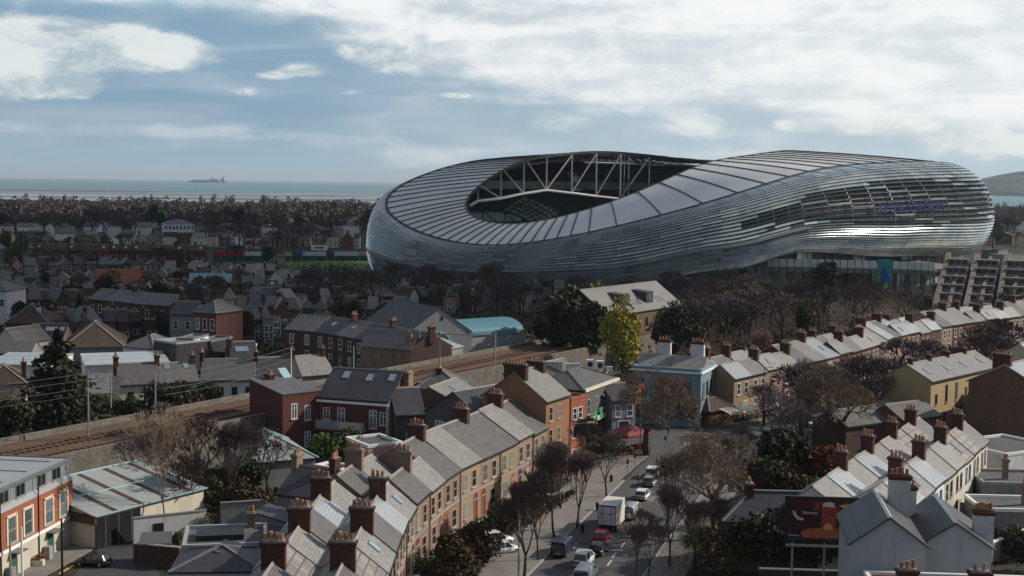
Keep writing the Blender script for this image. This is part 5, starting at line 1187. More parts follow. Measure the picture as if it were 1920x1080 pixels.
HB('flat_white_house', 'white house with a smooth black hipped roof cut by the bottom edge', (322, 1072), (488, 1070), 4.0, 6.5, 'hip', 1.1, 'white_render', 'slate_dark', near=True, trim='lead')
HB('rear_wing', 'dark low wing beside the near end of the curved terrace', (486, 1010), (540, 1012), 3.4, 6, 'mono', .5, 'dark_brick', 'felt_roof', cat='annexe', near=True)
# podium and stands' street level in front of the stadium
mat('podium_conc', (.20, .185, .175), var=.15, scale=.2, rough=.9, grime=.3)
r = thing('stadium_podium', 'raised concourse deck with pale glass balustrade under the stadium shell', 'podium', (0, 0, 0))
PD = [(1370, 512, 414), (1432, 503, 415), (1560, 497, 414), (1700, 492, 408), (1752, 493, 402), (1860, 478, 410)]
pz = 10.0
Q = [Vector(((px-960)/FOC*Y*1.003, Y, pz)) for px, py, Y in PD]
m = MB()
back = [q+Vector((-14, 75, 0)) for q in Q]
for i in range(len(Q)-1):
    m.quad(Q[i], Q[i+1], back[i+1], back[i]); m.quad(Q[i]-Vector((0, 0, 1.6)), Q[i+1]-Vector((0, 0, 1.6)), Q[i+1], Q[i])
    m.quad(back[i]-Vector((0, 0, 1.6)), back[i+1]-Vector((0, 0, 1.6)), Q[i+1]-Vector((0, 0, 1.6)), Q[i]-Vector((0, 0, 1.6)))
m.obj('deck', 'podium_conc', r)
b_ = MB(); pp = MB()
for i in range(len(Q)-2):
    d = Q[i+1]-Q[i]; n = max(1, int(d.length/2.2))
    for k in range(n):
        a1 = Q[i]+d*(k/n); a2 = Q[i]+d*((k+.92)/n); b_.quad(a1, a2, a2+Vector((0, 0, 2.4)), a1+Vector((0, 0, 2.4))); pp.box(a1.x-.08, a1.x+.08, a1.y-.1, a1.y+.1, pz-1.6, pz+2.5)
b_.obj('balustrade', 'railing_glass', r); pp.obj('balustrade_posts', 'dark_steel', r)
m = MB()
for i in range(len(Q)-1):
    d = Q[i+1]-Q[i]
    for k in range(2):
        c_ = Q[i]+d*(k/2)+Vector((-2, 6, 0)); m.box(c_.x-.5, c_.x+.5, c_.y-.5, c_.y+.5, 0, pz-1.5)
m.obj('pier', 'concrete', r)
# dark concourse wall and glass fronts set back under the lip
m = MB(); m2 = MB(); m3 = MB()
for i in range(NS):
    th = T[i]
    if R(38) < th < R(133):
        def cp_(th, k=.05): S = seam(th); return Vector((S.x, S.y, 0))+radial(th)*bulge(th)*.42
        a1, a2 = cp_(T[i]), cp_(T[i+1])
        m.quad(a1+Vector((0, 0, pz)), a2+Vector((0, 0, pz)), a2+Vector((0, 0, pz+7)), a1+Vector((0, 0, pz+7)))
        if (i//3) % 4 == 1: o = radial(th)*.3; m2.quad(a1+o+Vector((0, 0, pz)), a2+o+Vector((0, 0, pz)), a2+o+Vector((0, 0, pz+4)), a1+o+Vector((0, 0, pz+4)))
        if i % 2 == 0: o = radial(th)*.6; p = a1+o; m3.box(p.x-.12, p.x+.12, p.y-.12, p.y+.12, pz, pz+6)
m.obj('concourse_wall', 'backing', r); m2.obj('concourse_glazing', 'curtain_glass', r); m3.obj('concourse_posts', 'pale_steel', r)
# the teal banner
mat('banner_teal', (.02, .24, .20), var=.15, scale=.15, rough=.6, rnd=0); mat('banner_blue', (.01, .06, .32), var=.15, rough=.6, rnd=0)
Y = 402; x0, x1 = (1645-960)/FOC*Y*1.003, (1671-960)/FOC*Y*1.003; zt = 35-(487-352)*Y/FOC; zb = 35-(530-352)*Y/FOC
o = thing('banner', 'tall teal banner with a blue peak shape hanging from the concourse', 'banner', (x0, Y, 0))
MB().box(0, x1-x0, 0, .15, zb, zt).obj('cloth', 'banner_teal', o); fpoly(o, 'print', [(.7, zb+.1), (3.6, zb+.1), (3.2, zb+2), (2.2, zb+4.6), (1.2, zb+4.2)], -.03, 'banner_blue')
# stepped concrete flats right of the podium
mat('fin_concrete', (.24, .205, .175), var=.3, scale=.35, rough=.95, grime=.7, col2=(.15, .125, .11))
def stepped(ix, x, y, n, rz):
    r = thing('stepped_flats', f'{ORD[ix]} from the left of the stepped concrete flats with slanting fin walls', 'apartment building', (x, y, 0), rz, 'stepped concrete flats below the stadium')
    W_, D_ = 6.6, 30.; st = 6; m = MB(); wn = MB(); gr = MB()
    for k in range(st):
        y0 = D_*k/st; z = 13.5*(k+1)/st; m.box(.3, W_, y0, D_, z-2.3, z); 
        for j in range(3): wn.box(.8+j*1.9, 2.2+j*1.9, y0-.05, y0, z-1.9, z-.4)
        m.box(.3, W_, y0-1.2, y0-1.05, z-2.3, z-1.5)
    m.obj('storeys', 'concrete', r); wn.obj('window', 'dark_glass', r)
    f = MB(); f.prism([(-3, 0), (-1.5, 1.6), (D_+1, 15.2), (D_+1, 0)], -.8, .6); f.obj('fin_wall', 'fin_concrete', r)
    f = MB(); f.prism([(-4.2, 0), (-2.5, 1.2), (D_+1, 14.4), (D_+1, 0)], W_*.48, W_*.48+1.0); f.obj('fin_wall', 'fin_concrete', r)
    rg = random.Random(ix)
    for k in range(1, 5):
        leafy(gr, rg, Vector((1.5+rg.random()*4, D_*k/st-.8, 13.5*k/st+.3)), (1.8, .8, .9), 110, .28)
    gr.obj('planting', 'leaf_brown', r)
for k in range(6): stepped(k, 122.5+k*7.9, 384-k*3.0, 6, R(-24))
r = HB('stair_tower', 'brown concrete stair tower beside the right end of the stadium', (1872, 471), (1890, 470), 14, 6, 'flat', 0, 'concrete', 'felt_roof', cat='tower', trim='concrete')
r = HB('pale_block', 'pale pinkish block cut by the right edge beside the stair tower', (1892, 480), (1935, 479), 13, 8, 'flat', 0, 'concrete_pale', 'felt_roof', cat='building', trim='concrete_pale')
# ================================================================== vegetation
def ordn(i):
    if i < 20: return ORD[i]
    n = i+1; return f"{n}{'th' if 10 <= n % 100 <= 20 else {1: 'st', 2: 'nd', 3: 'rd'}.get(n % 10, 'th')}"
def T1(kind, name, label, px, py, s, cat='tree', z=0., sz=None, group=None):
    p = G(px, py, z); return tree(kind, name, label, (p.x, p.y, z), s, None, cat, group, sz)
def B1(kind, label, px, py, s, z=0., sz=None, name='bush', group=None):
    p = G(px, py, z); return bush(kind, name, label, (p.x, p.y, z), s, sz, 'bush', group)
# street trees
for k, (kd, px, py, s, lab) in enumerate((('street0', 1081, 990, .86, 'bare upright street tree on the left pavement beside the white truck'), ('street1', 1137, 932, .80, 'bare slim street tree on the left pavement farthest from the camera'), ('street0', 1040, 1010, .95, 'bare street tree on the left pavement just left of the parked dark van'), ('street1', 982, 1090, 1.05, 'large bare street tree at the bottom edge left of the street'), ('street0', 1010, 1052, .8, 'bare street tree behind the lamp arm near the bottom'), ('street1', 1098, 905, .85, 'bare street tree in front of the brick terrace near the corner house'), ('street0', 1052, 955, .8, 'bare brown tree rising before the red doors of the terrace'))):
    T1(kd, 'street_tree', lab, px, py, s*1.08)
T1('big', 'bare_tree', 'big bare spreading tree with tan twigs right of the main street', 1338, 1012, .84)
T1('big', 'bare_tree', 'dark bare tree with a forked trunk standing by the red canopy', 1212, 853, .92)
for k, (px, py, s) in enumerate(((1250, 985, .62), (1400, 985, .55), (1255, 1062, .62), (1215, 1090, .66), (1295, 1075, .55), (1345, 1050, .50), (1190, 1085, .5))):
    T1('street1' if k % 2 else 'street0', 'bare_tree', ['bare shrubby tree just left of the big spreading tree', 'small bare tree right of the big spreading tree', 'thicket tree by the lane dashes', 'thicket tree at the bottom edge right of the street', 'thicket tree between the lime palm and the street', 'thin bare tree above the lime palm', 'reddish bare sapling nearest the lane dashes at the bottom'][k], px, py, s*(1.1 if px < 1230 else 1.4))
for k, (kd, px, py, s, lab) in enumerate((('bare1', 1468, 868, .95, 'thin dark bare tree standing right of the black van'), ('bare0', 1497, 850, .9, 'thin bare tree left of the white van at the junction'), ('big', 1578, 842, .92, 'large dark spreading bare tree right of the white van'), ('bare2', 1640, 812, .9, 'bare tree left of the yellow flats gable'), ('bare1', 1432, 800, .7, 'small bare tree by the pub garden end'), ('bare3', 1385, 870, .55, 'low bare tree before the black van'))): T1(kd, 'bare_tree', lab, px, py, s)
pr = random.Random(77)
L = []
for k in range(32):
    t = k/31; o = -7.0 if k % 2 else 7.2
    i = 8*1+int(t*(len(RS)-14)); q = RS[min(len(RS)-1, 26+int(t*(len(RS)-28)))]
    d = (RS[min(len(RS)-1, 27+int(t*(len(RS)-28)))]-RS[25+int(t*(len(RS)-28))]).normalized()
    p = q+Vector((-d.y, d.x))*(-(6+pr.random()*10)); L.append((p.x/p.y, p))
L.sort(key=lambda a: a[0])
for k, (_, p) in enumerate(L): tree(('far0', 'far2', 'bare1', 'far0')[k % 4], 'bare_tree', f'purplish bare tree, {ordn(k)} from the left along the street past the junction', (p.x, p.y), (.72+.34*pr.random()), None, 'tree', 'bare trees lining the street past the junction')
# evergreens and coloured trees in the middle
for kd, px, py, s, lab in (('ever0', 1048, 694, 1.5, 'broad near-black evergreen left of the yellow-green trees'), ('ever0', 1102, 700, 1.45, 'near-black evergreen between the broad one and the yellow tree'), ('ever0', 1078, 672, 1.6, 'tallest black evergreen behind its two neighbours'), ('yellow', 1168, 722, 1.25, 'yellow-green ivy-clad tree in front of the institute'), ('yellow', 1126, 655, 1.15, 'yellow-green tree touching the left end of the pale institute roof'),
    ('ever0', 1255, 690, 1.3, 'wide dark green-brown evergreen behind the blue pub chimneys'), ('ever1', 1305, 690, .9, 'olive evergreen right behind the blue pub'), ('ever0', 1545, 575, 1.45, 'dark round evergreen before the concourse balustrade'), ('ever0', 1395, 640, .95, 'dark narrow evergreen inside the brown woodland'), ('ever0', 1510, 640, .9, 'dark evergreen in the woodland below the round one'),
    ('blossom', 1425, 672, 1.1, 'pinkish blossoming tree behind the long terrace'), ('ever1', 1360, 650, .8, 'greenish tree left of the pink blossom'), ('ever1', 1440, 790, .45, 'yellow-brown small tree before the long terrace'), ('ever0', 770, 530, 1.15, 'dark round tree against the left foot of the stadium'), ('conifer', 112, 822, 1.12, 'large dark conifer beside the railway at the left'),
    ('lime', 612, 885, 1.0, 'bright lime-green leafy tree behind the curved terrace'), ('ever1', 655, 880, .55, 'green bushy palm-like tree right of the lime tree'), ('conifer', 150, 600, .5, 'small dark conifer left of the dark red row'), ('conifer', 900, 712, .38, 'small conifer between the two railway gantry poles'), ('ever0', 20, 845, .75, 'dark ivy tree at the left edge below the wires'), ('ever0', 308, 640, .7, 'dark tree left of the pale house')):
    T1(kd, 'evergreen_tree' if kd in ('ever0', 'ever1', 'conifer') else ('blossom_tree' if kd == 'blossom' else 'leafy_tree'), lab, px, py, s*(1.28 if 'large dark conifer' in lab else 1), sz=(s*.98 if kd == 'yellow' or 'large dark conifer' in lab else None))
T1('birch', 'bare_tree', 'tall pale-trunked bare birch in the lower left yard', 311, 1003, 1.0)
for k, (kd, px, py, s, lab) in enumerate((('street0', 430, 965, 1.15, 'bare reddish tree between the birch and the grey wall'), ('bare2', 380, 935, .95, 'bare reddish-brown tree behind the birch'), ('bare0', 350, 975, .8, 'low bare tree right of the birch trunk'), ('bare3', 505, 935, .8, 'bare brown tree left of the rear chimneys'), ('bare1', 275, 950, .85, 'bare dark tree over the corrugated shed roof'), ('bare2', 465, 905, .7, 'bare tree before the low green hall'), ('far1', 300, 890, .9, 'bare bush-like tree at the foot of the railway wall'))): T1(kd, 'bare_tree', lab, px, py, s)
T1('palm', 'palm_tree', 'lime-green spiky palm at the bottom right of the street', 1302, 1068, 1.0, 'palm'); T1('palm', 'palm_tree', 'small spiky palm behind the curved terrace', 640, 893, .9, 'palm')
BU = [('greenbush', 412, 965, 1.3, 'green bush by the lilac wall, left one'), ('leaf', 0, 0, 0, ''), ('darkbush', 290, 965, 1.2, 'black ivy bush beside the shed roof'), ('greenbush', 205, 782, 1.2, 'green bush right of the conifer, left one'), ('darkbush', 300, 790, 1.7, 'dark bush by the tracks, left one'), ('brownbush', 345, 780, 1.6, 'brown bush by the tracks, middle one'), ('darkbush', 385, 772, 1.4, 'dark bush by the tracks, right one'),
      ('greenbush', 240, 785, 1.3, 'green bush right of the conifer, right one'), ('greenbush', 50, 850, 1.2, 'green bush at the left edge below the conifer'), ('rust', 1545, 895, 1.5, 'rusty orange bush above the billboard house'), ('lime', 1512, 932, .55, 'bright green bush left of the chimneys above the billboard'), ('brownbush', 1480, 935, 1.2, 'brown bush left of the bright green one'), ('greenbush', 1460, 915, 1.2, 'olive bush behind the dark hedge'),
      ('darkbush', 1445, 895, 1.8, 'black hedge-like bush right of the big bare tree'), ('darkbush', 1480, 890, 1.6, 'black bush beside the parked white car'), ('darkbush', 1430, 945, 1.6, 'black bush left of the garden walls'), ('greenbush', 1385, 1040, 1.2, 'green bush right of the lime palm'), ('brownbush', 1355, 1075, 1.3, 'brown bush at the bottom edge right of the palm'), ('greenbush', 1420, 1010, 1.1, 'mid-green bush along the garden wall, left'), ('greenbush', 1460, 1005, 1.1, 'mid-green bush along the garden wall, right'), ('darkbush', 1420, 1075, 1.7, 'black bush in the bottom garden, left'), ('darkbush', 1480, 1065, 1.8, 'black bush in the bottom garden, right'), ('brownbush', 1455, 1040, 1.0, 'rust-brown round bush before the billboard'), ('brownbush', 1540, 1075, 1.6, 'brown bush at the bottom edge under the billboard'), ('darkbush', 1590, 960, .8, 'ivy clump above the billboard'),
      ('darkbush', 858, 1035, .62, 'slim dark cypress-like bush by the terrace doors'), ('greenbush', 765, 1078, .8, 'green climbing bush on the near terrace house'), ('brownbush', 985, 960, 1.0, 'brown bush in the terrace front gardens, farther'), ('brownbush', 950, 1000, 1.0, 'brown bush in the terrace front gardens, nearer'), ('darkbush', 1110, 860, 1.2, 'dark green bush below the grey pub'), ('brownbush', 900, 1060, 1.2, 'brown hedge bush beside the parked white car'), ('brownbush', 850, 1075, 1.1, 'brown hedge bush at the bottom edge'),
      ('pale', 385, 1010, .45, 'dry pale shrub by the yard wall'), ('greenbush', 325, 1040, .8, 'green bush beside the small timber shed'), ('darkbush', 262, 1005, .5, 'small round bush against the pale yard wall'), ('brownbush', 160, 1018, .4, 'low dark plants by the shed wall'), ('greenbush', 1895, 1045, 1.2, 'green bush at the right edge by the yard walls'), ('darkbush', 1930, 1075, 1.2, 'dark bush at the bottom right corner'), ('brownbush', 700, 880, .8, 'brown shrub before the white flat house'), ('darkbush', 470, 925, 1.2, 'dark shrub in the gardens left of the terrace'),
      ('greenbush', 20, 640, 1.2, 'dark shrub by the cream gabled house')]
for kd, px, py, s, lab in BU:
    if s: B1(kd, lab, px, py, s)
B1('brownbush', 'yellow-lit round bush right of the green ones by the lilac wall', 470, 968, 1.25); 
bpy.data.objects['bush'].name
for k, (a_, b_, h, m_) in enumerate((((1370, 958), (1530, 948), 1.4, 'grey_render'), ((1365, 925), (1480, 918), 1.4, 'grey_render'), ((1345, 1020), (1480, 1012), 1.4, 'dark_brick'), ((1470, 882), (1590, 893), 1.8, 'orange_brick'))):
    wall_thing('garden_wall', ['pale-capped garden wall left of the billboard, middle one', 'pale-capped garden wall left of the billboard, upper one', 'pale-capped garden wall left of the billboard, lowest one', 'low brick garden wall under the rusty bush'][k], G(*a_), G(*b_), 0, h, .3, m_, cap='concrete_pale')
# front-garden hedges along the curved terrace
mat('hedge_leaf', (.038, .040, .020), var=.4, scale=1.2, rough=.8, spec=.15, col2=(.065, .05, .03), rnd=.2)
for i in range(5, 14):
    p, a, l = L_[i]; n = Vector((math.sin(a), -math.cos(a))); d = Vector((math.cos(a), math.sin(a)))
    m = MB(); rg = random.Random(i); 
    for k in range(6): leafy(m, rg, Vector((0, -1.2-k*.75, .65)), (.45, .6, .65), 90, .12, clump=5)
    for k in range(5): leafy(m, rg, Vector((.6+k*.95, -5.3, .6)), (.6, .4, .6), 90, .12, clump=5)
    o = m.obj('hedge', 'hedge_leaf'); o.location = (p.x, p.y, 0); o.rotation_euler = (0, 0, a); tag(o, f'brown-green hedge before the {ORD[i]} house of the curved terrace', 'hedge', 'front garden hedges of the curved terrace')
# woodland in front of the stadium
def belt(phrase, x0, x1, y0, y1, n, kinds, s0, s1, seed, adj='bare purple-brown', name='bare_tree', group=None, avoid=None):
    rg = random.Random(seed); P = []
    for _ in range(n*3):
        if len(P) >= n: break
        px = x0+(x1-x0)*rg.random(); py = y0+(y1-y0)*rg.random()
        if avoid and avoid(px, py): continue
        P.append((px, py))
    P.sort()
    for i, (px, py) in enumerate(P):
        q = G(px, py); kd = kinds[rg.randrange(len(kinds))]; nm, ad = ('evergreen_tree', 'dark evergreen') if kd[:4] == 'ever' else (('blossom_tree', 'pale blossoming') if kd == 'pale' else (name, adj))
        tree(kd, nm, f'{ad} tree, {ordn(i)} from the left {phrase}', (q.x, q.y), s0+(s1-s0)*rg.random(), None, 'tree', group or ('trees '+phrase))
belt('in the woodland before the stadium', 1245, 1745, 560, 668, 84, ('far0', 'far0', 'far1', 'far2'), .85, 1.2, 1, avoid=lambda x, y: y > 690-(x-1240)*.22 or (x > 1390 and y < 588))
belt('among the stepped flats', 1750, 1925, 560, 590, 8, ('far0', 'far1'), .45, .7, 2)
belt('behind the terrace mid left', 120, 460, 548, 600, 16, ('far0', 'far1', 'far2', 'ever0'), .6, .95, 3, adj='dull brown')
belt('behind the warehouses', 560, 1010, 560, 600, 26, ('far0', 'far1', 'far2', 'far0'), .8, 1.25, 4)
belt('right behind the dark evergreens', 940, 1240, 570, 640, 12, ('far0', 'far1'), .8, 1.1, 5)
belt('in the cottage gardens mid left', 20, 700, 540, 566, 20, ('far0', 'far1', 'far2', 'far0', 'ever0', 'pale'), .5, .85, 6, adj='dull brown')
belt('between the pitch and the cottages', 0, 515, 498, 516, 18, ('far0', 'far1', 'far2', 'ever1'), .6, 1.0, 7, adj='dull brown')
belt('among the houses behind the cottages', 30, 760, 600, 668, 26, ('ever0', 'pale', 'ever1', 'ever0', 'far1'), .5, .85, 21, adj='dull brown', avoid=lambda x, y: 230 < x < 300 or 360 < x < 445)
belt('left of the sports pitch', 0, 520, 470, 492, 20, ('far0', 'far1', 'far2', 'ever1'), .7, 1.2, 8, adj='dull brown')
belt('beyond the sports pitch', 380, 720, 452, 470, 18, ('far1', 'far2', 'ever1', 'far2'), .9, 1.5, 9, adj='dull brown')
belt('beyond the long mossy roof row', 0, 690, 428, 448, 22, ('far0', 'far1', 'far2', 'ever0'), 1.0, 1.8, 10, adj='distant brown')
belt('at the right edge beyond the stadium', 1850, 1925, 420, 470, 9, ('far0', 'far1', 'ever0'), 1.1, 1.7, 12, adj='distant brown')
# far woods, one mass nobody could count
fw = MB(); rg = random.Random(99)
for k in range(2100):
    t = rg.random()**.8; py = 383+45*t; px = rg.uniform(-30, 760) if k % 6 else rg.uniform(1840, 1950)
    q = G(px, py); 
    if q.y > 2060 or (q.y > 1300 and rg.random() < .2): continue
    Hh = rg.uniform(4, 10) if rg.random() < .8 else rg.uniform(10, 17); Wd = rg.uniform(5, 12); fw.cur = rg.choice((0, 0, 1, 1, 1, 2, 3, 3))
    for _ in range(80):
        d = rvec(rg).normalized()*(.5+.5*rg.random()); p = Vector((q.x+d.x*Wd*.5, q.y+d.y*Wd*.5, Hh*.55+d.z*Hh*.45)); a = rvec(rg).normalized(); b = a.orthogonal().normalized(); c = a.cross(b); s_ = rg.uniform(.7, 1.4)
        fw.quad(p-b*s_, p+c*s_*.8, p+b*s_, p-c*s_*.8)
tag(fw.obj('far_woods', ['twig_purple', 'twig', 'leaf_dark', 'twig_purple']), kind='stuff')
gc = MB(); rg = random.Random(123)
for k in range(6500):                                   # rough low scrub over gardens and verges
    px = rg.uniform(-20, 1940); py = 500+560*rg.random()**1.2; q = G(px, py)
    if q.y < 92: continue
    w0 = 1e9
    for r_ in RS: w0 = min(w0, (V2(q)-r_).length)
    if w0 < 12.5 or (V2(q)-V2(G(1330, 840))).length < 30: continue
    dl = (V2(q)-RA).dot(RN)
    if -7.5 < dl < 8: continue
    if px < 270 and py > 960: continue
    s_ = rg.uniform(.5, 1.3)*(1 if q.y < 225 else 2.1); gc.cur = rg.choice((0, 1, 2))
    for _ in range(16):
        d = rvec(rg)*.5; p = Vector((q.x+d.x*s_, q.y+d.y*s_, abs(d.z)*s_*(.7 if q.y < 225 else 1.1))); a = rvec(rg).normalized(); b = a.orthogonal().normalized(); c = a.cross(b); z_ = rg.uniform(.12, .3)*(1 if q.y < 225 else 1.7)
        gc.quad(p-b*z_, p+c*z_, p+b*z_, p-c*z_)
for k in range(2600):                                   # brush and saplings filling the woodland
    px = rg.uniform(1235, 1760); py = rg.uniform(548, 672)
    if py > 690-(px-1240)*.22: continue
    q = G(px, py); Hh = rg.uniform(2, 6.5); gc.cur = rg.choice((3, 3, 4, 1))
    for _ in range(26):
        p = Vector((q.x+rg.gauss(0, 1.3), q.y+rg.gauss(0, 1.3), Hh*rg.random())); a = (rvec(rg)*.6+Vector((0, 0, 1))).normalized(); b = a.orthogonal().normalized(); z_ = rg.uniform(.4, 1.3)
        gc.quad(p-b*.035, p+b*.035, p+a*z_+b*.02, p+a*z_-b*.02)
for k in range(150):                                    # thicket between the street and the gardens
    py = rg.uniform(975, 1088); px = rg.uniform(1240-(py-975)*.6, 1400); q = G(px, py)
    if min((V2(q)-r_).length for r_ in RS) < 6.5: continue
    Hh = rg.uniform(1.2, 4.2); gc.cur = rg.choice((3, 4, 1, 4))
    for _ in range(60):
        p = Vector((q.x+rg.gauss(0, .8), q.y+rg.gauss(0, .8), Hh*rg.random())); a = (rvec(rg)*.5+Vector((0, 0, 1))).normalized(); b = a.orthogonal().normalized(); z_ = rg.uniform(.3, .9)
        gc.quad(p-b*.013, p+b*.013, p+a*z_+b*.006, p+a*z_-b*.006)
tag(gc.obj('ground_cover', ['leaf_dark', 'leaf_brown', 'leaf_mid', 'twig_purple', 'twig']), kind='stuff')
# ================================================================== far streets
WN = {'red_brick': 'red brick', 'dark_brick': 'dark brick', 'white_render': 'white', 'cream_render': 'cream', 'grey_render': 'grey', 'pink_render': 'pink', 'brown_brick': 'brown brick', 'orange_brick': 'orange brick', 'blue_render': 'pale blue'}
RNm = {'slate': 'grey', 'slate_dark': 'black', 'slate_pale': 'pale', 'tile_brown': 'brown', 'tile_red': 'orange-red', 'slate_new': 'bright', 'moss_roof': 'mossy', 'corrugated': 'ribbed', 'felt_roof': 'flat grey'}
mat('moss_roof', (.085, .075, .03), kind='slate', bx=.3, bz=.2, var=.2, scale=.5, col2=(.12, .07, .035), rough=.95, spec=.1)
def street(phrase, x0, y0, x1, y1, n, h, d, walls, roofs, seed, rts=('gable', 'gable', 'gable', 'hip', 'hip', 'gabley', 'flat', 'mono', 'm'), gap=.12, rh=(2., 3.), jit=2.):
    rg = random.Random(seed); n = int(n*1.25); h = h*.82; d = d*.82; step = (x1-x0)/n; k = 0
    for i in range(n):
        xa = x0+step*i; xb = xa+step*(1-gap*rg.random()*2.2); ya = y0+(y1-y0)*i/n+rg.uniform(-jit, jit)
        if xa > 760 and xb < 700: continue
        wm = rg.choice(walls); rm = rg.choice(roofs); rt = rg.choice(rts); hh = h+rg.uniform(-.5, .8)
        r = HB('house', f'{ordn(k)} house from left {phrase}, {WN[wm]}, {RNm[rm]} roof', (xa, ya), (xb, ya+(y1-y0)/n*.9), round(hh, 1), d, rt, round(rg.uniform(*rh)*.82, 1), wm, rm, ch=((rg.choice((0, 1)), .5, 1.2),) if rg.random() < .7 and rt != 'hip' else (), win=((2, h*.55, .75, 1.1), (2, .7, .75, 1.2)) if h > 4.1 else ((2, .9, .75, 1.0),), near=False, og=.1, group='houses '+phrase, sky=((.5, .5),) if rg.random() < .25 and rt == 'gable' else ())
        r.rotation_euler.z += rg.uniform(-.22, .22)
        k += 1
DW = ('dark_brick', 'red_brick', 'brown_brick', 'grey_render', 'dark_brick'); PW = ('cream_render', 'grey_render', 'pink_render', 'red_brick', 'brown_brick', 'dark_brick', 'grey_render', 'brown_brick')
street('in the row behind the brown roofs', 92, 606, 300, 600, 7, 5., 9, DW+('white_render',), ('slate', 'tile_brown', 'slate_dark'), 1)
street('just above the dark red row', 0, 566, 160, 560, 5, 5.4, 9, DW, ('slate', 'slate_dark', 'tile_brown'), 2)
street('right of the dark red townhouse', 440, 600, 532, 596, 4, 5.2, 9, DW+('pink_render',), ('slate', 'slate_dark'), 3)
street('behind the dark terrace', 470, 578, 760, 580, 10, 5.0, 9, DW, ('slate', 'slate_dark', 'tile_brown'), 4)
street('in the second row beyond the warehouse', 420, 560, 1000, 552, 20, 5.0, 9, PW, ('slate', 'slate_dark', 'tile_brown', 'slate_pale'), 5)
street('in the low pale row mid left', 200, 552, 420, 548, 8, 4.2, 9, PW, ('slate', 'tile_brown', 'slate'), 6)
street('in the cottage row below the pitch', 0, 540, 500, 534, 18, 4.4, 9, PW, ('slate', 'slate_dark', 'slate_dark', 'tile_brown'), 7)
street('at the stadium foot', 500, 537, 1060, 541, 22, 4.6, 8, PW, ('slate', 'slate_dark', 'slate_dark', 'slate'), 8)
street('in the row under the orange-red roof', 0, 522, 480, 519, 15, 4.8, 9, PW, ('slate', 'slate_dark', 'tile_brown'), 9)
street('by the near side of the pitch', 300, 505, 515, 508, 8, 4.6, 9, ('grey_render', 'cream_render', 'white_render', 'brown_brick'), ('slate', 'slate_pale', 'slate'), 10)
street('in the long mossy-roofed row', 60, 468, 385, 472, 13, 7.4, 9, ('red_brick', 'dark_brick', 'red_brick'), ('moss_roof', 'moss_roof', 'tile_brown'), 11, rts=('gable',), gap=.0, rh=(2.6, 2.8), jit=.5)
street('in the row left of the pitch', 0, 498, 300, 494, 11, 5.2, 9, PW, ('slate', 'tile_brown', 'slate_dark'), 12)
street('beyond the mossy-roofed row', 0, 442, 690, 446, 22, 6.5, 10, ('white_render', 'cream_render', 'grey_render', 'brown_brick', 'red_brick'), ('slate', 'tile_brown', 'slate_dark', 'slate'), 13, gap=.6)
street('in the far pale street', 0, 423, 690, 427, 18, 6.5, 12, ('white_render', 'cream_render', 'white_render', 'grey_render'), ('slate', 'tile_brown', 'slate_dark'), 14, gap=1.0)
street('in the farthest street under the shore', 0, 404, 700, 410, 14, 7, 14, ('white_render', 'cream_render', 'grey_render'), ('slate', 'tile_brown', 'slate'), 15, gap=1.2)
street('right of the stadium', 1866, 415, 1925, 420, 4, 6, 10, ('white_render', 'cream_render'), ('slate', 'tile_brown'), 16, gap=.6)
street('right of the stadium, nearer row', 1866, 440, 1925, 444, 4, 6, 10, ('cream_render', 'brown_brick'), ('slate', 'tile_brown'), 17, gap=.6)
# a few singular ones
HB('house', 'cottage with a bright orange-red roof in the middle left distance', (180, 529), (268, 528), 4.5, 10, 'gable', 3.2, 'cream_render', 'tile_red', ch=((1, .5, 1.2),))
for i in range(4): HB('saw_tooth_hall', f'{ORD[i]} bay from the left of the hall with slanted teal roof bands', (352+i*20, 531+i*.5), (372+i*20, 531+i*.5), 4.4, 9, 'mono', 2.2, 'dark_render', 'teal_roof', group='bays of the teal banded hall', cat='hall')
HB('house', 'pale yellow gabled cottage with a round window below the pitch', (501, 527), (532, 528), 4.6, 9, 'gabley', 3.0, 'cream_render', 'slate', win=((1, 2.4, 1.2, 1.2),), style='dark', near=True)
HB('house', 'white gabled cottage right of the pale yellow one', (534, 527), (561, 528), 4.4, 9, 'gabley', 2.8, 'white_render', 'slate', win=((1, 1.6, 1.2, 1.8),), style='dark', near=True)
HB('villa', 'long white villa row among far trees under the ship', (308, 420), (364, 420), 8, 12, 'hip', 2.5, 'white_render', 'slate', win=((8, 5, 1.4, 1.8), (8, 1.5, 1.4, 1.8)), cat='villa')
HB('villa', 'grey-white villa with gables in the far left trees', (103, 437), (141, 437), 7.5, 10, 'gable', 3, 'white_render', 'slate', ch=((0, .5, 2), (.3, .5, 2)), cat='villa')
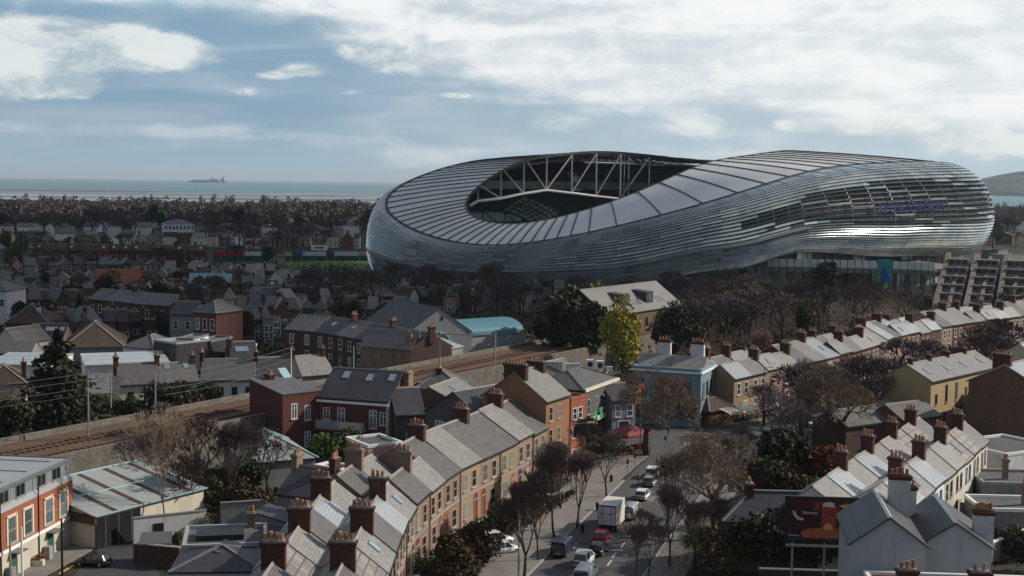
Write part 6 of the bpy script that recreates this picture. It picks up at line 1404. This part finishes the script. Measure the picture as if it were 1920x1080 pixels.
# sports ground: turf, boards, sign, tall goal posts
zg = .02
q0, q1, q2, q3 = G(520, 512), G(712, 516), G(712, 488), G(520, 486)
sheet('pitch', [q0, q1, q2, q3], .03, 'turf_far')
mat('hoarding_green', (.015, .06, .05), var=.2, scale=.2); mat('hoarding_blue', (.03, .05, .16), var=.3, scale=.3); mat('hoarding_yellow', (.4, .4, .05), var=.2); mat('hoarding_red', (.3, .03, .03), var=.2)
for i, (xa, xb, m_, lab) in enumerate(((400, 458, 'hoarding_red', 'reddish hoarding at the left end of the pitch boards'), (459, 503, 'railing_glass', 'pale hoarding left of the goal posts'), (535, 546, 'hoarding_yellow', 'small yellow hoarding right of the goal posts'), (548, 566, 'hoarding_blue', 'blue hoarding right of the yellow one'), (568, 592, 'railing_glass', 'pale hoarding under the white sign, left'), (593, 611, 'white_render', 'white hoarding under the white sign, right'), (613, 626, 'hoarding_blue', 'blue and white hoarding beside the long white one'), (627, 673, 'white_render', 'long white hoarding beside the stadium'), (675, 694, 'pink_render', 'pinkish hoarding at the right end of the boards'))):
    a_, b_ = G(xa, 489), G(xb, 489.4); w = (V2(b_)-V2(a_)).length
    o = thing('hoarding', lab, 'hoarding', a_, angle(a_, b_)); MB().box(0, w, -.05, .05, 2.2, 4.0).obj('panel', m_, o); MB().box(0, w, 0, .1, 0, 2.2).obj('fence', 'hoarding_green', o)
a_ = G(583, 489, 0); o = thing('sign_board', 'large white raised sign above the pitch boards', 'sign', (a_.x, a_.y+1, 0)); MB().box(0, 7.0, -.1, .1, 4.6, 6.8).obj('panel', 'white_paint', o); MB().box(.6, .75, -.1, .1, 0, 4.6).obj('post', 'dark_steel', o); MB().box(6.2, 6.35, -.1, .1, 0, 4.6).obj('post', 'dark_steel', o)
MB().box(1.3, 5.6, -.13, -.1, 5.2, 6.2).obj('faded_print', 'lead', o)
mat('post_white', (.25, .32, .33), var=.1)
a_, b_ = G(514, 492), G(533, 491); o = thing('goal_posts', 'very tall pale goal posts on the pitch', 'goal posts', (a_.x, a_.y, 0), angle(a_, b_)); w = (V2(b_)-V2(a_)).length
for x in (0, w): MB().tube((x, 0, 0), (x, 0, 15.5), .14, .08, 6).obj('post', 'post_white', o)
MB().tube((0, 0, 3), (w, 0, 3), .1, .1, 6).obj('crossbar', 'post_white', o)
for k, (px, py, hh) in enumerate(((45, 492, 13), (61, 492, 13), (140, 492, 11), (545, 512, 7), (675, 512, 7))):
    a_ = G(px, py); o = thing('floodlight_mast', [f'pale mast far left, first of three', 'pale mast far left, second of three', 'pale mast far left, third of three', 'slim mast at the pitch edge, left', 'slim mast at the pitch edge, right'][k], 'mast', a_); MB().tube((0, 0, 0), (0, 0, hh), .13, .08, 6).obj('pole', 'post_white', o); MB().box(-.7, .7, -.1, .1, hh-.3, hh+.3).obj('lamp', 'post_white', o)
# container ship on the horizon
YS = 13500; xs0 = (355-960)/FOC*YS*1.003
mat('ship_hull', (.02, .028, .04), var=.2, scale=.01); mat('ship_box', (.20, .22, .25), var=.5, scale=.05, col2=(.10, .08, .09)); mat('ship_white', (.42, .46, .5), var=.1, scale=.05)
LS_ = 70/FOC*YS; sh = thing('container_ship', 'grey container ship on the sea horizon at the left', 'ship', (xs0, YS, -1.5), 0); k_ = LS_/70
MB().prism([(0, 14), (6, 0), (68*k_, 0), (69.5*k_, 16), (60*k_, 13), (6*k_, 13), (1.5*k_, 18)], -22, 22, 'y').obj('hull', 'ship_hull', sh)
m = MB(); rg = random.Random(4)
for i in range(9): m.box((7+i*5.5)*k_, (7+i*5.5+4.6)*k_, -20, 20, 12, 20+rg.uniform(4, 22))
tag(m.obj('container_stack', 'ship_box', sh), kind='stuff'); MB().box(46*k_, 49*k_, -18, 18, 12, 62).obj('deckhouse', 'ship_white', sh); MB().box(60*k_, 64*k_, -18, 18, 12, 44).box(64*k_, 66*k_, -8, 8, 12, 60).obj('stern_house', 'ship_hull', sh)
for x in (15, 28, 38): MB().beam((x*k_, 0, 20), (x*k_+16, 0, 52), 4).obj('crane', 'ship_white', sh)
# ================================================================== vehicles
mat('paint_white', (.66, .67, .68), var=.05, scale=.6, rough=.28, spec=.6, rnd=0); mat('paint_red', (.42, .018, .022), var=.05, scale=.6, rough=.25, spec=.6, rnd=0)
mat('paint_black', (.014, .014, .018), var=.1, scale=.6, rough=.22, spec=.6, rnd=0); mat('paint_navy', (.022, .032, .055), var=.1, scale=.6, rough=.25, spec=.6, rnd=0)
mat('paint_silver', (.34, .37, .40), metal=.4, var=.06, scale=.6, rough=.3, rnd=0); mat('rubber', (.012, .012, .012), rough=.9); mat('lamp_red', (.30, .01, .01), rough=.3); mat('lamp_clear', (.6, .6, .58), rough=.15)
mat('box_white', (.60, .58, .50), var=.08, scale=.5, rough=.5, rnd=0); mat('box_rear_shaded', (.50, .49, .53), var=.06, scale=.5, rough=.5, rnd=0); mat('plate', (.55, .45, .12), rough=.5)  # truck's rear tone is the box white with shade put into the colour
def loft(secs, mt, name, parent, smooth=True):
    """secs: list of (y, halfwidth_low, halfwidth_top, z_low, z_top) closed sections with rounded shoulders"""
    m = MB(); n = 10; rings = []
    for y, a, b, z0, z1 in secs:
        zm = z0+(z1-z0)*.55; zs = z0+(z1-z0)*.88
        rings.append([(-a*.9, y, z0), (-a, y, z0+.12), (-a, y, zm), (-b, y, zs), (-b*.86, y, z1), (b*.86, y, z1), (b, y, zs), (a, y, zm), (a, y, z0+.12), (a*.9, y, z0)])
    for r_ in rings: m.v += r_
    for i in range(len(rings)-1):
        for k in range(n):
            l = (k+1) % n; m.f.append((i*n+k, i*n+l, (i+1)*n+l, (i+1)*n+k)); m.m.append(0)
    m.f.append(tuple(range(n))); m.m.append(0); m.f.append(tuple((len(rings)-1)*n+k for k in range(n))[::-1]); m.m.append(0)
    return m.obj(name, mt, parent, smooth)
def wheel(parent, x, y, r=.32, w=.2):
    o = MB().tube((-w/2, 0, 0), (w/2, 0, 0), r, r, 16).obj('wheel', 'rubber', parent); o.location = (x, y, r)
    MB().tube((-w/2-.01, 0, 0), (w/2+.01, 0, 0), r*.6, r*.6, 12).obj('rim', 'galvanised', o); return o
def car(label, p, rz, kind='hatch', paint='paint_white', cat='car', group=None):
    L, Wd, H = {'hatch': (4.1, 1.78, 1.48), 'suv': (4.5, 1.86, 1.68), 'mpv': (4.6, 1.86, 1.85), 'van': (5.0, 1.95, 2.0)}[kind]
    o = thing('parked_car' if kind != 'van' else 'van', label, cat, p, rz, group); o.scale = (.77,)*3; a = Wd/2; h = L/2; zb = .22; zw = H*.58
    if kind == 'van':
        loft([(-h, a*.95, a*.88, zb, H*.97), (-h+.15, a, a*.93, zb, H), (h*.25, a, a*.93, zb, H), (h*.42, a, a*.92, zb, H*.97)], paint, 'body', o)
        loft([(h*.42, a, a*.90, zb, H*.60), (h*.85, a*.97, a*.85, zb, H*.52), (h, a*.85, a*.75, zb+.1, H*.40)], paint, 'bonnet', o)
        cab = [(-h*.0, H*.93)]
        g = MB(); g.prism([(h*.42, zw), (h*.42, H*.93), (h*.74, zw)], -a*.88, a*.88); g.obj('windscreen', 'dark_glass', o)
        MB().box(-a*.80, a*.80, -h-.03, -h+.02, H*.55, H*.86).obj('rear_window', 'dark_glass', o)
        for s in (-1, 1): MB().box(s*a*.965-.012, s*a*.965+.012, h*.05, h*.4, H*.58, H*.86).obj('side_window', 'dark_glass', o)
    else:
        loft([(-h, a*.86, a*.80, zb+.08, zw*.90), (-h+.12, a*.96, a*.92, zb, zw), (-h*.3, a, a*.96, zb, zw*1.02), (h*.35, a, a*.95, zb, zw), (h*.8, a*.95, a*.85, zb, zw*.84), (h, a*.78, a*.66, zb+.1, zw*.66)], paint, 'body', o)
        r0 = -h*.95 if kind != 'hatch' else -h*.92; r1 = h*(.42 if kind != 'mpv' else .6)
        y = [(r0, zw*.98, a*.90), (r0+.30, H*.93, a*.76), (-h*.35, H, a*.74), (h*.05, H*.985, a*.74), (r1, zw*.98, a*.90)]
        m = MB()
        for (ya, za, wa), (yb, zb_, wb) in zip(y, y[1:]): m.quad((-wa, ya, za), (wa, ya, za), (wb, yb, zb_), (-wb, yb, zb_))
        for s in (-1, 1):
            pts = [(s*w_, yy, zz) for yy, zz, w_ in y]; m.quad(*(pts if s > 0 else pts[::-1]))
        m.obj('glasshouse', 'dark_glass', o)
        m = MB(); m.prism([(r0+.28, H*.93), (-h*.35, H+.0), (h*.08, H*.985), (h*.08, H+.015), (-h*.35, H+.035), (r0+.25, H*.965)], -a*.76, a*.76); m.obj('roof', paint, o)
        for s in (-1, 1): MB().beam((s*a*.90, r0+.02, zw), (s*a*.77, r0+.32, H*.94), .1).beam((s*a*.90, r1, zw), (s*a*.75, h*.08, H), .09).beam((s*a*.93, -h*.1, zw), (s*a*.755, -h*.1, H), .07).obj('pillar', paint, o)
    for s in (-1, 1):
        MB().box(s*a*.78-.14, s*a*.78+.14, -h-.03, -h+.12, zw*.68, zw*.92).obj('tail_light', 'lamp_red', o); MB().box(s*a*.62-.17, s*a*.62+.17, h-.16, h-.02, zw*.52, zw*.66).obj('headlight', 'lamp_clear', o)
        MB().box(s*(a+.10)-.1, s*(a+.10)+.1, h*.32, h*.42, zw*1.0, zw*1.16).obj('mirror', paint, o)
        for yy in (-h*.62, h*.62): wheel(o, s*(a-.12), yy)
    MB().box(-.26, .26, -h-.035, -h+.01, zw*.42, zw*.55).obj('number_plate', 'plate', o)
    MB().box(-a*.9, a*.9, -h-.03, -h+.1, zb, zb+.16).obj('bumper', 'rubber', o)
    return o
def road_rz(p):
    best = min(range(1, len(RS)-1), key=lambda i: (RS[i]-V2(p)).length); d = RS[best+1]-RS[best-1]; return -math.atan2(d.x, d.y)
def C1(label, px, py, kind, paint, rz=None, cat='car', z=.0, group=None):
    p = G(px, py, 0); r_ = road_rz(p) if rz is None else rz; d = Vector((-math.sin(r_), math.cos(r_), 0)); p = p+d*1.65; p.z = z+.012; return car(label, p, r_, kind, paint, cat, group)
C1('white van at the very bottom of the street queue', 1090, 1100, 'van', 'paint_white', cat='van')
C1('white people carrier ahead of the bottom white van', 1087, 1068, 'mpv', 'paint_white')
C1('dark navy van parked in the kerb bay on the left of the street', 1047, 1046, 'van', 'paint_navy', cat='van', z=.0)
C1('black hatchback between the red car and the white people carrier', 1115, 1046, 'hatch', 'paint_black')
C1('bright red hatchback right behind the white box truck', 1122, 1022, 'hatch', 'paint_red')
C1('silver van with a dark rear just ahead of the white truck', 1176, 976, 'van', 'paint_silver', cat='van')
C1('white hatchback in the queue beyond the silver van', 1199, 941, 'hatch', 'paint_white')
C1('pale silver car in front of the big bare tree, farther up the queue', 1214, 915, 'hatch', 'paint_silver')
C1('white car at the head of the queue near the crossing', 1219, 899, 'suv', 'paint_white')
C1('black van turning at the junction', 1362, 843, 'van', 'paint_black', R(-52), 'van')
C1('white van facing the camera at the right of the junction', 1536, 795, 'van', 'paint_white', R(150), 'van')
C1('white car parked right of the junction under the bare trees', 1490, 878, 'hatch', 'paint_white', R(-70))
C1('silver car parked just left of the white one under the trees', 1452, 880, 'hatch', 'paint_silver', R(-66))
C1('white estate car parked in the terrace front garden, farther one', 903, 1024, 'suv', 'paint_white', R(-62)); C1('white car parked in the terrace front garden, nearer one', 915, 1040, 'hatch', 'paint_white', R(-66))
C1('dark car with a silvery windscreen parked at the bottom left', 206, 1062, 'hatch', 'paint_black', R(80))
C1('red car parked in the far row before the yellow flats', 1635, 765, 'hatch', 'paint_red', R(-40)); C1('white car parked right of the red one before the yellow flats', 1668, 762, 'hatch', 'paint_white', R(-40))
for k, (px, py, c_) in enumerate(((105, 596, 'paint_white'), (118, 596, 'paint_silver'), (655, 697, 'paint_white'), (672, 694, 'paint_silver'), (690, 696, 'paint_red'), (703, 692, 'paint_white'), (905, 664, 'paint_navy'), (930, 662, 'paint_white'))):
    C1(['white car by the dark red row at the far left, left one', 'silver car by the dark red row at the far left, right one', 'white car parked behind the red flats, leftmost', 'silver car parked behind the red flats', 'red car parked behind the red flats', 'white car parked behind the red flats, rightmost', 'dark car by the teal barrel shed', 'white car by the teal barrel shed'][k], px, py, 'hatch', c_, R(-80+k*7), z=.0 if k < 2 else 0)
# box truck
p = G(1137, 999); rz = road_rz(p); d = Vector((-math.sin(rz), math.cos(rz), 0)); p = p+d*2.8; p.z = .012
o = thing('box_truck', 'white box truck with two rear doors waiting in the street queue', 'truck', p, rz); o.scale = (.77,)*3
MB().box(-1.2, 1.2, -3.6, 1.9, .95, 3.55).obj('cargo_box', 'box_white', o)
for s in (-1, 1):
    q = MB().box(s*.58-.55, s*.58+.55, -3.66, -3.605, 1.05, 3.42).obj('rear_door', 'box_rear_shaded', o); MB().box(s*.58-.05, s*.58+.05, -3.70, -3.665, 1.1, 3.4).obj('lock_bar', 'galvanised', q)
    MB().box(s*1.17-.04, s*1.17+.04, -3.67, -3.6, .95, 3.55).obj('corner_post', 'black_metal', o)
    for yy in (-2.4, 2.7): wheel(o, s*1.0, yy, .42, .3)
    MB().box(s*.9-.12, s*.9+.12, -3.66, -3.55, .62, .78).obj('tail_light', 'lamp_red', o); MB().box(s*1.24-.02, s*1.24+.02, -1.8, 1.6, .6, .92).obj('side_guard', 'box_white', o); MB().box(s*1.35-.08, s*1.35+.08, 3.1, 3.2, 1.7, 2.2).obj('mirror', 'black_metal', o)
MB().box(-1.2, 1.2, -3.64, -3.6, 3.42, 3.6).box(-1.2, 1.2, -3.64, -3.6, .8, 1.0).obj('door_frame', 'black_metal', o); MB().box(-1.0, 1.0, -3.5, 3.4, .5, .85).obj('chassis', 'black_metal', o)
loft([(1.95, 1.0, .98, .5, 2.5), (2.9, 1.02, .98, .5, 2.5), (3.35, 1.0, .95, .5, 2.3), (3.75, .98, .8, .5, 1.4)], 'box_white', 'cab', o); MB().prism([(3.38, 1.45), (3.2, 2.3), (3.42, 2.25), (3.8, 1.45)], -.85, .85).obj('windscreen', 'dark_glass', o)
for x in (-.62, .58): MB().box(x-.30, x+.30, -3.675, -3.662, 2.42, 2.55).obj('faded_print', 'dark_steel', o)
# ================================================================== people
mat('skin_tone', (.38, .22, .15), rough=.6, rnd=0); mat('hair_dark', (.02, .014, .01), rough=.8, rnd=0); mat('cloth_dark', (.02, .022, .03), rough=.9, rnd=0); mat('cloth_orange', (.55, .12, .02), rough=.8, rnd=0); mat('cloth_brown', (.10, .055, .04), rough=.9, rnd=0); mat('cloth_blue', (.03, .05, .10), rough=.9, rnd=0); mat('helmet_white', (.6, .6, .6), rough=.3, rnd=0)
def person(label, p, rz, top, legs, pose='walk', helmet=False):
    k = {'walk': .30, 'stand': .05, 'ride': .0}[pose]; sit = pose == 'ride'
    J = {'pelvis': (0, 0, .95), 'chest': (0, .02, 1.30), 'neck': (0, .02, 1.48), 'head': (0, .05, 1.60), 'crown': (0, .04, 1.74)}
    for s, n in ((-1, 'l'), (1, 'r')):
        q = s*k
        J['hip'+n] = (s*.10, 0, .90); J['knee'+n] = (s*.13, q*.55+.04, .50) if not sit else (s*.26, .38, .78); J['ank'+n] = (s*.12, q, .09) if not sit else (s*.27, .20, .36); J['toe'+n] = (s*.13, q+.17, .04) if not sit else (s*.28, .36, .30)
        J['sh'+n] = (s*.19, .02, 1.42); J['elb'+n] = (s*.25, -q*.4, 1.15) if not sit else (s*.33, .28, 1.22); J['wri'+n] = (s*.24, -q*.4+.14, .93) if not sit else (s*.30, .55, 1.15)
        for f in range(5): J[f'f{f}{n}'] = (J['wri'+n][0]+s*(-.012+.012*f if f else -.03), J['wri'+n][1]+.03+.008*f, J['wri'+n][2]-(.12-.012*abs(f-2) if f else .07))
    names = list(J); E = [('pelvis', 'chest'), ('chest', 'neck'), ('neck', 'head'), ('head', 'crown')]
    for n in 'lr': E += [('pelvis', 'hip'+n), ('hip'+n, 'knee'+n), ('knee'+n, 'ank'+n), ('ank'+n, 'toe'+n), ('neck', 'sh'+n), ('sh'+n, 'elb'+n), ('elb'+n, 'wri'+n)]+[('wri'+n, f'f{f}{n}') for f in range(5)]
    me = bpy.data.meshes.new('body'); me.from_pydata([J[n] for n in names], [(names.index(a), names.index(b)) for a, b in E], [])
    o = bpy.data.objects.new('tmp', me); COL.objects.link(o); sm = o.modifiers.new('s', 'SKIN'); ss = o.modifiers.new('u', 'SUBSURF'); ss.levels = 1; ss.render_levels = 1
    rad = {'pelvis': .15, 'chest': .17, 'neck': .06, 'head': .095, 'crown': .075, 'hip': .10, 'knee': .065, 'ank': .045, 'toe': .04, 'sh': .07, 'elb': .048, 'wri': .032}
    for i, n in enumerate(names):
        r_ = rad.get(n, rad.get(n[:-1], .011)); me.skin_vertices[0].data[i].radius = (r_, r_*.8 if n in ('pelvis', 'chest') else r_)
    me.skin_vertices[0].data[0].use_root = True
    m2 = bpy.data.meshes.new_from_object(o.evaluated_get(bpy.context.evaluated_depsgraph_get())); bpy.data.objects.remove(o)
    for mt in ('skin_tone', top, legs, 'rubber'): m2.materials.append(MATS[mt])
    for f in m2.polygons:
        c_ = f.center; f.use_smooth = True
        f.material_index = 3 if c_.z < .11 else (2 if c_.z < .92 and abs(c_.x) < .22 or sit and c_.z < .9 else (1 if c_.z < 1.49 and (sit or not (abs(c_.x) > .2 and c_.z < .96)) else 0))
    m2.name = 'body'; r = thing('person', label, 'person', p, rz); r.scale = (.8,)*3; link('body', m2, r)
    hm = MB(); rg = 8
    for i in range(5):
        for j in range(10):
            def sp(u, v): return (.105*math.sin(u)*math.cos(v), .035+.115*math.sin(u)*math.sin(v), 1.665+.11*math.cos(u))
            u0, u1 = math.pi*.55*i/5, math.pi*.55*(i+1)/5; v0, v1 = 2*math.pi*j/10, 2*math.pi*(j+1)/10
            hm.quad(sp(u0, v0), sp(u1, v0), sp(u1, v1), sp(u0, v1))
    hm.obj('helmet' if helmet else 'hair', 'helmet_white' if helmet else 'hair_dark', r, True)
    f = MB(); f.box(-.045, -.02, .135, .15, 1.625, 1.64).box(.02, .045, .135, .15, 1.625, 1.64).box(-.03, .03, .132, .142, 1.555, 1.565); f.cur = 1; f.prism([(.13, 1.58), (.165, 1.585), (.135, 1.63)], -.014, .014); f.obj('face', ['hair_dark', 'skin_tone'], r); return r
for lab, px, py, rz, a_, b_, ps in (('person in dark clothes standing on the pub forecourt edge', 1253, 818, .3, 'cloth_dark', 'cloth_dark', 'stand'), ('person in brown crossing the road at the junction', 1232, 877, 1.2, 'cloth_brown', 'cloth_dark', 'walk'), ('person in an orange top by the kerb beyond the queue', 1197, 908, .4, 'cloth_orange', 'cloth_dark', 'walk'), ('person walking past the white van under the bare trees', 1428, 812, 2., 'cloth_dark', 'cloth_blue', 'walk')):
    q = G(px, py); person(lab, (q.x, q.y, .02 if py > 860 else .13), rz, a_, b_, ps)
q = G(1196, 966); rz = road_rz(q); q.z = .012
person('motorcyclist in orange and white helmet beside the silver van', q, rz, 'cloth_orange', 'cloth_dark', 'ride', True)
o = thing('motorcycle', 'orange motorcycle ridden up the outside of the queue', 'motorcycle', q, rz); o.scale = (.8,)*3
for yy in (-.65, .75): wheel(o, 0, yy, .3, .12)
loft([(-.75, .12, .08, .62, .82), (-.2, .16, .12, .45, .86), (.35, .18, .12, .4, .98), (.7, .12, .08, .7, .95)], 'cloth_orange', 'fairing', o); MB().box(-.16, .16, -.35, .3, .25, .55).obj('engine', 'black_metal', o); MB().tube((-.36, .5, 1.05), (.36, .5, 1.05), .02, .02, 6).obj('handlebar', 'black_metal', o); MB().box(-.22, .22, -.95, -.55, .8, 1.1).obj('top_box', 'black_metal', o)
# ================================================================== lamps, signals, poles, wires
def street_lamp(label, px, py, hh, arm, az, group=None, mt='galvanised'):
    q = G(px, py); o = thing('street_lamp', label, 'street lamp', (q.x, q.y, 0), az, group)
    MB().tube((0, 0, 0), (0, 0, hh), .09, .055, 8).obj('pole', mt, o); a = MB().tube((0, 0, hh), (arm, 0, hh+.25), .045, .035, 6).obj('arm', mt, o)
    MB().box(arm-.1, arm+.75, -.13, .13, hh+.2, hh+.34).obj('lamp_head', 'lamp_clear', o); return o
street_lamp('tall street lamp with its arm over the pavement at the bottom of the street', 972, 1092, 7.6, 2.4, 0)
street_lamp('street lamp with its arm beside the grey pub and canopy', 1065, 915, 7.4, 2.2, 0)
street_lamp('street lamp whose arm crosses before the blue pub, by the forked tree', 1200, 853, 7.0, -.2, 0)
street_lamp('tall dark street lamp in front of the long terrace', 1430, 800, 8.5, .6, 0, None, 'black_metal')
for k, (px, py, hh) in enumerate(((182, 606, 6), (232, 606, 5.6), (446, 642, 7), (511, 662, 6.5))):
    street_lamp(['pale lamp with a left arm by the dark red row', 'pale lamp with a right arm by the dark red row', 'pale lamp right of the pale blue house', 'pale lamp left of the dark brick terrace'][k], px, py, hh, (-1.6, 1.8, -1.8, 2.2)[k], 0)
def pole(name, label, px, py, z0, hh, mt='galvanised', cat='pole', r0=.12, bits=None, group=None):
    q = G(px, py, z0); o = thing(name, label, cat, q, 0, group); MB().tube((0, 0, 0), (0, 0, hh), r0, r0*.7, 8).obj('pole_shaft', mt, o)
    if bits == 'cat': a = MB().beam((0, 0, hh-.9), (2.4, -1.2, hh-.7), .07).beam((0, 0, hh-1.9), (2.4, -1.2, hh-.8), .06).obj('bracket', 'galvanised', o); MB().tube((1.2, -.6, hh-.8), (1.2, -.6, hh-.5), .07, .07, 6).obj('insulator', 'timber', o)
    return o
pole('catenary_pole', 'pale overhead line pole by the conifer, left one', 166, 822, 4.6, 8.0, cat='line pole', bits='cat')
pole('catenary_pole', 'short pale line pole with a diagonal arm behind the conifer', 208, 764, 4.0, 5.0, cat='line pole', bits='cat')
pole('catenary_pole', 'pale overhead line pole over the tracks, right of the conifer', 292, 820, 4.6, 7.6, cat='line pole', bits='cat')
pole('catenary_pole', 'thin white line pole left of the red flats', 546, 742, 4.6, 6.8, 'white_paint', cat='line pole', r0=.1)
pole('catenary_pole', 'short pale green line pole above the red flats', 663, 706, 4.6, 4.8, 'teal_trim', cat='line pole', r0=.1)
g0 = G(824, 696, 4.6); g1 = G(928, 694, 4.6); o = thing('catenary_gantry', 'overhead line gantry spanning the tracks beside the teal shed', 'gantry', (g0.x, g0.y, 4.6), angle(g0, g1)); w = (V2(g1)-V2(g0)).length
for x in (0, w): MB().tube((x, 0, 0), (x, 0, 6.6), .16, .12, 8).obj('post', 'galvanised', o)
MB().beam((0, 0, 6.0), (w, 0, 5.7), .18).obj('crossbeam', 'galvanised', o)
def wire(label, pts, r0=.022, sag=.5):
    m = MB()
    for a_, b_ in zip(pts, pts[1:]):
        a_, b_ = Vector(a_), Vector(b_); prev = a_
        for k in range(1, 9):
            t = k/8; c_ = a_.lerp(b_, t)-Vector((0, 0, sag*4*t*(1-t))); m.tube(prev, c_, r0, r0, 4, cap=False); prev = c_
    return tag(m.obj('overhead_wire', 'lead'), label, 'wire')
p1 = G(166, 822, 4.6); p2 = G(292, 820, 4.6); p0 = Vector((p1.x-32, p1.y-34, 4.6)); p3 = G(546, 742, 4.6)
for k, (dz, lab) in enumerate(((7.7, 'topmost'), (7.0, 'second'), (6.1, 'third'), (5.4, 'lowest'))):
    wire(f'{lab} overhead railway wire running through the line poles at the left', [p0+Vector((0, 0, dz)), p1+Vector((k*.4, 0, dz)), p2+Vector((k*.4, 0, dz-.3)), p3+Vector((0, 0, dz-.8))])
for lab, px, py, hh, mt in (('black lamp-like pole nearest the brick and zinc building corner', 117, 1092, 5.6, 'black_metal'), ('white pole before the brick and zinc building', 42, 1100, 5.2, 'white_paint'), ('thin grey pole at the lower left edge', 20, 1095, 4.0, 'galvanised')): pole('pole', lab, px, py, 0, hh, mt)
for lab, px, py in (('traffic signal pole on the pavement before the junction, left', 1176, 905), ('traffic signal pole on the pavement before the junction, right', 1190, 893), ('signal pole on the pub side of the junction', 1247, 858), ('signal pole at the pub corner', 1310, 806)):
    q = G(px, py); o = thing('traffic_signal', lab, 'traffic light', (q.x, q.y, .1), R(20)); o.scale = (.8,)*3; MB().tube((0, 0, 0), (0, 0, 3.3), .06, .06, 6).obj('pole', 'galvanised', o); MB().box(-.14, .14, -.11, .11, 2.7, 3.4).obj('signal_head', 'black_metal', o)
# litter bins, bollards, garden bits
for k, (px, py) in enumerate(((1146, 905), (1120, 958), (1092, 1000))):
    q = G(px, py); o = thing('litter_bin', ['litter bin on the left pavement, farthest of three', 'litter bin on the left pavement, middle of three', 'litter bin on the left pavement, nearest of three'][k], 'bin', (q.x, q.y, .13), 0, 'litter bins on the left pavement'); o.scale = (.75,)*3; MB().tube((0, 0, 0), (0, 0, .95), .24, .26, 10).obj('drum', 'black_metal', o); MB().tube((0, 0, .95), (0, 0, 1.08), .27, .2, 10).obj('lid', 'black_metal', o)
q = G(72, 1062); o = thing('flower_planter', 'planter of orange and white flowers by the brick building door', 'planter', (q.x, q.y, .12)); MB().box(-.5, .5, -.3, .3, 0, .5).obj('box', 'cream_paint', o); m = MB(); leafy(m, random.Random(2), Vector((0, 0, .9)), (.5, .35, .55), 260, .09); m.obj('flowers', 'door_orange', o)
hz_ = MB(); hz_.box(-30000, 30000, -900, 49000, -3.2, 240)
hm = bpy.data.materials.new('haze_air'); hm.use_nodes = True; t = hm.node_tree; t.nodes.clear(); pv_ = nd(t, 'ShaderNodeVolumePrincipled'); ou = nd(t, 'ShaderNodeOutputMaterial')
pv_.inputs['Color'].default_value = (.72, .84, .95, 1); pv_.inputs['Density'].default_value = .000045; pv_.inputs['Anisotropy'].default_value = .2; lk(t, pv_.outputs[0], ou.inputs['Volume']); MATS['haze_air'] = hm
tag(hz_.obj('haze', 'haze_air'), kind='stuff')

# cloud added sunward, out of view, its outline cut to shade the left town
SHADE_FP = [(-520, 213), (-150, 222), (-45, 262), (2, 300), (8, 365), (-34, 395), (-82, 450), (-88, 620), (-60, 760), (-160, 980), (-420, 900), (-900, 1150), (-1000, 400)]
def inpoly(x, y):
    c = False; n = len(SHADE_FP)
    for i in range(n):
        (x0, y0), (x1, y1) = SHADE_FP[i], SHADE_FP[(i+1) % n]
        if (y0 > y) != (y1 > y) and x < (x1-x0)*(y-y0)/(y1-y0)+x0: c = not c
    return c
mat('added_cloud_white', (.8, .8, .82), rough=1, spec=0, var=.05, scale=.002)
CH = 1200.; ox = sd.x/sd.z*CH; oy = sd.y/sd.z*CH; st = 22.; cm_ = MB(); rg = random.Random(8)
def nz(x, y): return .5+.25*math.sin(x*.021+y*.013)+.15*math.sin(x*.05-y*.037+1)+.1*math.sin(x*.11+y*.09)
cells = {}
for i in range(-46, 18):
    for j in range(9, 80):
        x, y = i*st, j*st
        if inpoly(x+9*math.sin(y*.09), y+9*math.sin(x*.08)): cells[(i, j)] = 1
for (i, j) in cells:
    def tp(a, b): return (a*st+ox, b*st+oy, CH+30+150*nz(a*st, b*st))
    def bt(a, b): return (a*st+ox, b*st+oy, CH-18*nz(b*st, a*st))
    cm_.quad(tp(i, j), tp(i+1, j), tp(i+1, j+1), tp(i, j+1)); cm_.quad(bt(i, j+1), bt(i+1, j+1), bt(i+1, j), bt(i, j))
    for (di, dj, a, b) in ((-1, 0, (i, j+1), (i, j)), (1, 0, (i+1, j), (i+1, j+1)), (0, -1, (i, j), (i+1, j)), (0, 1, (i+1, j+1), (i, j+1))):
        if (i+di, j+dj) not in cells: cm_.quad(bt(*a), bt(*b), tp(*b), tp(*a))
tag(cm_.obj('added_cloud', 'added_cloud_white', smooth=True), kind='structure')
